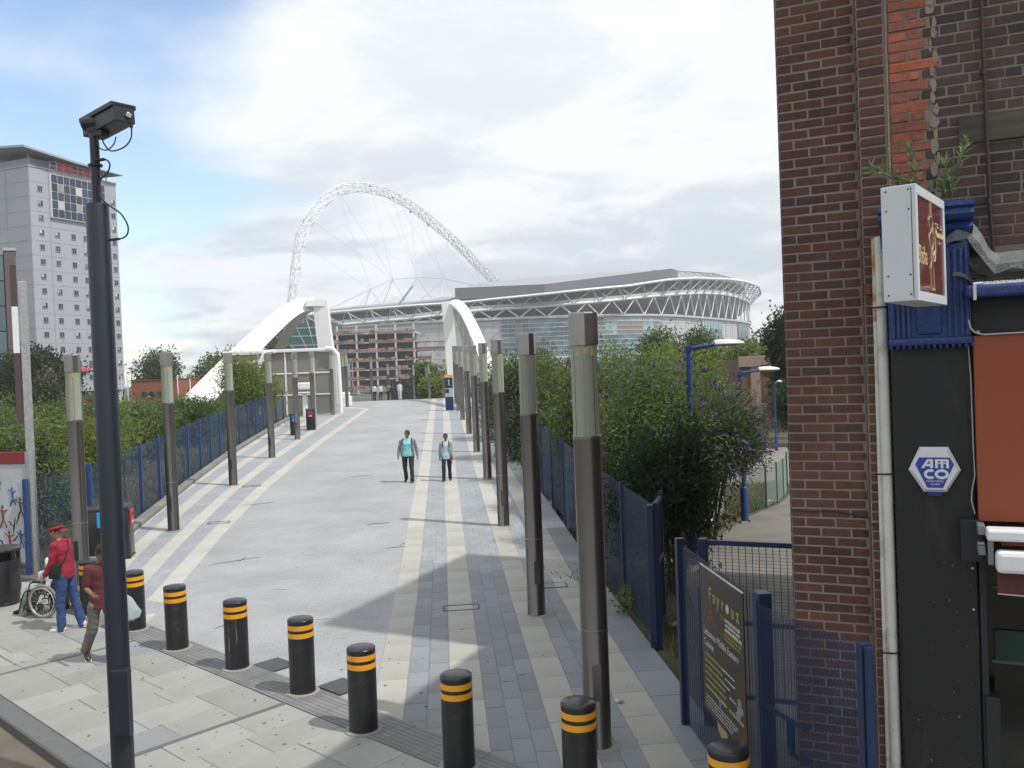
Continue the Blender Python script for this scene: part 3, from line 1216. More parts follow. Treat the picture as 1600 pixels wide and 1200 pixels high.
# white downpipe with rusty top
M['pipe'] = mat('flaking_white_pipe', (.56, .57, .52), .5, var=.15, scale=7, bump=.3, bscale=40, col2=(.33, .33, .28), cthr=(.58, .7), cscale=5)
dp = thing('downpipe', 'white drainpipe with rusty top and brackets beside the black pilaster', 'drainpipe', bld.location, -TH)
mb = MB()
mb.tube([(.725, -.16, .05), (.725, -.16, 3.0), (.722, -.16, 4.7), (.722, -.16, 5.08)], .038, 12)
mb.build('pipe', M['pipe'], dp, smooth=True)
mb = MB()
mb.tube([(.672, -.125, .05), (.68, -.125, 4.6)], .022, 10)
mb.build('cable_duct', M['pipe'], dp, smooth=True)
mb = MB()
mb.tube([(.683, -.128, 4.45), (.684, -.128, 5.08)], .023, 10)
mb.build('rusty_end', mat('rusty_paint', (.42, .20, .07), .8, var=.4, scale=18, col2=(.5, .45, .36), cthr=(.45, .6), cscale=9), dp, smooth=True)
for z in (4.55, 3.3, 1.95):
    MB().tube([(.64, -.17, z), (.66, -.2, z), (.73, -.205, z + .003), (.77, -.17, z)], .007, 6).build('pipe_clip', M['iron'], dp)

# alarm bell box with its lettering
M['alarmw'] = mat('alarm_white', (.66, .68, .72), .35, var=.05)
M['alarmb'] = mat('alarm_blue', (.025, .055, .33), .35, var=.08)
al = thing('alarm_box', 'white hexagonal burglar alarm box with blue shield and white letters', 'alarm', bld.location, -TH)
cx, cz = 1.045, 3.345
hexo = [(-.172, .0), (-.095, .165), (.095, .165), (.172, .0), (.075, -.16), (-.075, -.16)]


def front(poly, d0, d1, s=1.0):
    return [(x * s + cx, z * s + cz) for x, z in poly]


T = Matrix.Rotation(math.pi / 2, 4, 'X')
mb = MB()
mb.prism(front(hexo, 0, 0), .222, .265, T)
a, b_ = front(hexo, 0, 0), front(hexo, 0, 0, .86)
vs = [(x, -.265, z) for x, z in a] + [(x, -.30, z) for x, z in b_]
mb.add(vs, [(i, (i + 1) % 6, 6 + (i + 1) % 6, 6 + i) for i in range(6)] + [tuple(6 + i for i in range(6))])
mb.build('housing', M['alarmw'], al)
sh = [(-.128, .03), (-.075, .115), (.075, .115), (.128, .03), (.03, -.135), (-.03, -.135)]
mb = MB()
mb.prism([(x + cx, z + cz) for x, z in [(-.127, .045), (-.100, .095), (.100, .095), (.127, .045), (.052, -.125), (-.052, -.125)]], .3005, .303, T)
mb.build('shield', M['alarmb'], al)
MB().bbox((cx - .05, -.27, cz - .19), (cx + .05, -.235, cz - .158), .006).build('strobe_lens', mat('blue_lens', (.02, .05, .2), .15), al)
FR = (math.pi / 2, 0, 0)
# heavy drawn capitals A M / C O with their single square cut-outs
mb = MB()
yb, yt = .3032, .3062


def blk(polys):
    for q in polys:
        blk.n += 1
        mb.prism([(x + cx, z + cz) for x, z in q], yb, yt + .00012 * (blk.n % 7), T)


blk.n = 0
blk([[(-.090, .018), (-.070, .018), (-.028, .082), (-.048, .082)], [(-.030, .018), (-.010, .018), (-.010, .082), (-.030, .082)], [(-.075, .032), (-.03, .032), (-.03, .048), (-.066, .048)], [(-.048, .070), (-.010, .070), (-.010, .082), (-.04, .082)]])
blk([[(.004, .018), (.022, .018), (.022, .082), (.004, .082)], [(.022, .068), (.096, .068), (.090, .082), (.022, .082)], [(.040, .018), (.057, .018), (.057, .068), (.040, .068)], [(.075, .018), (.093, .018), (.093, .068), (.075, .068)], [(.02, .05), (.092, .05), (.092, .058), (.02, .058)]])


def ring(x, z, rx, rz, w, a0, a1, n=18):
    qs = []
    for k in range(n):
        t0, t1 = math.radians(a0 + (a1 - a0) * k / n), math.radians(a0 + (a1 - a0) * (k + 1) / n)
        qs.append([(x + rx * math.cos(t0), z + rz * math.sin(t0)), (x + rx * math.cos(t1), z + rz * math.sin(t1)), (x + (rx - w) * math.cos(t1), z + (rz - w) * math.sin(t1)), (x + (rx - w) * math.cos(t0), z + (rz - w) * math.sin(t0))])
    return qs


blk(ring(-.030, -.026, .042, .036, .019, 50, 310))
blk(ring(.045, -.026, .046, .036, .019, 0, 360, 24))
mb.build('emblem', M['alarmw'], al)
text('lettering', 'MONITORED', .0195, M['alarmw'], al, (cx, -.3032, cz - .084), FR, .001, 'CENTER', 1.0)
text('lettering', 'ALARM', .0195, M['alarmw'], al, (cx, -.3032, cz - .106), FR, .001, 'CENTER', 1.0)

# white cable drooping from the sign along the fascia
mb = MB()
mb.tube([(1.29, -.33, 4.42), (1.30, -.35, 4.36), (1.33, -.36, 4.325), (1.38, -.33, 4.312), (1.7, -.325, 4.315), (5.6, -.325, 4.32)], .006, 6)
mb.tube([(1.29, -.226, 4.24), (1.300, -.226, 4.0), (1.303, -.228, 3.5), (1.306, -.24, 3.3), (1.285, -.24, 3.2), (1.28, -.24, 3.12), (1.30, -.24, 3.03)], .005, 6)
mb.ball((1.345, -.34, 4.33), .012, seg=8, rings=6)
tag(mb.build('cable', mat('white_cable', (.5, .51, .52), .5), None, org=None), 'thin white cable running from the sign down the black pilaster', 'cable')
bpy.data.objects['cable'].location = bld.location
bpy.data.objects['cable'].rotation_euler = (0, 0, -TH)

# projecting light-box sign
M['signw'] = mat('sign_white_metal', (.60, .64, .68), .45, var=.06, scale=5, col2=(.5, .53, .55), cthr=(.6, .8), cscale=2)
M['signm'] = mat('maroon_acrylic', (.165, .040, .034), .18, var=.12, scale=3, coat=.3)
M['signg'] = mat('gold_print', (.62, .50, .30), .45)
M['steel'] = mat('galvanised_steel', (.36, .37, .38), .5, metal=.6, var=.15, scale=14, bump=.1, bscale=60, col2=(.46, .47, .48), cthr=(.45, .6), cscale=18)
SA = math.atan2(.70, .52)
sg = thing('projecting_sign', 'white light box sign with maroon face and gold water pipe drawing', 'shop sign', (2.48, 5.40, 4.52), SA)
# local: x runs along the maroon face away from the street, +y is the far side, -y is the maroon face side
Wd, Hh, Dp = .86, .71, .19
mb = MB()
mb.bbox((0, 0, 0), (Wd, Dp, Hh), .006)
mb.build('box_body', M['signw'], sg)
mb = MB()
for a, b in (((0, -.012, 0), (Wd, .003, .06)), ((0, -.012, Hh - .06), (Wd, .003, Hh)), ((0, -.012, .06), (.05, .003, Hh - .06)), ((Wd - .05, -.012, .06), (Wd, .003, Hh - .06))):
    mb.bbox(a, b, .003)
mb.build('face_frame', M['signw'], sg)
MB().bbox((.05, -.004, .06), (Wd - .05, .004, Hh - .06)).build('face_panel', M['signm'], sg)
mb = MB()
for y in (.03, Dp - .03):
    for z in (.04, .16, Hh - .15, Hh - .03):
        mb.lathe([(.006, 0), (.004, .004)], 8, Matrix.Translation((0, y, z)) @ Matrix.Rotation(-math.pi / 2, 4, 'Y'))
mb.bbox((-.0015, .012, .02), (0, .016, Hh - .02))
mb.build('screw', M['iron'], sg)
mb = MB()
for z in (.08, Hh - .08):
    mb.bbox((Wd - .005, .07, z - .02), (Wd + .28, .12, z + .02), .003)
mb.build('arm', M['steel'], sg)
# the drawing: a tall water pipe outlined in gold, the word, and its Arabic form
mb = MB()


def gl(pts, w=.003):
    mb.tube([(x, -.0065, z) for x, z in pts], w, 5)


X0 = .44
gl([(X0 - .03, .085), (X0 - .042, .22), (X0 - .016, .265), (X0 - .013, .30), (X0 - .013, .36)])
gl([(X0 + .055, .085), (X0 + .042, .22), (X0 + .016, .265), (X0 + .013, .30), (X0 + .013, .36)])
gl([(X0 - .03, .085), (X0 + .055, .085)], .0075)
gl([(X0 + .045 * math.cos(t) * 1.2, .40 + .06 * math.sin(t)) for t in np.linspace(0, 6.283, 20)])
gl([(X0 - .02, .46), (X0 - .055, .49), (X0 - .06, .53), (X0 - .035, .555), (X0 + .035, .555), (X0 + .06, .53), (X0 + .05, .49), (X0 + .02, .46), (X0 - .02, .46)])
gl([(X0 - .016, .555), (X0 - .013, .645), (X0 - .005, .652), (X0 + .005, .652), (X0 + .013, .645), (X0 + .016, .555)])
gl([(X0 + .02, .46), (X0 + .10, .44), (X0 + .115, .36), (X0 + .09, .28), (X0 + .055, .27), (X0 + .045, .31), (X0 + .075, .34)], .005)
# hand-lettered shin-ya-sheen-ta marbuta on its baseline, right of the pipe
bz = .44
gl([(.80, bz + .03), (.795, bz), (.775, bz), (.77, bz + .028), (.765, bz), (.745, bz), (.74, bz + .028), (.735, bz), (.70, bz), (.695, bz + .03), (.69, bz), (.66, bz), (.655, bz + .026), (.65, bz), (.63, bz), (.625, bz + .026), (.62, bz), (.585, bz), (.57, bz + .02), (.575, bz + .045), (.59, bz + .04), (.585, bz)], .0065)
for x, z in ((.77, bz + .065), (.755, bz + .085), (.74, bz + .065), (.70, bz - .035), (.685, bz - .035), (.655, bz + .065), (.64, bz + .085), (.625, bz + .065), (.575, bz + .085), (.59, bz + .085)):
    mb.ball((x, -.0065, z), (.008, .004, .008), seg=6, rings=4)
mb.build('drawing', M['signg'], sg)
text('lettering', 'Shisha', .165, M['signg'], sg, (.065, -.0045, .235), (math.pi / 2, 0, 0), .002, 'LEFT', .62, .12, .95)

# weeds rooted on the ledge behind the sign
M['leafpale'] = mat('pale_leaf', (.22, .27, .14), .6, var=.25, scale=8, isl=.35, transl=.3)
M['stem'] = mat('green_brown_stem', (.10, .095, .045), .8, var=.3)
wd = thing('weed', 'straggly weed with pale narrow leaves growing above the sign box', 'plant', (0, 0, 0))
mb, ml = MB(), MB()
LW = Matrix.Translation(bld.location) @ Matrix.Rotation(-TH, 4, 'Z')


def leaf(ml, base, d, ln, w, up=Vector((0, 0, 1))):
    d = d.normalized()
    s = d.cross(up)
    s = s.normalized() if s.length > 1e-3 else Vector((1, 0, 0))
    nrm = s.cross(d)
    a = base
    m1 = base + d * ln * .45 + nrm * ln * .06
    e = base + d * ln - nrm * ln * .05
    ml.add([a, m1 + s * w / 2, e, m1 - s * w / 2], [(0, 1, 2, 3)])


for (u, v, z, lean, hgt, n) in ((.93, -.30, 5.26, (-.55, -.15), .36, 10), (.99, -.34, 5.26, (-.10, -.1), .40, 10), (1.06, -.32, 5.26, (-.8, -.3), .30, 9), (1.20, -.30, 5.26, (.28, -.1), .42, 11), (1.16, -.33, 5.26, (.05, .05), .30, 9)):
    pts = []
    for k in range(7):
        f = k / 6
        pts.append(LW @ Vector((u + lean[0] * f * f * .45 + .012 * math.sin(k * 2), v + lean[1] * f * f * .5, z + hgt * f * (1 - .22 * f * abs(lean[0])))))
    mb.tube(pts, [.006 - .0007 * k for k in range(7)], 5)
    for k in range(n * 6):
        f = random.uniform(.15, 1)
        i = min(5, int(f * 6))
        b0 = pts[i].lerp(pts[i + 1], f * 6 - i)
        d = (pts[i + 1] - pts[i]).normalized() * .7 + Vector((random.uniform(-1, 1), random.uniform(-1, 1), random.uniform(-.3, .6)))
        leaf(ml, b0, d, random.uniform(.055, .12), random.uniform(.015, .028))
mb.build('stem', M['stem'], wd)
ml.build('leaves', M['leafpale'], wd, kind='stuff')

# ------------------------------------------------------------------ walkway lamp columns
M['bronze'] = mat('brushed_bronze_steel', (.185, .170, .158), .28, metal=.9, var=.16, scale=3, bump=.03, bscale=80, stretch=(1, 1, .15), rnd=.08)
M['capmetal'] = mat('cap_steel', (.34, .325, .31), .3, metal=.9, var=.12, scale=4, rnd=.08)
M['glow'] = mat('aged_diffuser', (.55, .58, .48), .45, var=.12, scale=2.5, rnd=.05, trans=.45, ior=1.05, col2=(.5, .54, .44), cthr=(.45, .7), cscale=2)
M['core'] = mat('diffuser_core', (.62, .65, .55), .7, var=.12, scale=3)
M['amber'] = mat('amber_gear_tray', (.50, .30, .06), .6, var=.2, scale=8)
M['collar'] = mat('concrete_collar', (.28, .27, .25), .9, var=.2, scale=12, bump=.2)


def lamp_column(name, label, loc, group):
    t = thing(name, label, 'lamp post', loc, random.uniform(-.2, .2), group)
    mb = MB()
    mb.lathe([(.155, -.02), (.155, .03), (.150, .04), (.150, 3.42)], 28)
    mb.build('shaft', M['bronze'], t, smooth=True)
    mb = MB()
    mb.lathe([(.152, 1.30), (.153, 1.305), (.153, 1.315), (.152, 1.32)], 28)
    mb.lathe([(.153, 3.40), (.156, 3.405), (.156, 3.435), (.150, 3.44)], 28)
    mb.build('ring', M['capmetal'], t, smooth=True)
    mb = MB()
    mb.lathe([(.145, 3.44), (.145, 4.43)], 28)
    mb.build('diffuser', M['glow'], t, smooth=True)
    mb = MB()
    mb.lathe([(.085, 3.44), (.085, 4.43)], 14)
    mb.build('lamp_core', M['core'], t, smooth=True)
    mb = MB()
    for a in (-2.5, -1.75, -.95, 1.57, .2, 2.9):
        mb.box((.146 * math.cos(a), .146 * math.sin(a), 3.935), (.007, .007, .99), rz=a)
    mb.build('glazing_bar', M['capmetal'], t)
    MB().bbox((-.09, -.128, 4.30), (.09, .09, 4.415), .006).build('gear_tray', M['amber'], t)
    mb = MB()
    mb.lathe([(.158, 4.42), (.163, 4.425), (.163, 4.765), (.157, 4.78), (.150, 4.782)], 10, ph=.35)
    mb.build('cap', M['capmetal'], t)
    mb = MB()
    mb.lathe([(.20, -.015), (.20, .012), (.165, .02)], 20, Matrix.Translation((.03, -.02, 0)))
    mb.build('base_collar', M['collar'], t)
    MB().bbox((-.05, -.157, .55), (.05, -.147, .95), .003).build('access_door', M['bronze'], t)
    return t


rp = [(.80, 9.72), (.27, 15.02), (-.35, 22.67), (-.98, 31.09), (-1.69, 39.7), (-2.44, 48.29), (-3.28, 57.4), (-4.0, 65.3), (-4.66, 72.9)]
lp = [(-9.05, 18.3), (-9.21, 23.7), (-10.21, 32.0), (-11.1, 40.5), (-11.96, 48.9), (-12.75, 56.6), (-13.45, 66.2), (-13.85, 74.2)]
ordn = ['first from the bollards', 'second', 'third', 'fourth', 'fifth', 'sixth', 'seventh', 'eighth', 'last before the totem']
first = None
for i, (x, y) in enumerate(rp):
    lab = 'round bronze lamp column with pale glass top, %s in the row on the shop side of the ramp' % ordn[i]
    if first is None:
        first = lamp_column('lamp_column', lab, (x, y, zr(y)), 'lamp columns along the ramp')
    else:
        copy_thing(first, (x, y, zr(y)), random.uniform(-.25, .25), lab)
for i, (x, y) in enumerate(lp):
    o = ordn[i] if i < 7 else 'last before the crest'
    lab = 'round bronze lamp column with greenish glass top, %s in the row on the hotel side of the ramp' % o
    copy_thing(first, (x, y, zr(y)), random.uniform(-.25, .25), lab)
# columns further over the bridge, beyond the crest
far = [(-16.4, 86), (-15.2, 96), (-14.8, 106), (-14.9, 118), (-13.2, 122), (-12.4, 112), (-11.6, 120), (-10.3, 110), (-9.0, 118), (-7.6, 100), (-5.9, 90), (-6.3, 98), (-14.0, 128), (-11.0, 130), (-12.9, 133)]
fs_ = sorted(far)
for i, (x, y) in enumerate(far):
    s = 1.0 if y < 100 else .92
    o = copy_thing(first, (x, y, zr(y)), 0, 'slim lamp column beyond the crest of the ramp against the unfinished building', s)
    o['group'] = 'lamp columns beyond the crest'

# ------------------------------------------------------------------ bollards
M['bollard'] = mat('black_bollard_paint', (.014, .014, .016), .40, var=.3, scale=9, bump=.05, bscale=70, rnd=.1, col2=(.045, .044, .042), cthr=(.58, .75), cscale=9)
M['stripe'] = mat('amber_reflective_band', (.78, .34, .022), .35, var=.07, scale=10)
M['bcap'] = mat('bollard_cap', (.020, .020, .024), .28, var=.2, scale=5)


def bollard(label, loc):
    t = thing('bollard', label, 'bollard', loc, 0, 'black bollards with two amber bands')
    mb = MB()
    mb.lathe([(.168, -.02), (.168, .76), (.1675, .765), (.1675, .84), (.168, .845), (.168, .975)], 32)
    mb.build('body', M['bollard'], t, smooth=True)
    for z in (.765, .868):
        mb = MB()
        mb.lathe([(.1675, z), (.1705, z + .001), (.1705, z + .062), (.1675, z + .063)], 32)
        mb.build('amber_band', M['stripe'], t, smooth=True)
    mb = MB()
    mb.lathe([(.168, .973), (.170, .978), (.170, .988), (.160, 1.0), (.10, 1.014), (.0, 1.018)], 32)
    mb.build('cap', M['bcap'], t, smooth=True)
    mb = MB()
    n = 22
    mb.lathe([(.225, .02), (.222, .031), (.175, .034)], n)
    mb.build('concrete_collar', M['collar'], t)
    return t


BL = [(-8.6, 16.5, 'bollard directly behind the person in the red hoodie, by the wheelchair'), (-7.84, 16.1, 'bollard half hidden behind the person in the maroon shirt'), (-6.56, 15.02, 'bollard partly hidden by the tall black camera pole'),
      (-5.40, 13.84, 'black bollard with clean sides, next beyond the one hidden by the camera pole'), (-4.14, 12.80, 'black bollard streaked with white runs beside a dark square plate'), (-2.93, 11.70, 'black bollard with a pale shiny top beside a dark square plate'),
      (-1.90, 10.37, 'black bollard at the foot of the cream band that borders the grey setts'), (-.71, 9.31, 'black bollard before the blue grey slabs, one along from the lamp column'), (.51, 8.42, 'black bollard standing in front of the tall lamp column by the poster'),
      (1.67, 7.30, 'black bollard at the bottom edge beside the restaurant poster')]
b0 = None
for x, y, lab in BL:
    if b0 is None:
        b0 = bollard(lab, (x, y, 0))
        cur = b0
    else:
        cur = copy_thing(b0, (x, y, 0), random.uniform(0, 6), lab)
    cur.rotation_euler = (random.uniform(-.008, .008), random.uniform(-.008, .008), cur.rotation_euler[2])
    if 'streaked' in lab:
        mb = MB()
        for a, z0, z1, w in ((-1.95, .08, .68, .004), (-1.28, .40, .74, .005), (-1.90, .30, .5, .007), (-1.22, .45, .6, .008)):
            mb.tube([(.169 * math.cos(a), .169 * math.sin(a), z0), (.169 * math.cos(a + .02), .169 * math.sin(a + .02), (z0 + z1) / 2), (.169 * math.cos(a), .169 * math.sin(a), z1)], [w * .4, w * .6, w * .3], 5)
        s = mb.build('white_run', M['flake'], cur)
        s.rotation_euler = (0, 0, -cur.rotation_euler[2])

# ------------------------------------------------------------------ blue mesh fences
M['fblue_sun'] = mat('sunlit_blue_fence_paint', (.022, .052, .165), .45, var=.18, scale=8)  # sunlit copy of the blue paint, sunshine put into the colour
M['fblue_shade'] = mat('shaded_blue_fence_paint', (.009, .022, .070), .45, var=.18, scale=8)  # same blue paint for posts and gates in shade, darkened in the colour
M['fmesh'] = mat('blue_mesh_wire', (.020, .040, .085), .5, var=.15, scale=8)
PW, PH = 2.45, 2.06


def mesh_panel_me(w, h, sp_h=.0152, sp_v=.076, d=.0040):
    mb = MB()
    for i in range(int(h / sp_h)):
        z = .03 + i * sp_h
        mb.box((w / 2, 0, z), (w, d, d))
    for i in range(int(w / sp_v) + 1):
        mb.box((i * sp_v, -.004, h / 2), (d, d, h))
    return mb.mesh('mesh_panel', M['fmesh'])


panel = mesh_panel_me(PW, PH)
post_me = MB().bbox((-.035, -.035, -.25), (.035, .035, 2.15), .006).mesh('post', M['fblue_shade'])
post_sunlit = MB().bbox((-.045, -.045, -.25), (.045, .045, 2.15), .006).mesh('post', M['fblue_sun'])


M['fmesh_sun'] = mat('sunlit_open_mesh_wire', (.045, .080, .175), .5, var=.15, scale=8)  # wire colour lightened to stand in for sun on the mesh
panel_open = mesh_panel_me(PW, PH, .030, .08, .0038)
panel_open.materials[0] = M['fmesh_sun']


def fence(name, label, pts, pan=None):
    """pts: post feet; panels hang between neighbours"""
    f = thing(name, label, 'fence', pts[0])
    O = Vector(pts[0])
    for i, a in enumerate(pts):
        a = Vector(a)
        link('post', post_sunlit if pan else post_me, f, a - O)
        if i + 1 < len(pts):
            b = Vector(pts[i + 1])
            d = b - a
            o = link('mesh_panel', pan or panel, f, a - O + Vector((0, 0, .03)))
            o.rotation_euler = (0, -math.atan2(d.z, math.hypot(d.x, d.y)), math.atan2(d.y, d.x))
            o.scale = (d.length / PW, 1, 1)
    return f


def along(fx, y0, y1, step):
    out, y = [], y0
    while y < y1:
        out.append((fx(y), y, zr(y)))
        dx = (fx(y + .5) - fx(y - .5))
        y += step / math.hypot(1, dx)
    return out


fence('blue_mesh_fence', 'shaded blue dense mesh fence along the bush-covered shop side of the ramp', along(lambda Y: xR(Y) + .10 + (.02 if Y > 14 else -.0), 13.0, 74, 2.5))
fence('blue_mesh_fence', 'blue mesh fence with sunlit blue posts above the kerb on the hotel side', along(lambda Y: xK(Y) - .42, 21.3, 63, 2.62), panel_open)
fence('blue_mesh_fence', 'short blue mesh fence between the painted board and the hotel-side ramp fence', [(-10.95, 19.75, .0), (-10.25, 21.3, .15)], panel_open)

# gate leaf folded back against the fence end
g = thing('gate_leaf', 'narrow shaded blue gate leaf folded back at the end of the shop-side fence', 'gate', (1.96, 13.02, 0), math.radians(74))
mb = MB()
mb.bbox((-.06, -.05, -.02), (.06, .05, 2.12), .008)
mb.build('post', M['fblue_shade'], g)
mb = MB()
for a, b_ in (((.10, -.03, .1), (.16, .03, 2.06)), ((1.28, -.03, .1), (1.34, .03, 2.14)), ((.16, -.03, 2.0), (1.28, .03, 2.06)), ((.16, -.03, .1), (1.28, .03, .16)), ((.16, -.03, 1.1), (1.28, .03, 1.16))):
    mb.bbox(a, b_, .004)
mb.build('frame', M['fblue_shade'], g)
o = link('mesh_panel', panel, g, (.13, .0, .05))
o.scale = (1.2 / PW, 1, .97)

# gate across the alley, its far post and lock box
g = thing('alley_gate', 'shaded blue barred gate closing the alley in front of the grey path', 'gate', (2.12, 10.14, 0), math.atan2(-.5, 1.12))
GW = 1.30
mb = MB()
mb.bbox((-.05, -.05, -.02), (.05, .05, 2.17), .008)
mb.build('post', M['fblue_shade'], g)
mb = MB()
for z in (2.10, 1.20, .36):
    mb.bbox((.05, -.025, z), (GW, .025, z + .055), .004)
mb.bbox((GW - .06, -.025, .36), (GW, .025, 2.15), .004)
mb.build('frame', M['fblue_shade'], g)
mb = MB()
for i in range(16):
    x = .10 + i * .075
    mb.box((x, .0, 1.25), (.007, .007, 1.72))
for z in np.arange(.42, 2.09, .0127 * 3):
    mb.box((.62, .006, float(z)), (1.16, .003, .003))
mb.build('mesh_panel', M['fmesh'], g)

# leaf carrying the poster, its thick post, and the leaf turned towards the building
fa, fb = Vector((1.86, 10.2, 0)), Vector((2.10, 7.66, 0))
d = fb - fa
g = thing('blue_mesh_gate', 'shaded blue mesh gate panel that carries the restaurant poster', 'gate', fa, math.atan2(d.y, d.x))
Lg = d.length
mb = MB()
mb.bbox((-.045, -.045, -.02), (.045, .045, 2.17), .006)
mb.build('post', M['fblue_shade'], g)
o = link('mesh_panel', panel, g, (.03, 0, .04))
o.scale = (Lg / PW, 1, 1)
mb = MB()
mb.bbox((Lg - .07, -.06, -.02), (Lg + .07, .06, 2.18), .008)
mb.bbox((Lg - .05, -.075, .05), (Lg + .05, -.06, 2.12), .004)
mb.build('thick_post', M['fblue_shade'], g)
mb = MB()
for x0, x1, z0, z1 in ((.55, .62, .5, 1.75), (.55, 1.5, 1.40, 1.46), (.55, 1.5, .5, .56), (1.44, 1.5, .5, 1.46), (.3, .62, .66, .71)):
    mb.bbox((x0, .03, z0), (x1, .07, z1), .004)
mb.build('brace', M['fblue_shade'], g)
fc, fd = Vector((2.02, 7.62, 0)), Vector((2.46, 6.36, 0))
d = fd - fc
g2 = thing('blue_mesh_gate', 'shaded blue mesh gate panel standing in front of the brick pier', 'gate', fc, math.atan2(d.y, d.x))
o = link('mesh_panel', panel, g2, (.03, 0, .03))
o.scale = (d.length / PW, 1, 1)
mb = MB()
mb.bbox((d.length - .03, -.045, -.02), (d.length + .03, .045, 2.13), .006)
mb.bbox((d.length + .035, -.03, -.02), (d.length + .07, .03, 2.11), .004)
mb.build('post', M['fblue_shade'], g2)
for a_, b_ in (((.10, .012, 1.20), (.62, .05, 1.255)), ((.10, .012, .40), (.62, .05, .455)), ((.38, .012, .98), (.44, .05, 1.199)), ((.40, .012, .93), (.66, .05, .979))):
    MB().bbox(a_, b_, .004).build('lock_frame', M['fblue_shade'], g2)

# restaurant poster fixed on the gate
M['postermat'] = mat('dark_poster_print', (.034, .025, .017), .4, var=.3, scale=3, col2=(.10, .03, .012), cthr=(.56, .70), cscale=2.6)
M['pyel'] = mat('poster_yellow', (.42, .36, .05), .5)
M['pdim'] = mat('poster_dim_gold', (.30, .24, .05), .5, var=.4, scale=60)
M['pwhite'] = mat('poster_white', (.50, .50, .48), .5)
M['pred'] = mat('poster_food_red', (.20, .055, .025), .5, var=.6, scale=22, col2=(.28, .17, .05), cthr=(.5, .6), cscale=14)
M['pblue'] = mat('poster_blue', (.05, .22, .48), .5)
dv = (fb - fa).normalized()
PWd, PHt = 1.26, 1.50
po = thing('poster', 'dark restaurant poster with yellow and white print on the blue gate', 'poster', fa + dv * 1.0 + Vector((0, 0, .60)), math.atan2(dv.y, dv.x))
# the side seen from the street is local -y (towards the ramp)
mb = MB()
mb.bbox((0, -.075, 0), (PWd, -.062, PHt), .001)
mb.build('board', M['postermat'], po)
mb = MB()
mb.bbox((0, -.0765, PHt - .008), (PWd, -.061, PHt + .004), .001)
mb.build('top_edge', M['pwhite'], po)
FY = -.0755
for ch_, x_ in zip('Fayruz', (.27, .40, .52, .66, .93, 1.07)):
    text('lettering', ch_, .19, M['pyel'], po, (x_, FY, 1.19), FR, .0006, 'LEFT', 1.0)
mb = MB()
mb.lathe([(.045, 0), (.045, .0015)], 16, Matrix.Translation((.835, FY, 1.24)) @ Matrix.Rotation(math.pi / 2, 4, 'X'))
mb.build('white_dot', M['pwhite'], po)
text('lettering', 'Lebanese Middle Eastern', .105, M['pwhite'], po, (.07, FY, .80), FR, .0006, 'LEFT', .98)
text('lettering', 'Cuisine', .105, M['pwhite'], po, (.07, FY, .685), FR, .0006, 'LEFT', .95)
mb = MB()
r2 = random.Random(4)
# smudges of small print too blurred to read in the photograph: ragged dashes
def dashes(mb, x0, x1, z, h):
    x = x0
    while x < x1:
        w = r2.uniform(.02, .07)
        mb.box((min(x + w / 2, x1), FY - .0004, z), (w, .001, h * r2.uniform(.7, 1.0)))
        x += w + r2.uniform(.008, .02)


for k in range(5):
    dashes(mb, .08, .60 + .03 * k, .60 - k * .066, .030)
for k in range(3):
    dashes(mb, .72, 1.18, .985 - k * .04 + .02, .020)
for k in range(2):
    dashes(mb, .62, 1.1, 1.13 - k * .03, .008)
mb.build('small_print', M['pdim'], po, kind='stuff')
mb = MB()
for k in range(3):
    dashes(mb, .76, 1.17, 1.155 - k * .045 - .04, .032)
for k, (a, b_) in enumerate(((.62, .95), (.7, .98), (.6, .8), (.82, 1.0))):
    dashes(mb, a, b_, .60 - k * .07, .018)
for k in range(4):
    dashes(mb, .08, 1.0 - .05 * k, .165 - k * .034, .012)
mb.build('small_print', M['pwhite'], po, kind='stuff')
mb = MB()
dashes(mb, .07, .72, .262, .034)
dashes(mb, .80, 1.18, .262, .034)
mb.build('small_print', M['pyel'], po, kind='stuff')
MB().bbox((.50, FY - .0012, .185), (.56, FY, .235)).build('blue_badge', M['pblue'], po)
mb = MB()
for k in range(34):
    x, z = (r2.gauss(.38, .14), r2.gauss(1.03, .07)) if k < 28 else (r2.uniform(.05, .5), r2.uniform(1.4, 1.47))
    n = 7
    s = r2.uniform(.006, .026)
    poly = [(x + s * r2.uniform(.5, 1.2) * math.cos(6.283 * q / n), z + s * r2.uniform(.5, 1.2) * math.sin(6.283 * q / n)) for q in range(n)]
    mb.prism(poly, -FY, -FY + .0008 + k * .00002, T)
mb.build('food_picture', M['pred'], po, kind='stuff')
mb = MB()
n = 9
for (x, z, s) in ((1.06, .33, .07), (1.10, .43, .055), (1.14, .38, .05)):
    mb.prism([(x + s * r2.uniform(.5, 1.2) * math.cos(6.283 * q / n), z + s * r2.uniform(.5, 1.2) * math.sin(6.283 * q / n)) for q in range(n)], -FY, -FY + .001, T)
mb.build('pale_picture', mat('poster_grey', (.24, .24, .21), .5, var=.4, scale=30), po)
# torn corner hanging at its foot
mb = MB()
mb.add([(.45, -.08, .02), (.52, -.10, -.04), (.60, -.09, -.10), (.75, -.11, -.14), (.88, -.08, -.10), (.70, -.075, .0)], [(0, 1, 2, 5), (5, 2, 3, 4)])
mb.add([(.45, -.083, .02), (.52, -.103, -.04), (.60, -.093, -.10), (.75, -.113, -.14), (.88, -.083, -.10), (.70, -.078, .0)], [(0, 5, 2, 1), (5, 4, 3, 2)])
mb.build('torn_corner', mat('torn_paper', (.30, .22, .16), .8, var=.3, scale=20), po)

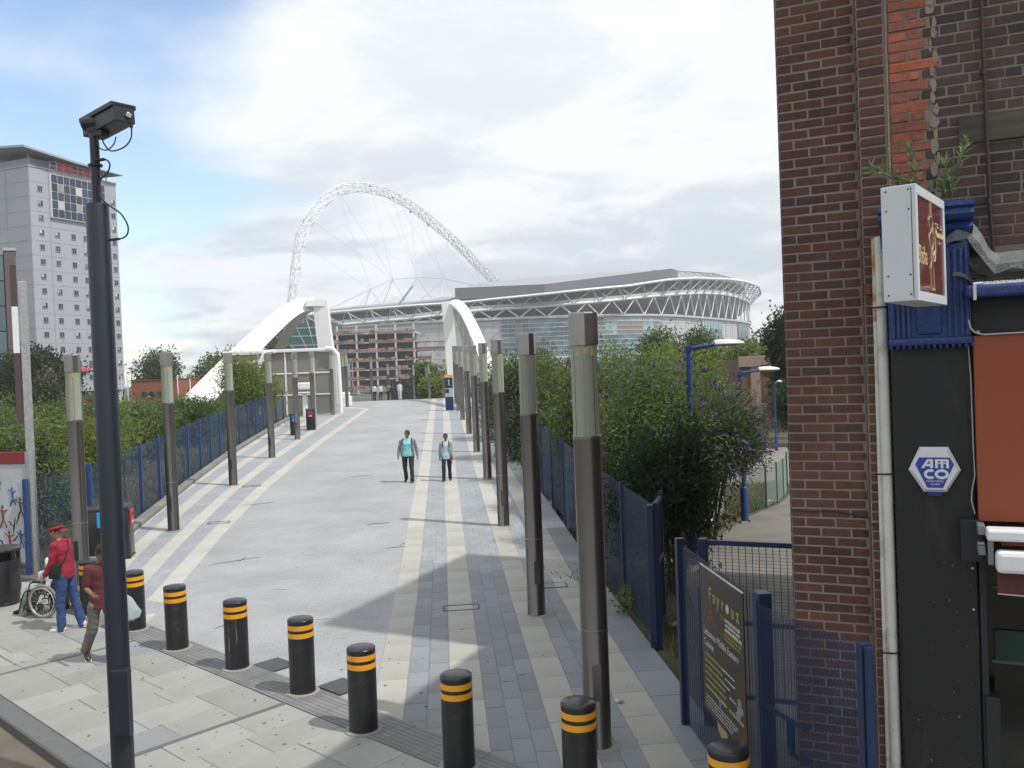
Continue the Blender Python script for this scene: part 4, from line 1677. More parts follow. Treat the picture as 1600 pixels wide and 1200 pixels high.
# ------------------------------------------------------------------ CCTV mast
M['navyblk'] = mat('navy_black_paint', (.013, .018, .030), .42, var=.2, scale=6, bump=.04, bscale=60)
cc = thing('cctv_mast', 'tall black camera pole with looping cables standing on the slab pavement', 'camera pole', (-4.16, 9.08, 0))
mb = MB()
mb.lathe([(.112, 0), (.112, 6.02), (.108, 6.035), (.05, 6.04)], 28)
mb.build('pole', M['navyblk'], cc, smooth=True)
mb = MB()
mb.lathe([(.046, 6.03), (.046, 6.80)], 16)
mb.build('neck', M['navyblk'], cc, smooth=True)
mb = MB()
mb.lathe([(.065, 6.42), (.072, 6.425), (.072, 6.44), (.065, 6.445)], 18)
mb.build('flange', M['navyblk'], cc, smooth=True)
mb = MB()
mb.bbox((-.02, -.165, .62), (.155, -.06, 1.30), .008)
mb.bbox((-.008, -.17, .64), (.143, -.162, 1.28), .004)
mb.build('service_door', M['navyblk'], cc)
cmz = Matrix.Translation((.0, 0, 6.86)) @ Matrix.Rotation(math.radians(-18), 4, 'Z')
mb = MB()
mb.tube([cmz @ Vector((-.10, -.02, .0)), cmz @ Vector((.10, .02, .0))], .07, 16)
mb.build('pan_head', M['navyblk'], cc, smooth=True)
mb = MB()
mb.bbox((-.05, -.05, -.10), (.05, .05, 0.0), .01, cmz)
mb.bbox((.02, -.045, -.15), (.14, .07, -.05), .01, cmz)
mb.build('pan_base', M['navyblk'], cc)
mb = MB()
TB = Matrix.Translation((.17, -.03, 6.86)) @ Matrix.Rotation(math.radians(52), 4, 'Z') @ Matrix.Rotation(math.radians(-4), 4, 'X')
mb.bbox((-.105, -.30, -.085), (.115, .34, .095), .008, TB)
mb.bbox((-.125, -.30, .06), (.135, .36, .108), .006, TB)
mb.build('camera_housing', M['navyblk'], cc)
mb = MB()
mb.lathe([(.03, 0), (.03, .02), (.018, .025)], 10, TB @ Matrix.Translation((.04, -.30, -.01)) @ Matrix.Rotation(math.pi / 2, 4, 'X'))
for a in range(5):
    mb.tube([TB @ Vector((.04, -.32, -.01)), TB @ Vector((.04 + .03 * math.cos(a * 1.256), -.325, -.01 + .03 * math.sin(a * 1.256)))], .005, 5)
mb.build('connector', M['steel'], cc)
mb = MB()
def V(*a): return Vector(a)
a0 = TB @ V(.07, -.30, -.07)
mb.tube([a0, a0 + V(0, 0, -.06)], .016, 8)
mb.build('cable_gland', M['navyblk'], cc)


def spline(pts, n=10):
    pts = [Vector(p) for p in pts]
    out = []
    for i in range(len(pts) - 1):
        p0, p1, p2, p3 = pts[max(i - 1, 0)], pts[i], pts[i + 1], pts[min(i + 2, len(pts) - 1)]
        for k in range(n):
            t = k / n
            out.append(.5 * ((2 * p1) + (-p0 + p2) * t + (2 * p0 - 5 * p1 + 4 * p2 - p3) * t * t + (-p0 + 3 * p1 - 3 * p2 + p3) * t ** 3))
    out.append(pts[-1])
    return out


mb = MB()
mb.tube(spline([a0 + V(0, 0, -.05), a0 + V(-.01, 0, -.16), a0 + V(-.08, .0, -.245), (.20, -.07, 6.555), (.13, -.07, 6.63), (.105, -.07, 6.73), (.09, -.06, 6.80)]), .0075, 7)
mb.tube(spline([(.075, -.05, 6.80), (.06, -.06, 6.70), (.075, -.07, 6.60), (.15, -.07, 6.565), (.22, -.06, 6.62), (.245, -.05, 6.70)]), .0065, 7)
mb.tube(spline([(.04, -.05, 6.47), (.13, -.06, 6.475), (.175, -.06, 6.42), (.14, -.06, 6.33), (.07, -.06, 6.27), (.055, -.06, 6.16), (.075, -.06, 6.08), (.16, -.06, 6.0), (.26, -.05, 5.92), (.315, -.03, 5.80), (.29, -.01, 5.71), (.21, 0, 5.675), (.11, 0, 5.67)]), .0085, 7)
mb.tube([(.03, -.05, 6.47), (.12, -.06, 6.476)], .017, 8)
mb.tube([(.10, 0, 5.67), (.21, 0, 5.676)], .014, 8)
mb.build('cable', M['navyblk'], cc, smooth=True)

# ------------------------------------------------------------------ left-hand street furniture
gp = thing('square_post', 'tall square galvanised post beside the painted board with a narrow sign edge-on', 'post', (-11.16, 20.42, 0), math.radians(28))
MB().bbox((-.09, -.09, -.05), (.09, .09, 6.62), .01).build('shaft', M['steel'], gp)
mb = MB()
mb.tube([(0, 0, 6.62), (0, 0, 6.68)], .03, 10)
mb.build('eye_bolt', M['steel'], gp)
M['brownsign'] = mat('brown_sign_edge', (.075, .045, .045), .6, var=.2)
mb = MB()
mb.bbox((-.24, -.06, 3.4), (-.11, .02, 4.98), .004)
mb.build('sign_strip', M['brownsign'], gp)
mb = MB()
mb.bbox((-.24, -.06, 4.985), (-.11, .02, 6.05), .004)
mb.build('white_strip', M['whitemetal'], gp)
mb = MB()
mb.bbox((-.24, -.06, 6.055), (-.11, .02, 7.0), .004)
mb.build('sign_strip', M['brownsign'], gp)

M['hoard'] = mat('white_painted_board', (.46, .49, .52), .7, var=.1, scale=3)
M['redpaint'] = mat('red_paint', (.22, .022, .028), .55, var=.15)
hb = thing('painted_board', 'white board with crude red, blue and brown painted figures and red top', 'mural board', (-12.9, 20.35, .0), math.atan2(-.45, 1.95))
mb = MB()
mb.bbox((0, -.03, .25), (1.98, .03, 2.48), .004)
mb.build('panel', M['hoard'], hb)
MB().bbox((-.02, -.05, 2.481), (2.0, .04, 2.75), .006).build('red_rail', M['redpaint'], hb)
mb = MB()
mb.bbox((1.98, -.06, 0), (2.10, .06, 2.74), .006)
mb.bbox((.95, -.075, 0), (1.02, -.035, 2.48), .006)
mb.build('post', M['steel'], hb)
cols = [mat('mural_red', (.35, .035, .03), .7), mat('mural_blue', (.03, .10, .34), .7), mat('mural_brown', (.16, .06, .03), .7), mat('mural_black', (.02, .02, .025), .7), mat('mural_green', (.05, .16, .12), .7)]
r3 = random.Random(9)
strokes = [MB() for _ in cols]
for k in range(16):
    c = r3.randrange(5)
    x, z = r3.uniform(1.05, 1.9), r3.uniform(.35, 2.4)
    pts = [(x, -.036, z)]
    a = r3.uniform(0, 6.28)
    for q in range(4):
        a += r3.uniform(-.9, .9)
        x += .055 * math.cos(a)
        z += .10 * math.sin(a)
        pts.append((min(max(x, 1.04), 1.94), -.036, min(max(z, .3), 2.44)))
    strokes[c].tube(pts, [.004, .012, .016, .01, .004], 5)
for (x, z, s, c) in ((1.30, 1.25, 1.0, 2), (1.58, 1.72, .8, 1), (1.78, 1.45, .9, 2), (1.45, .7, .9, 0), (1.75, .75, .8, 1), (1.2, 2.05, .7, 4)):
    # crude dancing figures: head, body, arms, legs
    st = strokes[c]
    st.ball((x, -.034, z + .26 * s), (.035 * s, .012, .045 * s), seg=8, rings=6)
    st.tube([(x, -.036, z + .2 * s), (x + .02, -.036, z)], .028 * s, 6)
    st.tube([(x - .12 * s, -.036, z + .25 * s), (x, -.036, z + .14 * s), (x + .13 * s, -.036, z + .2 * s)], .014 * s, 5)
    st.tube([(x - .08 * s, -.036, z - .22 * s), (x + .02, -.036, z), (x + .1 * s, -.036, z - .2 * s)], .018 * s, 5)
for c, st in enumerate(strokes):
    st.build('painted_figure', cols[c], hb, kind='stuff')

M['binblk'] = mat('black_plastic', (.014, .014, .016), .32, var=.25, scale=6, coat=.15)
M['gold'] = mat('gold_crest', (.34, .20, .08), .5, var=.4, scale=40, col2=(.30, .05, .03), cthr=(.5, .6), cscale=30)
bn = thing('litter_bin', 'round black litter bin with small gold crest beside the wheelchair', 'bin', (-10.05, 17.15, 0), -.35)
mb = MB()
mb.lathe([(.30, 0), (.315, .02), (.315, .06), (.30, .07), (.335, .30), (.345, .84), (.335, .87), (.30, .88)], 28)
mb.build('body', M['binblk'], bn, smooth=True)
mb = MB()
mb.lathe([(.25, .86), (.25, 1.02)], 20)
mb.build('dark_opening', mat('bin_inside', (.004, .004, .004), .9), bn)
mb = MB()
for a in np.arange(0, 6.28, 1.0472):
    mb.tube([(.31 * math.cos(a), .31 * math.sin(a), .86), (.31 * math.cos(a), .31 * math.sin(a), 1.05)], .035, 8)
mb.lathe([(.34, 1.04), (.36, 1.05), (.36, 1.085), (.33, 1.115), (.16, 1.14), (0, 1.145)], 28)
mb.build('hood', M['binblk'], bn, smooth=True)
mb = MB()
mb.ball((.0, -.345, .68), (.045, .012, .05), seg=10, rings=8)
mb.tube([(-.10, -.335, .62), (-.05, -.345, .60), (.0, -.348, .595), (.05, -.345, .60), (.10, -.335, .62)], .012, 6)
mb.build('crest', M['gold'], bn)

M['recblue'] = mat('recycling_blue', (.02, .28, .60), .45, var=.1)
M['recred'] = mat('recycling_red', (.50, .03, .05), .45, var=.1)


def recycle_bin(name, label, loc, rz, faces, group=None):
    t = thing(name, label, 'recycling bin', loc, rz, group)
    mb = MB()
    mb.bbox((-.36, -.30, .03), (.36, .30, 1.16), .05)
    mb.build('body', M['binblk'], t, smooth=True)
    vs = []
    mb = MB()
    prof = [(-.31, 1.155), (-.30, 1.20), (-.2, 1.255), (0, 1.275), (.2, 1.255), (.30, 1.20), (.31, 1.155)]
    for x in (-.37, .37):
        vs += [(x, y, z) for y, z in prof]
    n = len(prof)
    mb.add(vs, [(i, i + 1, n + i + 1, n + i) for i in range(n - 1)] + [tuple(range(n - 1, -1, -1)), tuple(range(n, 2 * n))])
    mb.build('lid', M['binblk'], t, smooth=True)
    for side, m_ in faces:
        T_ = Matrix.Rotation(side, 4, 'Z')
        off = -.30 if abs(math.cos(side)) > .5 else -.36
        mb = MB()
        mb.bbox((-.17, off - .022, .76), (.17, off + .01, 1.12), .015, T_)
        p_ = mb.build('coloured_panel', m_, t)
        mb = MB()
        mb.bbox((-.11, off - .027, .98), (.11, off - .015, 1.04), .002, T_)
        mb.build('slot', M['bollard'], p_)
        mb = MB()
        mb.bbox((-.10, off - .025, .80), (.10, off - .02, .86), .001, T_)
        mb.build('white_label', M['pwhite'], p_)
    mb = MB()
    mb.bbox((-.37, -.31, 0), (.37, .31, .05), .01)
    mb.build('plinth', M['binblk'], t)
    return t


recycle_bin('recycling_bin', 'large black recycling bin with blue and red panels behind the camera pole', (-9.55, 20.75, .12), .22, [(0, M['recblue']), (math.pi / 2, M['recred'])], 'recycling bins').scale = (1.3, 1, 1)
recycle_bin('recycling_bin', 'black recycling bin with a blue panel near the taupe screen', (-12.72, 51.6, zr(51.6)), .1, [(0, M['recblue'])], 'recycling bins').scale = (.72, .8, 1.02)
recycle_bin('recycling_bin', 'black recycling bin with a red panel near the taupe screen', (-12.42, 54.4, zr(54.4)), .1, [(0, M['recred'])], 'recycling bins').scale = (.75, .8, 1.04)

# wayfinding totem near the crest
M['navy'] = mat('navy_panel', (.010, .025, .075), .35, var=.1)
M['yellow'] = mat('totem_yellow', (.80, .42, .02), .45)
M['mapp'] = mat('map_print', (.38, .52, .56), .4, var=.15, scale=3, col2=(.33, .45, .12), cthr=(.52, .56), cscale=3.5)
tt = thing('wayfinding_totem', 'slim navy map totem with yellow top near the crest of the ramp', 'map sign', (-4.72, 66.2, zr(66.2)), .02)
MB().bbox((-.30, -.06, 0), (.30, .06, 1.0), .01).build('base_panel', M['navy'], tt)
MB().bbox((-.29, -.055, 1.0), (.29, .055, 1.66), .005).build('map_panel', M['mapp'], tt)
MB().bbox((-.30, -.06, 1.66), (.30, .06, 2.44), .005).build('head_panel', M['navy'], tt)
MB().bbox((-.31, -.065, 2.44), (.31, .065, 2.66), .01).build('yellow_top', M['yellow'], tt)
mb = MB()
mb.ball((0, -.062, 2.22), (.06, .01, .07), seg=8, rings=6)
mb.tube([(0, -.062, 2.15), (.02, -.062, 1.98)], .05, 6)
mb.tube([(-.06, -.062, 1.83), (.02, -.062, 2.0), (.10, -.062, 1.84)], .03, 6)
mb.build('walking_symbol', M['pwhite'], tt)
MB().bbox((-.27, -.064, 1.28), (.0, -.054, 1.60), .003).build('text_panel', M['navy'], tt)

# blue street lamps along the alley
M['lampblue'] = mat('royal_blue_paint', (.02, .045, .19), .4, var=.15, scale=6)
M['lampglass'] = mat('white_lamp_canopy', (.62, .63, .60), .4, var=.08)
M['lens'] = mat('lamp_bowl', (.42, .43, .40), .25, var=.1)


def street_lamp(label, loc, h, rz):
    t = thing('street_lamp', label, 'street lamp', loc, rz, 'blue street lamps by the alley')
    mb = MB()
    mb.lathe([(.115, -.3), (.115, 1.0), (.105, 1.06), (.06, 1.10), (.058, h)], 16)
    mb.build('column', M['lampblue'], t, smooth=True)
    mb = MB()
    mb.bbox((-.07, -.07, h - .02), (.07, .07, h + .12), .01)
    mb.tube([(0, 0, h + .05), (.62, 0, h + .12)], .04, 10)
    mb.build('bracket_arm', M['lampblue'], t)
    mb = MB()
    n = 9
    vs, fs = [], []
    ring_n = 12
    for i in range(n):
        f = i / (n - 1)
        w = .15 * (math.sin(math.pi * min(1, .18 + f * .75)) ** .6)
        top = .11 * (math.sin(math.pi * min(1, .25 + f * .66)) ** .7)
        for k in range(ring_n):
            a = 2 * math.pi * k / ring_n
            zc = math.sin(a)
            vs.append((.60 + .68 * f, w * math.cos(a), h + .13 + (top * zc if zc > 0 else .03 * zc)))
    for i in range(n - 1):
        for k in range(ring_n):
            k2 = (k + 1) % ring_n
            fs.append((i * ring_n + k, i * ring_n + k2, (i + 1) * ring_n + k2, (i + 1) * ring_n + k))
    fs.append(tuple(range(ring_n - 1, -1, -1)))
    fs.append(tuple((n - 1) * ring_n + k for k in range(ring_n)))
    mb.add(vs, fs)
    mb.build('lamp_head', M['lampglass'], t, smooth=True)
    mb = MB()
    mb.ball((.98, 0, h + .105), (.26, .10, .035), seg=12, rings=6)
    mb.build('lamp_bowl', M['lens'], t, smooth=True)
    return t


l0 = street_lamp('tall blue street lamp with white head rising out of the bushes', (3.96, 19.8, za(19.8)), 4.62, .12)
copy_thing(l0, (7.08, 27.5, za(27.5)), .10, 'blue street lamp with white head at the edge of the grey path', .985)
copy_thing(l0, (11.55, 36.7, za(36.7)), .5, 'blue street lamp beside the brick building edge with its head hidden', .985)
copy_thing(l0, (17.45, 59, za(59)), .9, 'small distant blue street lamp beyond the green fence', .985)

# green chain-link fence beside the path
M['green'] = mat('green_fence_paint', (.016, .045, .030), .6, var=.2)
M['chain'] = mat('green_chain_wire', (.05, .10, .075), .5, var=.2)
mb = MB()
hh, ww, sp = 1.42, 2.0, .055
k = -int(hh / sp)
while k * sp < ww:
    x0 = k * sp
    a = (max(x0, 0), 0, max(0, -x0))
    x1 = min(x0 + hh, ww)
    b_ = (x1, 0, x1 - x0)
    if a[0] < b_[0]:
        mb.tube([a, b_], .0024, 3, cap=False)
        mb.tube([(a[0], .004, hh - a[2]), (b_[0], .004, hh - b_[2])], .0024, 3, cap=False)
    k += 1
mb.tube([(0, 0, hh - .01), (ww, 0, hh - .01)], .003, 3)
chain_me = mb.mesh('chain_link', M['chain'])
gpost = MB().bbox((-.028, -.028, -.2), (.028, .028, 1.5), .004).mesh('post', M['green'])
cf = thing('chain_link_fence', 'green chain-link fence with thin posts along the grey path', 'fence', (5.2, 25.2, 0))
cpts = [(5.0, 24.2), (5.75, 26.2), (6.30, 28.0), (6.95, 29.6), (7.75, 29.9), (8.75, 31.0), (9.60, 32.6), (10.45, 34.6), (11.2, 36.6), (11.9, 38.8)]
O = Vector(cf.location)
for i, (x, y) in enumerate(cpts):
    a = Vector((x, y, za(y)))
    link('post', gpost, cf, a - O)
    if i + 1 < len(cpts):
        b_ = Vector((*cpts[i + 1], za(cpts[i + 1][1])))
        d = b_ - a
        o = link('chain_link', chain_me, cf, a - O + Vector((0, 0, .04)))
        o.rotation_euler = (0, -math.atan2(d.z, math.hypot(d.x, d.y)), math.atan2(d.y, d.x))
        o.scale = (d.length / ww, 1, 1)

# litter by the fence and on the ramp
M['litter'] = mat('white_litter', (.5, .5, .5), .7, var=.15)


def litter(label, x, y, z, s, seed, m=None, n=7):
    r = random.Random(seed)
    mb = MB()
    mb.ball((0, 0, s * .35), (s, s * .7, s * .38), seg=n, rings=5)
    mb.v = [(a + r.uniform(-.3, .3) * s, b + r.uniform(-.3, .3) * s, max(.001, c + r.uniform(-.25, .3) * s)) for a, b, c in mb.v]
    o = mb.build('litter', m or M['litter'])
    o.location = (x, y, z)
    tag(o, label, 'litter', 'scraps of litter')


litter('scrap of white paper on the outermost cream band near the poster', 1.18, 10.9, .02, .055, 1)
litter('crumpled white plastic bag beside the base of the blue street lamp', 5.45, 25.6, za(25.6) + .02, .33, 2)
litter('white rag at the foot of the green fence', 9.2, 32.1, za(32.1) + .02, .18, 3)
litter('white and black rubbish in the dirt behind the gate leaf', 2.45, 14.0, 0, .10, 5)
litter('small white scrap in the dirt beside the blue mesh gate', 1.98, 11.0, 0, .03, 6)
litter('red scrap in the dry grass behind the alley gate', 2.75, 13.0, 0, .07, 7, M['recred'])

# ------------------------------------------------------------------ white bridge arches and screens at the crest
M['whitepaint'] = mat('white_bridge_paint', (.80, .80, .78), .45, var=.05, scale=1.5, col2=(.68, .68, .65), cthr=(.55, .75), cscale=1.2, stretch=(1, 1, .25))
M['offwhite'] = mat('weathered_white_steel', (.78, .79, .77), .5, var=.06, scale=.8)
M['panelgrey'] = mat('taupe_screen_panel', (.215, .20, .175), .6, var=.08, scale=1)


def box_beam(mb, pts, w, d, side):
    """rectangular-section beam along a curve; side = direction of the width"""
    pts = [Vector(p) for p in pts]
    if side is None:          # broad faces turned towards the street
        side = (pts[-1] - pts[0]).cross(pts[len(pts) // 2] - Vector((0, 0, 4.2)))
    side = Vector(side).normalized()
    vs, fs = [], []
    for i, p in enumerate(pts):
        t = (pts[min(i + 1, len(pts) - 1)] - pts[max(i - 1, 0)]).normalized()
        s = (side - t * side.dot(t)).normalized()
        u = t.cross(s)
        wi = w[i] if isinstance(w, (list, tuple)) else w
        di = d[i] if isinstance(d, (list, tuple)) else d
        vs += [p + s * wi / 2 + u * di / 2, p - s * wi / 2 + u * di / 2, p - s * wi / 2 - u * di / 2, p + s * wi / 2 - u * di / 2]
    for i in range(len(pts) - 1):
        for k in range(4):
            k2 = (k + 1) % 4
            fs.append((4 * i + k, 4 * i + k2, 4 * i + 4 + k2, 4 * i + 4 + k))
    fs.append((3, 2, 1, 0))
    e = 4 * (len(pts) - 1)
    fs.append((e, e + 1, e + 2, e + 3))
    mb.add(vs, fs)


br = thing('bridge_arch', 'white steel bridge arch behind the taupe screen with an inclined leg down into bushes', 'bridge arch', (-16.4, 80, 0))
O = Vector(br.location)
mb = MB()
box_beam(mb, [(-16.05, 80, 1.0), (-16.35, 80, 4.5), (-16.75, 80, 8.0), (-16.95, 80, 10.9)], 1.28, .9, (1, 0, 0))
mb.build('upright_leg', M['whitepaint'], br, org=O)
mb = MB()
cv = spline([(-25.0, 58.8, -1.2), (-22.8, 62.5, 2.2), (-21.45, 69.5, 5.75), (-20.25, 74.5, 8.3), (-19.55, 77.2, 9.6), (-18.8, 79.3, 10.45), (-17.6, 80.4, 10.7)], 5)
box_beam(mb, cv, [1.85 - .65 * i / (len(cv) - 1) for i in range(len(cv))], .4, None)
mb.build('inclined_leg', M['whitepaint'], br, org=O)
mb = MB()
cv = spline([(-29.5, 104, 2.0), (-26.0, 97, 5.8), (-22.3, 89.5, 8.8), (-18.9, 82, 10.4), (-17.6, 80.2, 10.6)], 5)
box_beam(mb, cv, .95, .6, None)
mb.build('rear_leg', M['offwhite'], br, org=O)
mb = MB()
box_beam(mb, [(-18.2, 79.6, 10.72), (-16.6, 80, 10.72)], 1.0, .55, (0, 1, 0))
mb.build('apex_block', M['offwhite'], br, org=O)
mb = MB()
for k in range(7):
    f = k / 6
    a = Vector((-18.9, 82, 10.3)).lerp(Vector((-29, 102, 2.5)), f)
    mb.tube([a, Vector((-16.6, 80 + 16 * f, 1.7))], .035, 5)
mb.build('hanger', M['steel'], br, org=O)

b2 = thing('bridge_arch', 'white steel bridge arch behind the map totem with legs behind the lamp columns', 'bridge arch', (-5.6, 80, 0))
O = Vector(b2.location)
mb = MB()
box_beam(mb, [(-5.15, 80, 1.0), (-5.3, 80, 4.5), (-5.45, 80, 8.0), (-5.57, 80, 10.45)], [1.0, 1.0, .98, .96], .8, (1, 0, 0))
mb.build('upright_leg', M['whitepaint'], b2, org=O)
mb = MB()
cv = spline([(-5.35, 80.2, 10.2), (-4.7, 79.4, 10.15), (-3.85, 76.5, 9.25), (-2.85, 71.5, 7.35), (-1.95, 66.2, 5.2), (-.95, 60, 2.0), (-.4, 57, -1.0)], 5)
box_beam(mb, cv, [.86] * len(cv), .4, None)
mb.build('inclined_leg', M['whitepaint'], b2, org=O)
mb = MB()
cv = spline([(-5.1, 80.3, 10.1), (-4.75, 82, 9.2), (-4.3, 86, 6.9), (-4.0, 90, 4.4), (-3.8, 94, 1.2)], 5)
box_beam(mb, cv, .8, .7, (1, .25, .4))
mb.build('rear_leg', M['offwhite'], b2, org=O)
mb = MB()
for k in range(8):
    f = k / 7
    mb.tube([Vector((-4.6, 80.5, 9.9)).lerp(Vector((-1.5, 88.5, 5.2)), f), Vector((-4.9, 80 + 9 * f, 1.7))], .04, 5)
mb.build('hanger', M['steel'], b2, org=O)

# taupe screens framed in white tube
sc = thing('screen_wall', 'taupe panel screen in a white tubular frame below the bridge arch', 'screen', (-13.1, 67.2, 1.2))
O = Vector(sc.location)
Ys = 67.6
for r_, (z0, z1) in enumerate(((1.25, 2.78), (2.86, 4.42), (4.52, 6.05))):
    xs_ = [(-21.4, -19.3), (-19.2, -17.25), (-17.15, -15.1), (-15.0, -13.75)]
    for c_, (a, b_) in enumerate(xs_):
        MB().bbox((a, Ys - .04, z0), (b_, Ys + .04, z1), .01).build('panel', M['panelgrey'], sc, org=O)
mb = MB()
for z in (2.82, 4.47):
    mb.bbox((-21.5, Ys - .10, z - .05), (-13.4, Ys - .05, z + .05))
for x in (-21.5, -19.25, -17.2, -15.05):
    mb.bbox((x - .06, Ys - .09, 1.2), (x + .06, Ys - .045, 6.1))
mb.build('white_frame', M['whitepaint'], sc, org=O)
mb = MB()
mb.bbox((-21.9, Ys - .25, 6.08), (-13.6, Ys + .1, 6.32), .05)
mb.bbox((-13.72, Ys - .20, 1.2), (-13.38, Ys + .12, 6.1), .05)
mb.build('top_beam', M['whitepaint'], sc, org=O)
mb = MB()
mb.tube(spline([(-14.0, Ys - .3, 6.25), (-13.55, Ys - .3, 6.2), (-13.22, Ys - .3, 5.85), (-13.12, Ys - .3, 5.3), (-13.05, Ys - .3, 1.2)], 5), .17, 10)
mb.build('corner_tube', M['whitepaint'], sc, smooth=True, org=O)
mb = MB()
mb.tube(spline([(-17.9, Ys - .35, 6.2), (-18.6, Ys - .35, 6.05), (-19.0, Ys - .35, 5.4), (-19.6, Ys - .35, 3.6)], 5), .16, 8)
mb.tube([(-21.9, Ys - .3, 5.3), (-18.6, Ys - .3, 5.5)], .10, 8)
mb.build('side_tube', M['whitepaint'], sc, smooth=True, org=O)
mb = MB()
mb.bbox((-15.9, 65.6, 3.25), (-14.9, 66.6, 3.75), .08)
mb.bbox((-16.1, 65.5, 2.95), (-14.8, 66.7, 3.05), .03)
mb.bbox((-15.6, 65.8, 1.0), (-15.3, 66.2, 3.0), .03)
tag(mb.build('signal_cabinet', M['whitepaint']), 'white boxy cabinet standing in front of the taupe screen', 'cabinet')
mb = MB()
mb.bbox((-14.75, 75.6, 1.5), (-13.95, 77.2, 2.35), .08)
mb.bbox((-14.65, 75.9, 2.35), (-14.05, 76.9, 2.72), .12)
mb.bbox((-14.5, 75.5, 1.3), (-14.2, 75.9, 1.6), .03)
tag(mb.build('white_cart', M['whitepaint']), 'small white covered cart at the crest beside the white frame', 'cart')
# bridge parapet beyond the crest
mb = MB()
for s, x in ((0, -16.9), (1, -5.0)):
    for z in (2.15, 2.5):
        mb.tube([(x, 82, z), (x - .1, 90, z - .12), (x - .3, 112, z - 1.0)], .03, 5)
    for k in range(13):
        mb.tube([(x - .3 * k / 12, 82 + 2.5 * k, zr(82 + 2.5 * k) - .2), (x - .3 * k / 12, 82 + 2.5 * k, zr(82 + 2.5 * k) + .95)], .03, 5)
tag(mb.build('bridge_railing', M['steel']), 'thin grey steel railings along both sides of the bridge beyond the crest', 'railing')
M['darkhedge'] = mat('dark_wall', (.035, .035, .037), .9, var=.4, scale=.6)  # the wall's own dark tone
mb = MB()
mb.bbox((-19, 139, -3), (-4, 140, 2.9))
tag(mb.build('low_wall', M['darkhedge']), 'low dark wall across the far end of the bridge behind the standing group', 'wall')

# ------------------------------------------------------------------ unfinished building behind the bridge
M['slabedge'] = mat('floor_slab_concrete', (.55, .55, .52), .8, var=.1, scale=.4)
M['netting'] = mat('red_safety_netting', (.34, .15, .13), .85, var=.5, scale=1.4, rnd=.4, col2=(.28, .20, .18), cthr=(.45, .6), cscale=.5)
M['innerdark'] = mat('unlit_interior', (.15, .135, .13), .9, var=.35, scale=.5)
cb = thing('unfinished_building', 'unfinished concrete frame building with red netting on every floor edge', 'building', (-48, 300, -3))
O = Vector(cb.location)
zf = [-1.0, 2.2, 5.3, 8.4, 11.5, 14.6, 17.7]
for i, z in enumerate(zf):
    x0 = -65.5 if z > 8 else -56
    MB().bbox((x0, 300, z), (-32.0, 318, z + .38)).build('floor_slab', M['slabedge'], cb, org=O)
    if z < 17.5:
        MB().bbox((-32.0, 302, z + .02), (-21.0, 312, z + .32)).build('floor_slab', M['slabedge'], cb, org=O)
    x = x0 + .3
    r = random.Random(i)
    while x < -32.5:
        w = r.uniform(.8, 2.6)
        if r.random() < .93:
            MB().bbox((x, 299.75, z + .36), (min(x + w, -32.3), 299.9, z + r.uniform(.75, 1.55))).build('safety_netting', M['netting'], cb, org=O)
        x += w + r.uniform(.0, .35)
    if 5 < z < 12 or z < 3:
        MB().bbox((-31.8, 301.8, z + .34), (-22 if i != 3 else -27, 301.95, z + 1.2)).build('safety_netting', M['netting'], cb, org=O)
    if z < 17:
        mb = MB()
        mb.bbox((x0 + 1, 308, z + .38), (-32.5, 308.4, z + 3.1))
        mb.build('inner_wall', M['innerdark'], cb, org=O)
for x in (-65, -58.5, -52, -45.3, -38.8, -32.6):
    for y in (300.5,):
        MB().bbox((x - .3, y - .6, -4 if x > -57 else 8), (x + .3, y, 20.8)).build('column', M['slabedge'], cb, org=O)
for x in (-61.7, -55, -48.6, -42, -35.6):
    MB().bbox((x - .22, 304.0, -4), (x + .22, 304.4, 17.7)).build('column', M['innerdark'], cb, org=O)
for x in (-26.6, -21.4):
    MB().bbox((x - .2, 301.9, -4), (x + .2, 302.3, 15)).build('column', M['slabedge'], cb, org=O)
mb = MB()
for k in range(12):
    x = -64 + k * 2.75
    mb.tube([(x, 300.2, 18), (x, 300.2, 19.8)], .07, 5)
mb.tube([(-65, 300.2, 19.3), (-32.6, 300.2, 19.3)], .06, 5)
mb.build('edge_railing', M['slabedge'], cb, org=O)
# tilted crane jib tube beside the roof
M['teal'] = mat('teal_glass', (.025, .085, .085), .12, var=.25, scale=.3)
M['tealband'] = mat('pale_teal_band', (.22, .36, .34), .4, var=.1)
tb = thing('teal_building', 'teal glass building seen through the bridge arch above the taupe screen', 'building', (-78, 330, -3))
O = Vector(tb.location)
MB().bbox((-89, 330, -3), (-66, 350, 24)).build('glass_wall', M['teal'], tb, org=O)
for z in (4, 8, 12, 15.6, 19, 22):
    MB().bbox((-89.1, 329.8, z), (-65.9, 330.1, z + .5)).build('spandrel', M['tealband'], tb, org=O)

# ------------------------------------------------------------------ stadium
M['stclad'] = mat('pale_metal_cladding', (.50, .51, .53), .5, var=.05, scale=.05)
M['stwhite'] = mat('white_structural_steel', (.78, .79, .80), .45, var=.04, scale=.1)
M['stgrey'] = mat('grey_steelwork', (.36, .38, .41), .5, var=.08, scale=.1)
M['stdark'] = mat('grey_soffit_sheet', (.34, .35, .375), .7, var=.15, scale=.08)  # plain mid-grey for upper bowl and soffit
M['fascia'] = mat('slate_fascia', (.155, .168, .195), .6, var=.05, scale=.05)
M['roof'] = mat('grey_roof_sheet', (.29, .30, .32), .5, var=.05, scale=.05)
M['stglass'] = mat('blue_green_glazing', (.12, .20, .24), .12, var=.15, scale=.1, rnd=.4)
M['stglass2'] = mat('pale_green_glazing', (.30, .46, .45), .2, var=.1, scale=.1, rnd=.2)
M['louvre'] = mat('taupe_louvre', (.26, .235, .23), .6, var=.1)
M['seam'] = mat('cladding_seam', (.36, .37, .39), .6)
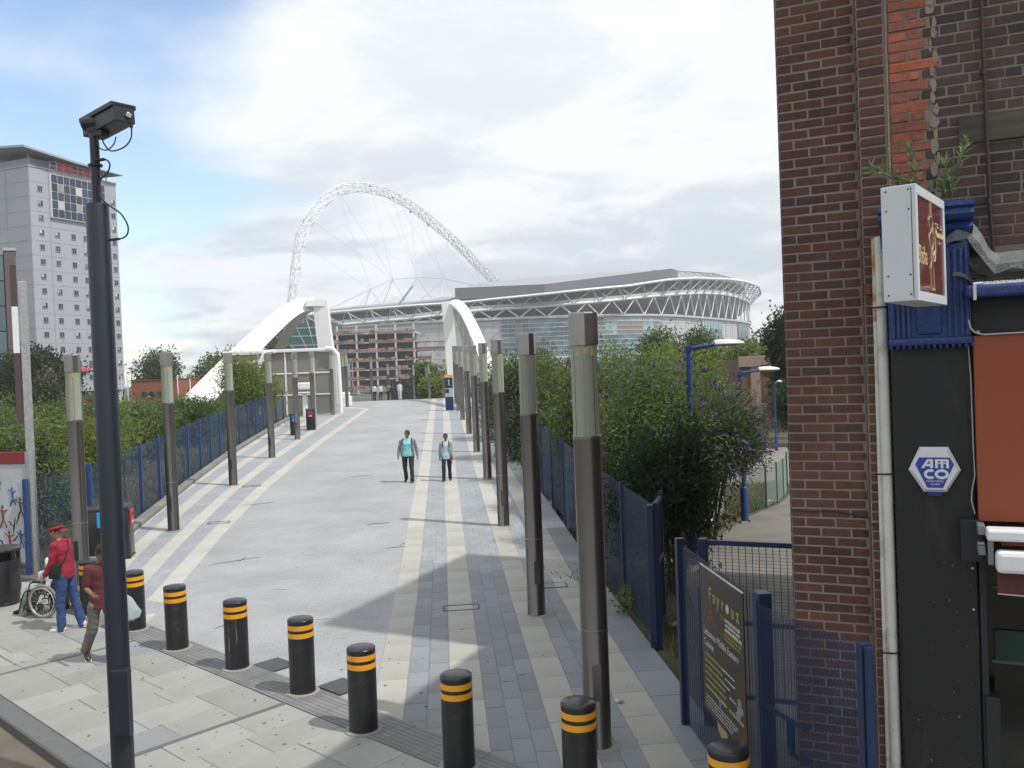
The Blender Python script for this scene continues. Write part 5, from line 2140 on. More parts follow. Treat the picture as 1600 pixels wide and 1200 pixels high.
st = thing('stadium', 'huge pale stadium with lattice rim, grey roof fascia and slender white arch', 'stadium', (30, 560, -3))
O = Vector(st.location)
WALL = [(-175, 640), (-150, 572), (-125, 522), (-101, 498), (-87, 490), (-71, 483), (-51, 475), (-37, 473), (-16, 471), (8, 471), (30, 472), (43, 475), (64, 482), (82, 495), (97, 511), (114, 538), (133, 568), (155, 606), (176, 655), (186, 700), (180, 760)]
MIDZ = [(-175, 33), (-101, 32), (-51, 33), (-16, 35.6), (21, 36.6), (43, 37.8), (62, 39.2), (90, 42.2), (117, 45.5), (140, 47.1), (157, 46.6), (190, 45)]
RIMZ = [(-175, 38), (-101, 38.5), (-36, 39.4), (-21, 39.8), (21, 42.4), (43, 44.1), (64, 45.7), (88, 49.6), (113, 52.6), (139, 55.2), (159, 56.1), (179, 56.3), (195, 53)]


def off(curve, d):
    out = []
    for i, p in enumerate(curve):
        a = Vector(curve[max(i - 1, 0)])
        b_ = Vector(curve[min(i + 1, len(curve) - 1)])
        t = (b_ - a).normalized()
        n = Vector((t.y, -t.x))
        out.append((p[0] + n.x * d, p[1] + n.y * d))
    return out


def resample(curve, n):
    pts = [Vector((p[0], p[1], 0)) for p in spline([(x, y, 0) for x, y in curve], 8)]
    L_ = [0]
    for a, b_ in zip(pts, pts[1:]):
        L_.append(L_[-1] + (b_ - a).length)
    out = []
    for i in range(n):
        s = L_[-1] * i / (n - 1)
        k = max(j for j in range(len(L_)) if L_[j] <= s + 1e-9)
        k = min(k, len(pts) - 2)
        f = (s - L_[k]) / max(1e-9, L_[k + 1] - L_[k])
        q = pts[k].lerp(pts[k + 1], f)
        out.append((q.x, q.y))
    return out


NW = 181
wall = resample(WALL, NW)


def curve_wall(mb, c, z0, z1):
    z0f = z0 if callable(z0) else (lambda x: z0)
    z1f = z1 if callable(z1) else (lambda x: z1)
    vs = []
    for x, y in c:
        vs += [(x, y, z0f(x)), (x, y, z1f(x))]
    mb.add(vs, [(2 * i, 2 * i + 2, 2 * i + 3, 2 * i + 1) for i in range(len(c) - 1)])


mb = MB()
curve_wall(mb, wall, -3, 30.6)
mb.build('facade_wall', M['stclad'], st, org=O)
# parapet ledge
outc = off(wall, 1.4)
mb = MB()
vs = []
for (x, y), (X, Y) in zip(wall, outc):
    vs += [(x, y, 30.2), (X, Y, 30.2), (X, Y, 31.4), (x, y, 31.6)]
fs = []
for i in range(NW - 1):
    for k in range(3):
        fs.append((4 * i + k, 4 * i + 4 + k, 4 * i + 5 + k, 4 * i + 1 + k))
mb.add(vs, [tuple(reversed(f)) for f in fs])
mb.build('parapet', M['stclad'], st, org=O)
# cladding seams, proud fins
mb = MB()
for k in range(0, NW - 1, 4):
    x, y = off(wall, .1)[k]
    mb.box((x, y, 20), (.16, .16, 21))
sc_ = off(wall, .12)
for z in (13, 16.5, 20, 23.5, 27):
    curve_wall(mb, sc_, z, z + .14)
mb.build('cladding_seam', M['seam'], st, org=O)


def wall_at(x):
    best = min(range(NW - 1), key=lambda i: 0 if (wall[i][0] <= x <= wall[i + 1][0] and wall[i][1] < 700 and i > 20) else 1)
    a, b_ = wall[best], wall[best + 1]
    f = (x - a[0]) / (b_[0] - a[0])
    t = Vector((b_[0] - a[0], b_[1] - a[1])).normalized()
    return Vector((x, a[1] + (b_[1] - a[1]) * f)), Vector((t.y, -t.x)), t


# curtain wall: rows of panes between proud white bands
gz = MB()
gz0 = off([wall_at(x)[0] for x in np.linspace(-5, 84, 30)], .25)
curve_wall(gz, gz0, 9.9, 30.2)
glz = gz.build('curtain_wall', M['stgrey'], st, org=O)
rows = [10.4, 12.9, 15.4, 17.9, 20.4, 22.9, 25.3, 27.6, 29.9]
xs_ = np.linspace(-4.6, 83.6, 25)
for r_ in range(8):
    for c_ in range(24):
        x0, x1 = xs_[c_] + .18, xs_[c_ + 1] - .18
        a, na, _ = wall_at(x0)
        b_, nb, _ = wall_at(x1)
        a = a + na * .5
        b_ = b_ + nb * .5
        z0, z1 = rows[r_] + .30, rows[r_ + 1] - .16
        m_ = M['stglass']
        if r_ == 7 and c_ >= 15:
            m_ = M['stglass2']
        elif r_ in (4, 5, 6) and c_ in (15, 16, 21, 22):
            m_ = M['stglass2']
        elif r_ in (4, 5, 6) and c_ in (13, 14, 17, 18, 19, 20, 23):
            m_ = M['louvre']
        elif r_ == 7 and c_ < 12 and c_ % 4 == 1:
            m_ = M['louvre']
        elif r_ <= 3 and c_ >= 22:
            m_ = M['stglass2']
        mb = MB()
        mb.add([(a.x, a.y, z0), (b_.x, b_.y, z0), (b_.x, b_.y, z1), (a.x, a.y, z1)], [(0, 1, 2, 3)])
        mb.build('glass_pane', m_, glz, org=O)
gz1 = off([wall_at(x)[0] for x in np.linspace(-5, 84, 30)], .9)
mb = MB()
for z in rows[:-1]:
    curve_wall(mb, gz1, z + .02, z + .22)
curve_wall(mb, off([wall_at(x)[0] for x in np.linspace(-5, 84, 30)], 1.2), 9.0, 9.9)
mb.build('white_band', M['stwhite'], st, org=O)
for x0, x1, z0, z1 in ((117, 136, 12, 29.5), (156, 172, 14, 29.5)):
    gs = off([wall_at(x)[0] for x in np.linspace(x0, x1, 8)], .5)
    mb = MB()
    curve_wall(mb, gs, z0, 24.5)
    w_ = mb.build('window_bay', M['stglass'], st, org=O)
    mb = MB()
    curve_wall(mb, gs, 24.5, z1)
    mb.build('bay_head', M['stglass2'], st, org=O)
    mb = MB()
    for q in off([wall_at(x)[0] for x in np.linspace(x0, x1, 8)], .8):
        mb.box((q[0], q[1], (z0 + z1) / 2), (.5, .5, z1 - z0))
    mb.build('mullion', M['stclad'], w_, org=O)
# bowl behind the struts and the roof underside
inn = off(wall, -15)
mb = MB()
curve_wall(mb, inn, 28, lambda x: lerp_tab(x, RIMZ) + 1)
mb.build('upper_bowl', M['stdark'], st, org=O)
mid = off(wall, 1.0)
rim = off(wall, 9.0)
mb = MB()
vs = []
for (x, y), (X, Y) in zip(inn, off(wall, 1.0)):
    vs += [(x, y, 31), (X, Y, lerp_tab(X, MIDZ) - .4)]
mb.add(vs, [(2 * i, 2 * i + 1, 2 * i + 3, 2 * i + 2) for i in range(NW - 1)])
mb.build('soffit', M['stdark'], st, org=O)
# chords
def chord(name, c, tab, r, m, dz=0):
    mb = MB()
    mb.tube([(x, y, lerp_tab(x, tab) + dz) for x, y in c], r, 6)
    return mb.build(name, m, st, smooth=True, org=O)


chord('rim_chord', rim, RIMZ, .75, M['stwhite'])
chord('lower_chord', mid, MIDZ, .75, M['stwhite'])
chord('inner_chord', off(wall, -4), RIMZ, .55, M['stgrey'], 1.0)
mb = MB()
curve_wall(mb, off(wall, .4), lambda x: lerp_tab(x, MIDZ) - .2, lambda x: lerp_tab(x, MIDZ) + 2.4)
mb.build('edge_band', M['stclad'], st, org=O)
# V struts and the diagonals of the rim truss, each its own member
step = 4
idx = list(range(8, NW - 6, step))
for n_, i in enumerate(idx):
    x, y = wall[i]
    if y > 690:
        continue
    for s in (-1, 1):
        j = min(max(i + s * 2, 0), NW - 1)
        X, Y = mid[j]
        rod('strut', (x, y, 31), (X, Y, lerp_tab(X, MIDZ)), .38, M['stwhite'], st, 6, O)
    for s in (-1, 1):
        j = min(max(i + s * 2, 0), NW - 1)
        X, Y = rim[j]
        xm, ym = mid[i]
        rod('truss_diagonal', (xm, ym, lerp_tab(xm, MIDZ)), (X, Y, lerp_tab(X, RIMZ)), .34, M['stclad'], st, 6, O)
    xi, yi = off(wall, -4)[i]
    X, Y = rim[i]
    rod('truss_rafter', (X, Y, lerp_tab(X, RIMZ)), (xi, yi, lerp_tab(xi, RIMZ) + 1), .34, M['stgrey'], st, 6, O)
    j = min(i + 2, NW - 1)
    xm, ym = mid[j]
    xi, yi = off(wall, -4)[i]
    rod('truss_diagonal', (xm, ym, lerp_tab(xm, MIDZ)), (xi, yi, lerp_tab(xi, RIMZ) + 1), .34, M['stgrey'], st, 6, O)
# slate fascia of the moving roof and the roof planes behind it
FA = [(-28.5, 477, 42.0, 48.2), (18.8, 466, 41.8, 47.4), (91.6, 500, 50.8, 56.6)]
vs = []
for x, y, a, b_ in FA:
    vs += [(x, y - 4, a), (x, y - 4, b_)]
vs += [(97, 508, 51), (97, 508, 56.6)]
mb = MB()
mb.add(vs, [(0, 2, 3, 1), (2, 4, 5, 3), (4, 6, 7, 5)])
mb.add([(-28.5, 473, 42.0), (18.8, 462, 41.8), (91.6, 496, 50.8), (97, 508, 51), (60, 540, 46), (-28.5, 520, 44)], [(0, 5, 4, 3, 2, 1)])
mb.build('roof_fascia', M['fascia'], st, org=O)
mb = MB()
mb.add([(-28.5, 473, 48.2), (18.8, 462, 47.4), (91.6, 496, 56.6), (97, 508, 56.6), (72, 600, 67.0), (33, 600, 66.0), (-18, 560, 59.0), (-28.5, 520, 52)], [(0, 1, 2, 3, 4, 5, 6, 7)])
mb.build('roof_plane', M['roof'], st, org=O)
mb = MB()
big = off(wall, -2)
vs = [(0, 620, 50)]
vs += [(x, y, lerp_tab(x, RIMZ) + 1.2) for x, y in big]
mb.add(vs, [(0, i + 1, i) for i in range(1, NW)])
# inner deck kept low so the far sky shows above it
mb.v[0] = (20, 640, 44)
mb.build('roof_deck', M['roof'], st, org=O)
# dark tube and panels of the left roof edge
mb = MB()
mb.tube([(-128, 545, 37.5), (-106.5, 503, 39.8), (-85, 494, 40.6), (-65, 489, 41.2), (-36, 484, 42.6), (-26, 482, 43)], [1.2, 1.6, 1.8, 1.6, 1.4, 1.2], 10)
mb.build('roof_edge_tube', M['stgrey'], st, smooth=True, org=O)
mb = MB()
mb.add([(-66, 520, 42.5), (-28, 508, 44), (-28, 560, 50.5), (-42, 560, 51), (-64, 540, 45.5)], [(0, 1, 2, 3, 4)])
mb.add([(-90, 520, 41), (-66, 520, 42.5), (-64, 540, 45.5), (-80, 540, 43)], [(0, 1, 2, 3)])
mb.build('roof_plane', M['roof'], st, org=O)
# open truss at the right end of the roof
mb = MB()
R0 = [(92, 505, 56.3), (110, 528, 57.5), (128, 556, 59), (146, 590, 59.6), (160, 620, 59.2), (172, 650, 58.2)]
R1 = [(92, 505, 51.5), (110, 528, 53.5), (128, 556, 55.6), (146, 590, 56.8), (160, 620, 57.2), (172, 650, 57.2)]
mb.tube(R0, .38, 5)
mb.tube(R1, .30, 5)
for k in range(len(R0) - 1):
    for f in (0, .33, .66):
        a = Vector(R0[k]).lerp(Vector(R0[k + 1]), f)
        b_ = Vector(R1[k]).lerp(Vector(R1[k + 1]), f)
        c_ = Vector(R1[k]).lerp(Vector(R1[k + 1]), min(1, f + .33))
        mb.tube([a, b_], .2, 4)
        mb.tube([a, c_], .2, 4)
        d_ = a + Vector((-9, 7, 1.5))
        mb.tube([a, d_], .2, 4)
        mb.tube([d_, c_], .16, 4)
mb.build('end_truss', M['stgrey'], st, org=O)
# masts and stays of the left roof
APX = [(-93, 600, 61.5), (-80.2, 620, 69.5), (-66.3, 650, 73.5), (-48.8, 680, 74.8)]
FT = [[(-91, 560, 47), (-98, 575, 46), (-80, 560, 47)], [(-82, 575, 48), (-66, 565, 50.5), (-92, 580, 46)], [(-70, 590, 52), (-56, 570, 51), (-50, 575, 52)], [(-58, 600, 54), (-44, 575, 52), (-36, 580, 54)]]
for a, fts in zip(APX, FT):
    for b_ in fts:
        rod('mast_leg', b_, a, .34, M['stclad'] if b_ is not fts[0] else M['stgrey'], st, 6, O)
for a, b_ in zip(APX, APX[1:]):
    rod('mast_tie', a, b_, .18, M['stgrey'], st, 5, O)
rod('mast_tie', APX[3], (-22, 700, 70), .25, M['stgrey'], st, 5, O)
rod('mast_tie', APX[0], (-118, 560, 44), .22, M['stgrey'], st, 5, O)
rod('crane_jib', (-62, 470, 36), (-50.5, 470, 50), .5, M['stgrey'], st, 6, O)
# the great arch: a lattice tube
AR = [(-143.5, 583, 20), (-142.7, 584, 40), (-141.7, 585.3, 57.3), (-139.6, 587.5, 76.4), (-136.6, 591, 96.7), (-131.6, 598, 110), (-126, 606, 120.7), (-120, 614.5, 128.2), (-113.2, 624, 134.4), (-105.1, 635, 137.7),
      (-97.9, 644.5, 138.7), (-87.7, 657.5, 137.6), (-77.5, 670, 134), (-68.3, 681, 128.8), (-58.8, 692, 122), (-48.7, 703.3, 113.9), (-38.4, 714.5, 104.7), (-29.4, 724, 95.8), (-20.2, 733.5, 86.3), (-10.6, 743, 77), (6, 760, 60), (22, 776, 40)]
sp_ = spline(AR, 8)
Ls = [0]
for a, b_ in zip(sp_, sp_[1:]):
    Ls.append(Ls[-1] + (b_ - a).length)
N = 66
ring_pts = []
nch = 6
for i in range(N):
    s = Ls[-1] * i / (N - 1)
    k = min(max(j for j in range(len(Ls)) if Ls[j] <= s + 1e-9), len(sp_) - 2)
    q = sp_[k].lerp(sp_[k + 1], (s - Ls[k]) / (Ls[k + 1] - Ls[k]))
    t = (sp_[k + 1] - sp_[k]).normalized()
    x_ = t.cross(Vector((.62, -.78, 0))).normalized()
    y_ = t.cross(x_)
    ring_pts.append([q + (x_ * math.cos(2 * math.pi * c_ / nch + i * .26) + y_ * math.sin(2 * math.pi * c_ / nch + i * .26)) * 3.6 for c_ in range(nch)])
mb = MB()
for c_ in range(nch):
    mb.tube([r_[c_] for r_ in ring_pts], .28, 5)
for c_ in range(nch):
    mb.tube([ring_pts[i][(c_ + i) % nch] for i in range(N)], .24, 5)
arch = mb.build('arch', M['stwhite'], st, org=O)
mb = MB()
for i in range(0, N, 2):
    r_ = ring_pts[i] + ring_pts[i][:1]
    mb.tube(r_, .26, 5, cap=False)
for i in range(0, N - 1):
    for c_ in range(0, nch, 2):
        mb.tube([ring_pts[i][c_], ring_pts[i + 1][(c_ + 1) % nch]], .17, 4, cap=False)
mb.build('lattice', M['stwhite'], arch, kind='stuff')
mb = MB()
def apt(f):
    return ring_pts[int(f * (N - 1))][3]
M['stay'] = mat('stay_cable', (.45, .47, .50), .5)
for f, a in ((.20, 0), (.27, 1), (.36, 0), (.36, 1), (.44, 1), (.50, 2), (.56, 2), (.60, 3), (.68, 3), (.74, 3)):
    mb.tube([apt(f), APX[a]], .10, 4)
for f, q in ((.45, (-60, 660, 60)), (.52, (-40, 670, 60)), (.62, (-15, 690, 62)), (.70, (5, 690, 64))):
    mb.tube([apt(f), q], .07, 4)
mb.build('stay_cable', M['stay'], arch, org=None)
bpy.context.view_layer.update()
mb = MB()
for f in (.20, .27, .36, .44, .5, .56, .62, .7):
    mb.ball(apt(f) - Vector((0, 0, 1)), 1.0, seg=8, rings=6)
mb.build('cable_anchor', M['stgrey'], arch)
for ch in arch.children:
    ch.location = -Vector(O)     # built in world coordinates

# ------------------------------------------------------------------ hotel tower and neighbours on the left
M['hclad'] = mat('lilac_grey_cladding', (.385, .395, .445), .6, var=.05, scale=.15)
M['hseam'] = mat('cladding_joint', (.27, .28, .33), .7)
M['hwin'] = mat('dark_window_glass', (.045, .055, .07), .12, var=.3, scale=.5, rnd=.5)
M['hblind'] = mat('net_curtain', (.45, .47, .45), .7, rnd=.4)
M['hglass'] = mat('slate_blue_glazing', (.035, .05, .085), .15, var=.2, rnd=.4)
M['signred'] = mat('red_sign_letters', (.60, .025, .05), .45, emit=((.8, .03, .06), .12))
HA = math.atan2(.916, .40)
ho = thing('hotel_tower', 'tall lilac grey hotel tower with red rooftop lettering and small square windows', 'hotel', (-87.5, 164, -2), HA)
# local x runs along the front away from the viewer, -y faces us
HW, HT = 19.9, 46.9


MB().bbox((0, 0, 0), (HW, 17, HT), .05).build('wall', M['hclad'], ho)
mb = MB()
for k in range(17):
    z = 3.4 + k * 2.72
    mb.bbox((0, -.02, z), (HW, .01, z + .07))
    mb.bbox((-.02, .0, z), (.01, 17, z + .07))
for x in (4.05, 16.0):
    mb.bbox((x, -.03, 3), (x + .10, .01, HT))
for y in (6.2, 12.0):
    mb.bbox((-.03, y, 3), (.01, y + .08, HT))
mb.build('cladding_joint', M['hseam'], ho)
MB().bbox((-.12, -.12, HT), (HW + .1, 17, HT + .35), .03).build('parapet', M['hclad'], ho)
wf = MB()
for a, b_ in (((-.62, -.10, -.62), (.62, .02, -.55)), ((-.62, -.10, .55), (.62, .02, .62)), ((-.62, -.10, -.55), (-.54, .02, .55)), ((.54, -.10, -.55), (.62, .02, .55)), ((.02, -.08, -.55), (.08, .02, .55))):
    wf.bbox((a[0] * .86, a[1], a[2] * .9), (b_[0] * .86, b_[1], b_[2] * .9))
wfm = wf.mesh('window', M['hclad'])
wp = MB()
wp.bbox((-.465, -.05, -.495), (.465, -.02, .495))
wpm = wp.mesh('pane', M['hwin'])
wc = MB()
wc.bbox((-.46, -.058, -.1), (.015, -.052, .49))
wcm = wc.mesh('curtain', M['hblind'])
rw = random.Random(3)
for fl in range(15):
    z = 5.0 + fl * 2.72
    for x in (2.15, 5.5, 9.1, 11.9, 15.2, 18.9):
        if fl == 0 and x < 8:
            continue
        if fl >= 12 and 4 < x < 17 and z > 35.7:
            continue
        w_ = link('window', wfm, ho, (x, -.005, z))
        p_ = link('pane', wpm, w_)
        if rw.random() < .45:
            link('curtain', wcm, w_)
# two-storey glazed corner bay with white grid
bay = MB().bbox((4.15, -.5, 38.0), (16.6, .0, 46.2)).build('glazed_bay', M['stwhite'], ho)
for r_ in range(5):
    for c_ in range(9):
        x0 = 4.25 + c_ * 1.37
        z0 = 38.1 + r_ * 1.62
        o = MB().bbox((x0 + .06, -.56, z0 + .06), (x0 + 1.31, -.49, z0 + 1.55)).build('pane', M['hblind'] if (c_ % 3 == 1 and r_ in (1, 3)) else M['hglass'], bay)
mb = MB()
for z in (47.8, 48.6):
    mb.tube([(4.2, -.4, z), (16.6, -.4, z)], .06, 5)
for x in np.arange(4.2, 17, 1.55):
    mb.tube([(x, -.4, 47.2), (x, -.4, 48.6)], .05, 5)
mb.build('roof_railing', M['stwhite'], ho)
MB().bbox((1.5, 1.5, HT + .3), (15, 14, 49.0)).build('plant_room', M['hclad'], ho)
mb = MB()
mb.add([(-2.0, -1.6, 50.2), (9, -2.0, 49.2), (20.6, -1.4, 48.8), (20.6, 12, 49.6), (9, 15, 50.6), (-2.0, 16, 51.8)], [(0, 1, 2, 3, 4, 5)])
mb.add([(-2.0, -1.6, 49.8), (9, -2.0, 48.8), (20.6, -1.4, 48.65), (20.6, 12, 49.3), (9, 15, 50.2), (-2.0, 16, 51.4)], [(5, 4, 3, 2, 1, 0)])
mb.add([(-2.0, -1.6, 49.8), (9, -2.0, 48.8), (20.6, -1.4, 48.65), (-2.0, -1.6, 50.2), (9, -2.0, 49.2), (20.6, -1.4, 48.8), (-2, 16, 51.4), (-2, 16, 51.8)], [(0, 1, 4, 3), (1, 2, 5, 4), (6, 0, 3, 7)])
mb.build('roof_canopy', M['hclad'], ho)
for x, y in ((.4, .4), (6, .2), (12, .2), (.4, 9), (18, .5)):
    MB().tube([(x, y, HT), (x, y, 49.1)], .12, 6).build('canopy_post', M['hclad'], ho)
text('lettering', 'ibis', 2.1, M['signred'], ho, (6.0, -.75, 47.2), FR, .05, 'LEFT', 1.15)
text('lettering', 'HOTEL', 1.5, M['signred'], ho, (10.2, -.75, 47.2), FR, .05, 'LEFT', 1.0)
text('lettering', 'ibis', 1.9, M['signred'], ho, (8.7, -.35, 8.7), FR, .05, 'LEFT', 1.1)
text('lettering', 'HOTEL', 1.25, M['signred'], ho, (12.4, -.35, 8.8), FR, .05, 'LEFT', 1.0)
MB().bbox((7, -.6, 5.0), (HW + .5, .1, 5.5), .02).build('entrance_canopy', M['hclad'], ho)
mb = MB()
mb.bbox((6.5, -.06, 0), (HW - .3, .1, 5.0))
mb.build('entrance_glass', M['hwin'], ho)
for x in (8.5, 12.5, 14, 18):
    MB().bbox((x, -.3, 0), (x + .6, .0, 5.0), .02).build('entrance_column', M['hblind'], ho)
mb = MB()
mb.tube([(19.3, 3, HT + .3), (19.3, 3, HT + 2.2)], .07, 5)
mb.tube([(18.7, 3, HT + 1.3), (19.8, 3, HT + 1.1)], .05, 5)
mb.tube([(19.7, 4.5, HT + .3), (19.7, 4.5, HT + 1.3)], .07, 5)
mb.build('aerial', M['stgrey'], ho)

M['gb'] = mat('grey_green_glazing', (.10, .15, .165), .15, var=.25, scale=.2, rnd=.2)
M['gbf'] = mat('brown_grey_frame', (.115, .085, .09), .6, var=.1)
gb = thing('glass_office', 'grey green glass office block with brown end wall in front of the hotel', 'office building', (-64.2, 115, -2), math.radians(29.5))
MB().bbox((-25, 0.3, 0), (-.2, 18, 23.4)).build('wall', M['gbf'], gb)
MB().bbox((-.75, -.1, 0), (.55, 17, 23.9), .03).build('end_wall', M['gbf'], gb)
MB().bbox((-.85, -.2, 23.9), (.65, 17, 24.25), .02).build('coping', M['hclad'], gb)
for r_ in range(7):
    for c_ in range(5):
        MB().bbox((-.8 - 2.6 * (c_ + 1) + .08, .05, .6 + r_ * 3.25), (-.8 - 2.6 * c_ - .08, .31, .6 + r_ * 3.25 + 3.1)).build('glass_pane', M['gb'], gb)

M['redbrickfar'] = mat('orange_red_brickwork', (.30, .105, .062), .85, var=.1, scale=.6)
M['brownbrickfar'] = mat('brown_brickwork', (.16, .085, .066), .85, var=.12, scale=.6)
rb = thing('porthole_building', 'low red brick building with a row of round windows', 'building', (-60.2, 140, -2))
O = Vector(rb.location)
MB().bbox((-60.1, 140, -2), (-52.7, 150, 4.5), .02).build('wall', M['redbrickfar'], rb, org=O)
mb = MB()
mb.bbox((-60.2, 139.9, 4.5), (-52.6, 150, 4.68))
mb.build('coping', M['brownbrickfar'], rb, org=O)
for x in (-58.05, -56.9, -55.65, -54.2):
    mb = MB()
    TT = Matrix.Translation((x, 139.97, 2.28)) @ Matrix.Rotation(math.pi / 2, 4, 'X')
    mb.lathe([(.56, -.05), (.56, .06), (.46, .06), (.46, -.02)], 18, TT)
    w_ = mb.build('round_window', M['brownbrickfar'], rb, org=O)
    mb = MB()
    mb.lathe([(.47, -.02), (.47, .01)], 18, TT)
    mb.build('pane', M['hwin'], w_, org=O)
bb = thing('brown_brick_building', 'long brown brick building behind the round-windowed one', 'building', (-48, 152, -2))
O = Vector(bb.location)
MB().bbox((-52.6, 150.5, -2), (-40, 162, 5.0), .02).build('wall', M['brownbrickfar'], bb, org=O)
MB().bbox((-52.7, 150.4, 5.0), (-39.9, 162, 5.2)).build('coping', M['redbrickfar'], bb, org=O)
mb = MB()
for x in (-50.5, -46.5, -42.5):
    mb.bbox((x - .6, 150.35, 1.5), (x + .6, 150.45, 3.4))
mb.build('window', M['hwin'], bb, org=O)
fp0 = None
for i, (x, y, h) in enumerate(((-69, 150, 7.6), (-66.0, 150, 7.5), (-65.0, 150, 7.5), (-64.1, 150, 7.5), (-52.4, 139, 7.0), (-50.6, 139.4, 6.6))):
    mb = MB()
    mb.tube([(0, 0, 0), (0, 0, h)], .09, 6)
    mb.tube([(0, 0, h - .1), (.35 if i == 3 else .05, 0, h)], .06, 5)
    o = mb.build('flagpole', M['stwhite'])
    o.location = (x, y, -2)
    tag(o, ('white flagpole standing alone in front of the hotel entrance', 'white flagpole first of three beside the porthole building', 'white flagpole in the middle of three beside the porthole building',
            'white flagpole with a short crossarm beside the porthole building', 'white flagpole in front of the brown brick building', 'white flagpole close to the inclined arch leg')[i], 'flagpole', 'white flagpoles by the hotel')
mb = MB()
mb.tube([(0, 0, 0), (0, 0, 3.4)], .07, 6)
mb.lathe([(.62, 0), (.62, .06)], 16, Matrix.Translation((0, -.05, 3.6)) @ Matrix.Rotation(math.pi / 2, 4, 'X'))
sgn = thing('round_road_sign', 'small round red road sign in front of the hotel entrance', 'road sign', (-58.0, 120, -2))
mb.build('disc_and_post', M['recred'], sgn)
MB().bbox((-.3, -.15, 3.5), (.3, -.115, 3.7)).build('white_bar', M['stwhite'], sgn)
M['pinkbrown'] = mat('pink_brown_render', (.33, .235, .19), .85, var=.1, scale=.8)
pb = thing('tan_building', 'tan building with dark windows half hidden by trees beside the brick wall', 'building', (21, 84, -2.5))
O = Vector(pb.location)
MB().bbox((21.6, 84, -2.5), (28, 94, 4.2), .03).build('wall', M['brownbrickfar'], pb, org=O)
MB().bbox((22.6, 83.8, -2.5), (23.5, 84.2, 4.3), .02).build('pilaster', M['pinkbrown'], pb, org=O)
MB().bbox((21.5, 83.7, 3.5), (28, 84.1, 4.5), .02).build('fascia', M['pinkbrown'], pb, org=O)
MB().bbox((21.7, 83.85, -1.8), (22.5, 84.05, .6), .02).build('door', M['recred'], pb, org=O)

# ------------------------------------------------------------------ vegetation
def leafmat(name, col, rough=.55, isl=.45, transl=.5, col2=None):
    return mat(name, col, rough, var=.15, scale=1.2, isl=isl, transl=transl, rnd=.10, spec=.35, col2=col2, cthr=(.42, .62), cscale=.6)


M['lf_bud'] = leafmat('buddleia_leaf', (.125, .185, .058), col2=(.155, .20, .068))
M['lf_bud2'] = leafmat('grey_green_leaf', (.115, .152, .076), col2=(.09, .135, .05))
M['lf_dark'] = leafmat('dark_green_leaf', (.030, .058, .020), isl=.4, col2=(.045, .07, .022))
M['lf_mid'] = leafmat('mid_green_leaf', (.105, .165, .055), col2=(.09, .14, .046))
M['lf_yel'] = leafmat('yellow_green_leaf', (.20, .25, .055), col2=(.15, .20, .055))
M['purple'] = mat('purple_flower', (.155, .095, .235), .7, var=.2, scale=6, isl=.4, transl=.2)
M['dryflower'] = mat('faded_flower', (.12, .075, .085), .8, var=.2, scale=6, isl=.4)
M['bark'] = mat('grey_brown_bark', (.095, .075, .058), .9, var=.3, scale=6, bump=.6, bscale=30)
M['twig'] = mat('bare_twig', (.14, .105, .09), .9, var=.3)
M['grassdry'] = mat('dry_grass_blade', (.20, .165, .085), .8, var=.2, isl=.4, transl=.25, col2=(.10, .13, .04), cthr=(.42, .6), cscale=.5)


def np_mesh(name, vs, quads, m):
    me = bpy.data.meshes.new(name)
    nv, nq = len(vs), len(quads)
    k = quads.shape[1]
    me.vertices.add(nv)
    me.vertices.foreach_set('co', vs.astype(np.float32).ravel())
    me.loops.add(nq * k)
    me.loops.foreach_set('vertex_index', quads.astype(np.int32).ravel())
    me.polygons.add(nq)
    me.polygons.foreach_set('loop_start', np.arange(0, nq * k, k, dtype=np.int32))
    me.materials.append(m)
    me.update(calc_edges=True)
    return me


def unit(a):
    return a / np.maximum(1e-9, np.linalg.norm(a, axis=1, keepdims=True))


def scatter(rg, blobs, n, shell=.45):
    """points in lumpy blobs; returns points and outward directions"""
    w = np.array([b[3] * b[4] + b[4] * b[5] + b[3] * b[5] for b in blobs])
    bi = rg.choice(len(blobs), n, p=w / w.sum())
    B = np.array(blobs, float)[bi]
    d = unit(rg.normal(size=(n, 3)))
    ph = rg.uniform(0, 6.28, 6)
    lump = 1 + .16 * np.sin(d[:, 0] * 5 + ph[0] + B[:, 0]) * np.sin(d[:, 1] * 5.5 + ph[1] + B[:, 1]) + .12 * np.sin(d[:, 2] * 9 + ph[2] + d[:, 0] * 6)
    r = (shell + (1 - shell) * rg.random(n) ** .6) * lump
    p = B[:, :3] + d * B[:, 3:6] * r[:, None]
    return p, d


def leaves(name, rg, blobs, n, ln, wd, m, shell=.45, clump=0.0, droop=.2):
    if clump:
        nc = max(1, n // 9)
        pc, dc = scatter(rg, blobs, nc, shell)
        k = rg.integers(0, nc, n)
        p = pc[k] + rg.normal(size=(n, 3)) * clump
        d = dc[k]
    else:
        p, d = scatter(rg, blobs, n, shell)
    ax = unit(rg.normal(size=(n, 3)) * .9 + d * .9 + np.array([0, 0, -droop]))
    nr = unit(np.cross(ax, rg.normal(size=(n, 3))) + np.array([0, 0, .35]))
    sd_ = unit(np.cross(ax, nr))
    L_ = (ln * rg.uniform(.6, 1.25, n))[:, None]
    W_ = (wd * rg.uniform(.7, 1.2, n))[:, None]
    a = p
    e = p + ax * L_ + nr * L_ * -.12
    m1 = p + ax * L_ * .5 + sd_ * W_ * .5
    m2 = p + ax * L_ * .5 - sd_ * W_ * .5
    vs = np.stack([a, m1, e, m2], 1).reshape(-1, 3)
    q = np.arange(4 * n).reshape(-1, 4)
    return np_mesh(name, vs, q, m)


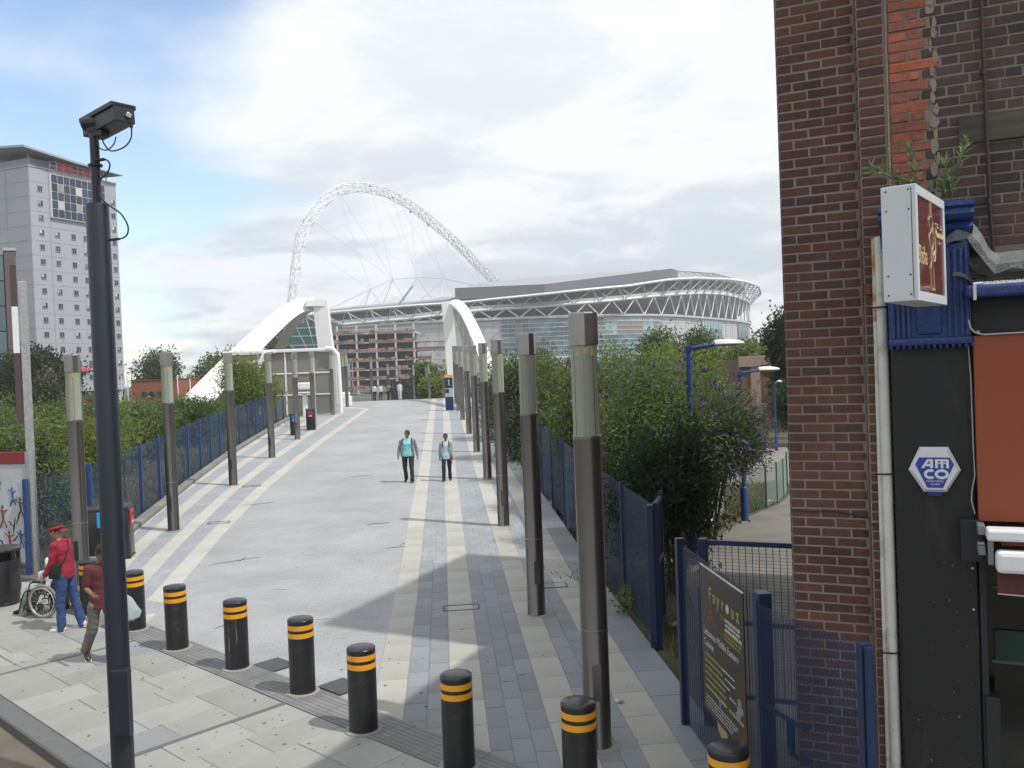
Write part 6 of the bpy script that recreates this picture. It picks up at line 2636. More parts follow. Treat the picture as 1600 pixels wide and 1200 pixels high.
def spikes(name, rg, blobs, n, ln, r, m, down=.0, zmin=None):
    p, d = scatter(rg, blobs, n, .96)
    d = unit(d + np.array([0, 0, .5 - down]) + rg.normal(size=(n, 3)) * .3)
    vs, fs = [], []
    base = 0
    t1 = unit(np.cross(d, rg.normal(size=(n, 3))))
    t2 = np.cross(d, t1)
    L_ = ln * rg.uniform(.6, 1.3, n)
    allv = []
    bend = np.array([0, 0, -.35])
    for k in range(4):
        a = 2 * math.pi * k / 4
        allv.append(p + (t1 * math.cos(a) + t2 * math.sin(a)) * r * .7)
    for k in range(4):
        a = 2 * math.pi * k / 4
        allv.append(p + d * (L_ * .35)[:, None] + (t1 * math.cos(a) + t2 * math.sin(a)) * r)
    allv.append(p + d * L_[:, None] + bend * (L_ * .5)[:, None])
    V_ = np.stack(allv, 1)
    quads = []
    for k in range(4):
        quads.append([k, (k + 1) % 4, 4 + (k + 1) % 4, 4 + k])
    tq = [[4 + k, 4 + (k + 1) % 4, 8, 8] for k in range(4)]
    F = np.array(quads)
    off_ = (np.arange(n) * 9)[:, None, None]
    q = (F[None] + off_).reshape(-1, 4)
    tri = np.array([[4 + k, 4 + (k + 1) % 4, 8] for k in range(4)])
    tq = (tri[None] + off_).reshape(-1, 3)
    me = bpy.data.meshes.new(name)
    Vf = V_.reshape(-1, 3)
    me.from_pydata(Vf.tolist(), [], q.tolist() + tq.tolist())
    me.materials.append(m)
    me.update()
    return me


def stems_mesh(name, rg, h, r, n, m, thick=.03, z0=-.3):
    mb = MB()
    for i in range(n):
        a = rg.uniform(0, 6.28)
        x, y = rg.uniform(0, .25) * math.cos(a), rg.uniform(0, .25) * math.sin(a)
        ex, ey, ez = r * .75 * math.cos(a), r * .75 * math.sin(a), h * rg.uniform(.6, .92)
        pts = [(x, y, z0), (x + ex * .25, y + ey * .25, ez * .4), (x + ex * .62, y + ey * .62, ez * .75), (x + ex, y + ey, ez)]
        mb.tube(spline(pts, 3), [thick * (1 - .085 * k) for k in range(10)], 5)
    return mb.mesh(name, m, True)


def bush(label, loc, blobs, n, ln, wd, m, seed, nfl=0, group='buddleia bushes', flm=None, stems=7, cat='bush', name='buddleia_bush', fl=.21):
    rg = np.random.default_rng(seed)
    t = thing(name, label, cat, loc, 0, group)
    link('foliage', leaves('foliage', rg, blobs, n, ln, wd, m, .35, clump=ln * 1.5), t)['kind'] = 'stuff'
    if nfl:
        link('flower_spikes', spikes('flower_spikes', rg, blobs, nfl, fl, .028, flm or M['purple'], .3), t)['kind'] = 'stuff'
    h = max(b[2] + b[5] for b in blobs)
    r = max(abs(b[0]) + b[3] for b in blobs)
    link('stem', stems_mesh('stem', rg, h, r * .8, stems, M['bark']), t)
    return t


def std(rg, h, r):
    """blobs for one arching shrub of height h and radius r"""
    out = [(0, 0, h * .55, r * .85, r * .85, h * .42)]
    for k in range(5):
        a = k * 1.2566 + rg.uniform(0, 1)
        out.append((r * .6 * math.cos(a), r * .6 * math.sin(a), h * rg.uniform(.45, .8), r * rg.uniform(.4, .6), r * rg.uniform(.4, .6), h * .2))
    out.append((rg.uniform(-.3, .3) * r, 0, h * .85, r * .4, r * .4, h * .15))
    for k in range(4):          # upright sprays that break the outline
        a = rg.uniform(0, 6.28)
        out.append((r * .55 * math.cos(a), r * .55 * math.sin(a), h * rg.uniform(.86, .98), r * .16, r * .16, h * rg.uniform(.10, .16)))
    return out


RB = [  # x, y, height, radius, leaf material, flowers, label
    (2.75, 16.3, 3.0, .95, 'lf_dark', 12, 'dark leafy bush just behind the folded blue gate leaf'),
    (4.75, 21.7, 3.5, 1.3, 'lf_bud2', 110, 'arching buddleia just behind the tallest blue street lamp'),
    (2.85, 19.9, 4.25, 1.35, 'lf_bud', 60, 'buddleia between the second lamp column and the blue street lamp'),
    (4.6, 23.6, 4.35, 1.4, 'lf_bud', 130, 'tall flowering buddleia below the lamp head, behind the arching one'),
    (2.35, 24.2, 4.05, 1.3, 'lf_bud', 40, 'green bush behind the second lamp column from the poster'),
    (3.6, 25.0, 4.1, 1.5, 'lf_bud2', 150, 'buddleia thick with purple spikes below the stadium glazing'),
    (1.6, 29.5, 4.2, 1.2, 'lf_bud', 120, 'buddleia with faded flowers beside the third lamp column from the poster'),
    (3.1, 30.5, 4.05, 1.6, 'lf_bud', 120, 'buddleia standing behind the glass of the tallest lamp column'),
    (5.6, 28.5, 4.35, 1.6, 'lf_yel', 60, 'yellowish bush behind the head of the tallest street lamp'),
    (.35, 36.5, 4.6, 1.1, 'lf_bud2', 110, 'buddleia with faded pinkish flowers beside the fourth lamp column'),
    (2.4, 38.5, 4.2, 1.8, 'lf_mid', 40, 'bush filling the gap between the third and second lamp columns'),
    (5.4, 37, 4.5, 2.0, 'lf_yel', 50, 'tall yellow green bush in front of the round tree by the stadium'),
    (-.3, 45, 4.4, 1.2, 'lf_bud', 40, 'green bush behind the fifth shop-side lamp column'),
    (1.6, 50, 4.7, 2.0, 'lf_mid', 30, 'bush low in front of the bridge arch leg by the totem'),
    (-.4, 52, 3.9, 1.2, 'lf_mid', 30, 'small bush behind the sixth shop-side lamp column'),
]
for i, (x, y, h, r, mk, nf, lab) in enumerate(RB):
    rg = np.random.default_rng(100 + i)
    zb = za(y) - .1
    s = 1.0 if y < 22 else (1.25 if y < 33 else 1.6)
    n = int(19000 * r / s)
    bl = std(rg, h - zb, r)
    if i == 3:
        bl = [(0, 0, 3.2, 1.2, 1.2, 1.4), (.9, -.5, 3.3, .8, .8, .8), (-.6, .2, 2.4, 1.0, 1.0, 1.5)]
    if i == 1:
        bl = [(0, 0, 3.0, 1.15, 1.0, .85), (.7, .1, 2.6, .75, .8, .65), (-.75, .1, 2.6, .85, .8, 1.3), (.2, -.2, 2.35, .8, .7, .5)]
    bush(lab, (x, y, zb), bl, n, .112 * s, .038 * s, M[mk], 200 + i, nf * 4, flm=M['dryflower'] if 'faded' in lab else None, stems=9)
LBS = [
    (-12.3, 22.3, 3.0, 1.1, 'lf_bud', 50, 'buddleia with purple spikes between the galvanised post and the lamp column beside the recycling bin'),
    (-14.6, 23.2, 3.6, 1.7, 'lf_bud', 90, 'broad buddleia behind the painted board and litter bin'),
    (-13.2, 26.5, 3.2, 1.35, 'lf_yel', 15, 'yellow green bush behind the blue fence beside the camera pole'),
    (-17.0, 27.5, 3.7, 2.1, 'lf_bud', 60, 'large buddleia rising behind the galvanised post and red-topped board'),
    (-15.8, 31.5, 3.4, 1.8, 'lf_bud', 40, 'bush behind the sunlit blue posts below the flagpoles'),
    (-19.6, 33.0, 3.3, 2.4, 'lf_mid', 20, 'green bush in front of the hotel entrance'),
    (-17.4, 36.6, 3.1, 1.9, 'lf_yel', 10, 'yellow green bush behind the second hotel-side lamp column'),
    (-21.5, 40, 2.9, 2.6, 'lf_mid', 10, 'bush below the flagpoles and porthole building'),
    (-18.2, 42.0, 2.9, 1.9, 'lf_bud', 20, 'bush between the second and third hotel-side lamp columns'),
    (-21.5, 48.5, 2.6, 2.3, 'lf_bud2', 10, 'bush at the foot of the broad inclined white arch leg'),
    (-17.9, 48.0, 2.8, 1.6, 'lf_mid', 10, 'bush behind the third hotel-side lamp column'),
    (-19.3, 54.0, 2.7, 2.0, 'lf_mid', 10, 'low green bush in front of the inclined bridge arch leg'),
    (-17.3, 58.5, 5.3, 1.8, 'lf_yel', 0, 'tall yellow green bush in front of the taupe screen'),
    (-22.6, 58.5, 2.4, 2.2, 'lf_mid', 0, 'bush beside the inclined white leg below the screen'),
    (-25, 36, 3.3, 2.6, 'lf_bud', 10, 'low bush below the hotel sign beside the camera pole'),
    (-24, 27.0, 3.3, 2.4, 'lf_mid', 20, 'green bush below the glass office behind the galvanised post'),
    (-29, 45, 3.4, 3.0, 'lf_bud2', 0, 'wide grey green bush below the dark trees by the hotel'),
]
for i, (x, y, h, r, mk, nf, lab) in enumerate(LBS):
    rg = np.random.default_rng(300 + i)
    zb = terr(x, y) - .05
    s = 1.1 if y < 28 else (1.45 if y < 40 else 1.9)
    n = int(15000 * r / s / 1.2)
    bush(lab, (x, y, zb), std(rg, h - zb, r), n, .112 * s, .040 * s, M[mk], 400 + i, nf * 4, stems=8)


def tree(label, loc, h, r, m, seed, n=7000, lf=.5, name='tree', trunk=.22, ratio=.62, group='trees beyond the walkway'):
    rg = np.random.default_rng(seed)
    t = thing(name, label, 'tree', loc, 0, group)
    blobs = []
    for k in range(9):
        a = rg.uniform(0, 6.28)
        q = rg.uniform(0, .62)
        z = h * rg.uniform(.45, .86)
        blobs.append((r * q * math.cos(a), r * q * math.sin(a), z, r * rg.uniform(.38, .58), r * rg.uniform(.38, .58), h * rg.uniform(.12, .2)))
    blobs.append((0, 0, h * .88, r * .42, r * .42, h * .13))
    o = link('crown', leaves('crown', rg, blobs, n, lf, lf * .45, m, .5, clump=lf * .9), t)
    o['kind'] = 'stuff'
    mb = MB()
    mb.tube([(0, 0, -.5), (.05, 0, h * .3), (0, .1, h * .6), (.1, 0, h * .85)], [trunk, trunk * .8, trunk * .5, trunk * .15], 8)
    mb.build('trunk', M['bark'], t, smooth=True)
    mb = MB()
    for b in blobs[:7]:
        mb.tube([(0, 0, h * .32), (b[0] * .5, b[1] * .5, (h * .35 + b[2]) / 2), (b[0], b[1], b[2])], [trunk * .5, trunk * .3, trunk * .1], 5)
    mb.build('limb', M['bark'], t)
    return t


tree('dark rounded tree in front of the plain side wall of the hotel', (-53.5, 100, -2.6), 11.0, 5.0, M['lf_dark'], 1, 9000, .55)
tree('dark tree below the glass office', (-61, 104, -2.6), 10.2, 4.6, M['lf_dark'], 2, 8000, .55)
tree('dark low tree beside the hotel entrance', (-47, 88, -2.6), 7.0, 3.8, M['lf_dark'], 3, 7000, .5)
tree('tall open tree behind the round-windowed building', (-67.5, 172, -2.6), 12.6, 4.2, M['lf_bud2'], 4, 4500, .6)
tree('dark tree behind the flagpoles, close to the hotel tower', (-76, 190, -2.6), 11.5, 5.0, M['lf_dark'], 5, 5000, .75)
tree('small tree behind the brown brick building', (-58, 170, -2.6), 11.0, 4.2, M['lf_mid'], 6, 4500, .7)
tree('bushy tree rising behind the top of the inclined white arch leg', (-51.5, 165, -2.6), 12.0, 4.6, M['lf_mid'], 7, 5500, .7)
tree('grey green tree seen through the bridge arch by the teal building', (-56, 215, -2.6), 17.0, 4.5, M['lf_bud2'], 8, 3500, .9)
tree('round tree in front of the stadium glazing', (15.2, 95, -2.6), 10.0, 3.0, M['lf_mid'], 9, 7500, .42)
tree('leafy tree behind the head of the tallest street lamp', (22.5, 105, -2.6), 10.6, 4.0, M['lf_mid'], 10, 8500, .46)
tree('yellow green tree behind the tan building', (26.6, 100, -2.6), 8.6, 4.0, M['lf_yel'], 11, 8500, .4)
tree('tall dark tree hard against the brick wall edge', (22.0, 70, -2.6), 10.0, 2.3, M['lf_dark'], 12, 10000, .42)
tree('dark tree half hidden by the brick building', (28.8, 80, -2.6), 11, 4.0, M['lf_dark'], 13, 6000, .5)
tree('low dark tree behind the pale yard', (20.3, 64, -2.6), 5.2, 2.0, M['lf_dark'], 14, 5000, .36)
tree('mid green tree below the curved end of the stadium', (28.5, 118, -2.6), 8.6, 4.5, M['lf_mid'], 15, 6500, .55)
tree('round tree on the bridge in front of the unfinished building', (-12.4, 122, -1.0), 6.2, 2.1, M['lf_mid'], 16, 3000, .5)
tree('low olive shrub tree below the arch leg by the totem', (-10.4, 116, -1.2), 4.6, 1.9, M['lf_yel'], 17, 2600, .45)
tree('small reddish tree among the far lamp columns', (-12.9, 125, -1.0), 6.6, .9, mat('red_brown_leaf', (.16, .06, .035), .6, isl=.4), 18, 700, .45)
tree('tree beyond the yard behind the tan building', (34, 108, -2.6), 10.5, 5, M['lf_mid'], 19, 5000, .6)
tree('pale green tree between the stadium and brick wall', (27.5, 95, -2.6), 8.0, 3.8, M['lf_yel'], 20, 6500, .46)
# half bare shrub by the dark trees
rg = np.random.default_rng(77)
bt = thing('bare_shrub', 'half bare reddish shrub beside the hotel foot', 'shrub', (-50.4, 96, -2.6))
mb = MB()
for k in range(26):
    a, b_ = rg.uniform(0, 6.28), rg.uniform(.2, 1.6)
    h_ = rg.uniform(5.0, 9.6)
    pts = [(0, 0, 0), (.4 * b_ * math.cos(a), .4 * b_ * math.sin(a), h_ * .5), (b_ * math.cos(a), b_ * math.sin(a), h_)]
    mb.tube(pts, [.08, .05, .015], 4)
    for q in range(3):
        f = rg.uniform(.5, .95)
        p_ = Vector(pts[1]).lerp(Vector(pts[2]), f)
        mb.tube([p_, p_ + Vector((rg.uniform(-.8, .8), rg.uniform(-.8, .8), rg.uniform(.2, .8)))], [.03, .01], 3)
mb.build('twigs', M['twig'], bt)
link('foliage', leaves('foliage', rg, [(0, 0, 6.2, 1.3, 1.3, 3.0)], 500, .35, .15, M['grassdry']), bt)['kind'] = 'stuff'

# far belt of trees closing the horizon
rg = np.random.default_rng(5)
bl = []
for k in range(150):
    x = -420 + k * 5.8 + rg.uniform(-2, 2)
    if not -84 < x < -18:
        bl.append((x, 265 + rg.uniform(-14, 30), rg.uniform(-2, 1.5), 6, 6, rg.uniform(4.2, 6.0)))
o = link('distant_trees', leaves('distant_trees', rg, bl, 26000, 1.5, .8, M['lf_mid'], .5))
tag(o, 'low belt of distant trees along the horizon', 'trees', kind='stuff')

# rough grass on the banks
rg = np.random.default_rng(8)
P = []
while len(P) < 15000:
    y = rg.uniform(20, 66)
    x = xK(y) - .5 - abs(rg.normal()) * 3.2
    P.append((x, y, terr(x, y)))
while len(P) < 20000:
    y = rg.uniform(17, 40)
    x = lerp_tab(y, PL) - abs(rg.normal()) * 1.1 - .25
    P.append((x, y, za(y)))
while len(P) < 21500:
    y = rg.uniform(12.5, 30)
    x = xR(y) + .12 + abs(rg.normal()) * .35
    P.append((x, y, za(y) if y > 17.5 else 0))
P = np.array(P)
n = len(P)
hh_ = rg.uniform(.10, .32, n)[:, None] * (1 + .5 * ((P[:, 1:2] > 30) & (P[:, 0:1] < 0)))
dr = unit(np.stack([rg.normal(size=n) * .5, rg.normal(size=n) * .5, np.ones(n)], 1))
sd_ = unit(np.cross(dr, rg.normal(size=(n, 3)))) * .008 * (1 + .05 * P[:, 1:2])
vs = np.stack([P - sd_, P + sd_, P + dr * hh_], 1).reshape(-1, 3)
o = link('rough_grass', np_mesh('rough_grass', vs, np.arange(3 * n).reshape(-1, 3), M['grassdry']))
tag(o, 'dry rough grass growing on the banks beside the fences', 'grass', kind='stuff')
# little weed at the foot of the shop-side fence
rg = np.random.default_rng(21)
w2 = thing('weed', 'small bright green weed growing at the foot of the shop-side fence', 'plant', (1.72, 14.75, .03))
link('leaves', leaves('leaves', rg, [(0, 0, .17, .16, .16, .16), (.05, .1, .33, .10, .12, .12)], 170, .075, .04, M['lf_yel']), w2)['kind'] = 'stuff'
mb = MB()
for k in range(5):
    mb.tube([(0, 0, 0), (.05 * math.cos(k * 1.3), .05 * math.sin(k * 1.3), .2), (.12 * math.cos(k * 1.3), .12 * math.sin(k * 1.3), .36)], .004, 4)
mb.build('stem', M['stem'], w2)
# fallen leaves and crumbs in the gutter of the ramp
rg = np.random.default_rng(31)
n = 420
y = rg.uniform(9, 24, n)
x = np.array([xR(v) for v in y]) + .12 + np.abs(rg.normal(size=n)) * .35
z = np.array([za(v) if v > 17.5 else 0 for v in y]) + .004
c = np.stack([x, y, z], 1)
a = rg.uniform(0, 6.28, n)
s = rg.uniform(.012, .04, n)[:, None]
d1 = np.stack([np.cos(a), np.sin(a), rg.uniform(.05, .4, n)], 1) * s
d2 = np.stack([-np.sin(a), np.cos(a), rg.uniform(-.1, .2, n)], 1) * s * .5
vs = np.stack([c, c + d1 * .5 + d2, c + d1, c + d1 * .5 - d2], 1).reshape(-1, 3)
o = link('fallen_leaves', np_mesh('fallen_leaves', vs, np.arange(4 * n).reshape(-1, 4), mat('dead_leaf', (.14, .10, .06), .85, isl=.5)))
tag(o, 'fallen leaves and scraps along the dirt strip by the shop-side fence', 'leaves', kind='stuff')

# ------------------------------------------------------------------ people
def fuse(shape, vox, smooth=4):
    """one continuous skin over overlapping closed volumes: returns verts, faces"""
    me = bpy.data.meshes.new('volume')
    me.from_pydata(shape.v, [], shape.f)
    ob = bpy.data.objects.new('volume', me)
    COL.objects.link(ob)
    md = ob.modifiers.new('remesh', 'REMESH')
    md.mode = 'VOXEL'
    md.voxel_size = vox
    sm = ob.modifiers.new('smooth', 'SMOOTH')
    sm.factor = .5
    sm.iterations = smooth
    dg = bpy.context.evaluated_depsgraph_get()
    m2 = bpy.data.meshes.new_from_object(ob.evaluated_get(dg))
    vs = [v.co.copy() for v in m2.vertices]
    fs = [tuple(p.vertices) for p in m2.polygons]
    bpy.data.objects.remove(ob)
    bpy.data.meshes.remove(me)
    bpy.data.meshes.remove(m2)
    return vs, fs


def ovals(mb, rows, n=16):
    """closed elliptical trunk; rows = (centre, half width, half depth)"""
    vs, fs = [], []
    for c, a, b_ in rows:
        for k in range(n):
            t_ = 2 * math.pi * k / n
            # a slightly squared oval, as a chest is
            cx_, sy_ = math.cos(t_), math.sin(t_)
            vs.append((c.x + a * math.copysign(abs(cx_) ** .85, cx_), c.y + b_ * math.copysign(abs(sy_) ** .85, sy_), c.z))
    for i in range(len(rows) - 1):
        for k in range(n):
            k2 = (k + 1) % n
            fs.append((i * n + k, i * n + k2, (i + 1) * n + k2, (i + 1) * n + k))
    fs.append(tuple(range(n - 1, -1, -1)))
    fs.append(tuple((len(rows) - 1) * n + k for k in range(n)))
    mb.add(vs, fs)


def limb(mb, pts, rs, n=12):
    mb.tube(pts, list(rs), n)
    for p, r in zip(pts, rs):
        mb.ball(p, r * .99, seg=12, rings=8)


M['skin'] = mat('brown_skin', (.235, .120, .075), .55, var=.06, scale=12)
M['skinl'] = mat('tan_skin', (.36, .205, .14), .55, var=.06, scale=12)
M['hairblk'] = mat('black_hair', (.010, .008, .008), .5, var=.3, scale=60, bump=.5, bscale=200)
M['eye'] = mat('dark_eye', (.012, .01, .01), .25)
M['lip'] = mat('lip', (.20, .075, .06), .5)
cloth = lambda n, c, v=.12: mat(n, c, .85, var=v, scale=9, bump=.35, bscale=26)


def fk(p, a, l, side=0.0):
    """end of a bone of length l swung a degrees forward (towards -y) and side degrees outwards in x"""
    a, s = math.radians(a), math.radians(side)
    return p + Vector((math.sin(s) * math.cos(a), -math.sin(a), -math.cos(a) * math.cos(s))) * l


def person(label, loc, rz, h=1.75, legs=((12, 8), (-14, 10)), arms=((-10, 12, 8), (12, 14, 8)), lean=0, bow=0, turn=0, build=1.0, skin='skin',
           shirt=None, sleeve='long', trousers=None, shoe=None, hair=None, cap=None, collar=None, sub=2, group=None, jacket=None, seat=None, pelvis=None, hem=-.02, sleevemat=None, flare=1.0, ground=True):
    t = thing('person', label, 'person', loc, rz, group)
    k = h / 1.75
    B = build
    P = {}
    lr = math.radians(lean)
    P['pel'] = Vector((0, 0, .95)) if pelvis is None else Vector(pelvis)
    up = Vector((0, -math.sin(lr), math.cos(lr)))
    P['sp'] = P['pel'] + up * .20
    P['ch'] = P['pel'] + up * .38
    P['nb'] = P['pel'] + up * .53
    br_ = math.radians(lean + bow)
    hup = Vector((0, -math.sin(br_), math.cos(br_)))
    P['nt'] = P['nb'] + hup * .055
    P['hd'] = P['nb'] + hup * .163
    for s, nm, (la, lk), (aa, ae, ao) in ((1, 'L', legs[0], arms[0]), (-1, 'R', legs[1], arms[1])):
        P['hip' + nm] = P['pel'] + Vector((s * .095 * B, 0, -.06))
        P['kn' + nm] = fk(P['hip' + nm], la, .43, s * 2)
        P['an' + nm] = fk(P['kn' + nm], la - lk, .41, s * 1)
        fa_ = la - lk
        P['to' + nm] = P['an' + nm] + Vector((s * .02, -.15, -.035 + max(0, -fa_) * -.0022))
        P['sh' + nm] = P['nb'] + Vector((s * .18 * B, 0, -.055))
        P['el' + nm] = fk(P['sh' + nm], aa, .285, s * ao)
        P['wr' + nm] = fk(P['el' + nm], aa + ae, .25, s * (ao * .4))
        P['ha' + nm] = fk(P['wr' + nm], aa + ae + 6, .09, s * ao * .3)
    if ground:
        low = min(P['anL'].z, P['anR'].z) - .085
        for q in P:
            P[q] = P[q] - Vector((0, 0, low))
    for q in P:
        P[q] = P[q] * k
    vox = (.0115 if sub >= 2 else .024) * k
    X1 = lambda a, f: a.lerp(f[0], f[1])

    def trunk(mb, grow_, lo):
        g_ = grow_ * k
        up_ = (P['ch'] - P['sp']).normalized()
        rows = [(P['pel'] + Vector((0, 0, lo * k)), .150 * B * k + g_, .108 * B * k + g_), (P['pel'] + up_ * .02 * k, .158 * B * k + g_, .112 * B * k + g_), (P['sp'] - up_ * .04 * k, .140 * B * k + g_, .100 * B * k + g_),
                (P['sp'] + up_ * .07 * k, .148 * B * k + g_, .106 * B * k + g_), (P['ch'], .168 * B * k + g_, .116 * B * k + g_), (P['ch'] + up_ * .075 * k, .172 * B * k + g_, .102 * k + g_), (P['nb'] - up_ * .025 * k, .130 * k + g_, .078 * k + g_),
                (P['nb'] + up_ * .012 * k, .062 * k + g_, .056 * k + g_)]
        ovals(mb, rows)

    def arm_(mb, s, r0, r1, r2, f=1.0, start=0.0):
        sh, el, wr = P['sh' + s], P['el' + s], P['wr' + s]
        limb(mb, [sh + Vector((0, 0, -.004 * k)), sh.lerp(el, .5), el, el.lerp(wr, .5), el.lerp(wr, f)] if f > 0 else [sh, sh.lerp(el, .45), sh.lerp(el, .8)],
             [r0 * k, (r0 + r1) / 2 * k, r1 * k, (r1 * 1.02 + r2) / 2 * k, r2 * k] if f > 0 else [r0 * k, (r0 + r1) / 2 * k, r1 * k])

    def leg_(mb, s, r0, r1, r2, ext):
        hp, kn, an = P['hip' + s], P['kn' + s], P['an' + s]
        e_ = an + (an - kn).normalized() * ext * k
        limb(mb, [hp, hp.lerp(kn, .45), kn, kn.lerp(e_, .35), e_], [r0 * k, (r0 * .55 + r1 * .45) * k, r1 * k, (r1 * .62 + r2 * .38) * k, r2 * k])

    def sc(r, f=1.0):
        return tuple(x * k * f for x in r) if isinstance(r, tuple) else r * k * f
    core_ = MB()
    trunk(core_, -.004, -.10)
    limb(core_, [P['nb'] - Vector((0, 0, .03 * k)), P['nt'], P['hd']], [.058 * k, .050 * k, .050 * k])
    for s in 'LR':
        arm_(core_, s, .050, .040, .026)
        limb(core_, [P['el' + s].lerp(P['wr' + s], .9), P['wr' + s], P['ha' + s]], [.027 * k, .026 * k, .030 * k])
        leg_(core_, s, .078, .052, .032, .0)
        limb(core_, [P['an' + s], P['an' + s].lerp(P['to' + s], .5) - Vector((0, 0, .02 * k))], [.028 * k, .018 * k])
    body = MB()
    vs, fs = fuse(core_, vox)
    body.add(vs, fs)
    # head with face
    HM = Matrix.Translation(P['hd']) @ Matrix.Rotation(math.radians(turn), 4, 'Z') @ Matrix.Rotation(math.radians(lean + bow), 4, 'X') @ Matrix.Scale(k * 1.07, 4)
    body.ball((0, .0, .035), (.074, .092, .105), HM, 16, 12)
    body.ball((0, -.035, -.035), (.055, .055, .062), HM, 12, 8)
    body.ball((0, -.094, .005), (.013, .022, .026), HM, 8, 6)
    for s in (1, -1):
        body.ball((s * .075, .008, .015), (.012, .022, .032), HM, 8, 6)
    body.cur = 1
    for s in (1, -1):
        body.ball((s * .028, -.083, .036), (.012, .008, .007), HM, 8, 6)
        body.ball((s * .029, -.086, .055), (.018, .006, .004), HM, 8, 6)
    body.cur = 2
    body.ball((0, -.086, -.042), (.022, .008, .006), HM, 8, 6)
    body.cur = 0
    # hands: four fingers and a thumb on each palm
    for s, nm in ((1, 'L'), (-1, 'R')):
        a, b_ = P['wr' + nm], P['ha' + nm]
        d = (b_ - a).normalized()
        fw = Vector((0, -1, 0)) - d * d.dot(Vector((0, -1, 0)))
        fw = fw.normalized() if fw.length > .05 else Vector((1, 0, 0))
        inn_ = Vector((-s, 0, 0)) - d * d.dot(Vector((-s, 0, 0)))
        inn_ = inn_.normalized() if inn_.length > .05 else Vector((0, 0, 1))
        for q in range(4):
            o_ = fw * (.024 - .016 * q) * k
            L_ = (.066, .074, .070, .055)[q] * k
            p0 = b_ + o_ - d * .02 * k
            body.tube([p0, p0 + d * L_ * .45, p0 + d * L_ * .8 + inn_ * .012 * k, p0 + d * L_ + inn_ * .028 * k], [.0095 * k, .009 * k, .008 * k, .006 * k], 6)
        p0 = a + d * .03 * k + fw * .024 * k
        body.tube([p0, p0 + (d * .7 + fw * .6).normalized() * .035 * k, p0 + (d + fw * .4).normalized() * .065 * k], [.011 * k, .010 * k, .007 * k], 6)
    body.build('body', [M[skin], M['eye'], M['lip']], t, smooth=True)

    hash_of = len(label) * .37

    # clothing, each garment its own surface over the same joints
    def garment(name, mbv, m):
        v_, f_ = fuse(mbv, vox, 3)
        mb = MB()
        mb.add(v_, f_)
        o = mb.build(name, m, t, smooth=True)
        amp = .011 * k if name == 'trousers' else .008 * k
        nrm_ = [v.normal.copy() for v in o.data.vertices]
        cos_ = []
        for v, n_ in zip(o.data.vertices, nrm_):          # creases and slack in the cloth
            c = v.co
            q = mnoise.noise(Vector((c.x * 7 + 3 * hash_of, c.y * 7, c.z * 13 + c.x * 5))) + .5 * mnoise.noise(Vector((c.x * 15, c.y * 15 + hash_of, c.z * 30 - c.x * 12)))
            cos_ += (c + n_ * (q * amp))[:]
        o.data.vertices.foreach_set('co', cos_)
        o.data.update()
        return o

    if trousers:
        g = MB()
        up_ = (P['ch'] - P['sp']).normalized()
        ovals(g, [(P['pel'] + Vector((0, 0, -.11 * k)), .150 * B * k, .110 * B * k), (P['pel'], .166 * B * k, .122 * B * k), (P['pel'] + up_ * .07 * k, .158 * B * k, .115 * B * k), (P['pel'] + up_ * .10 * k, .150 * B * k, .110 * B * k)])
        for s in 'LR':
            leg_(g, s, .096 * (1 + (B - 1) * .6), .070 * flare, .064 * flare, .035)
        garment('trousers', g, trousers)
    if shirt:
        g = MB()
        trunk(g, .017, hem)
        for s in 'LR':
            if sleevemat is not None:
                limb(g, [P['sh' + s]], [.055 * k])
            elif sleeve == 'short':
                arm_(g, s, .066, .062, 0, 0)
            else:
                arm_(g, s, .066, .056, .042, .93)
        garment('shirt', g, shirt)
        if sleevemat is not None:
            for s in 'LR':
                g = MB()
                arm_(g, s, .068, .058, .050, .88)
                garment('jacket_sleeve', g, sleevemat)
    if jacket is not None:
        g = MB()
        up_ = (P['ch'] - P['sp']).normalized()
        bk = Vector((0, .045 * k, 0))
        ovals(g, [(P['pel'] + Vector((0, .045 * k, -.02 * k)), .185 * B * k, .09 * B * k), (P['sp'] + bk, .178 * B * k, .085 * B * k), (P['ch'] + bk, .192 * B * k, .09 * B * k), (P['ch'] + up_ * .08 * k + bk, .190 * B * k, .08 * k), (P['nb'] + bk, .09 * k, .05 * k)])
        for s in 'LR':
            sg_ = 1 if s == 'L' else -1
            sh = P['sh' + s]
            hp = P['pel'] + Vector((sg_ * .160 * k * B, -.05 * k, -.02 * k))
            limb(g, [sh + Vector((-sg_ * .05 * k, -.03 * k, .015 * k)), sh.lerp(hp, .5) + Vector((-sg_ * .02 * k, -.055 * k, 0)), hp], [.05 * k, .058 * k, .055 * k])
        garment('jacket', g, jacket)
    if collar is not None:
        for sg_ in (1, -1):
            mb = MB()
            mb.tube([P['nb'] + Vector((sg_ * .065 * k, .02 * k, .028 * k)), P['nb'] + Vector((sg_ * .055 * k, -.05 * k, .018 * k)), P['nb'] + Vector((sg_ * .025 * k, -.098 * k, -.012 * k))], [.016 * k, .02 * k, .012 * k], 6)
            mb.build('collar', collar, t, smooth=True)
    for s in 'LR':
        a = P['an' + s]
        tv_ = (P['to' + s] - a)
        yaw = Matrix.Translation(a)
        mb = MB()
        d = Vector((tv_.x, tv_.y, 0)).normalized()
        R_ = Matrix(((-d.y, -d.x, 0, 0), (d.x, -d.y, 0, 0), (0, 0, 1, 0), (0, 0, 0, 1)))
        pitch = math.atan2(tv_.z + .035 * k, math.hypot(tv_.x, tv_.y))
        TT = Matrix.Translation(a) @ R_ @ Matrix.Rotation(-pitch, 4, 'X') @ Matrix.Scale(k, 4)
        mb.ball((0, .02, -.030), (.050, .064, .062), TT, 10, 8)
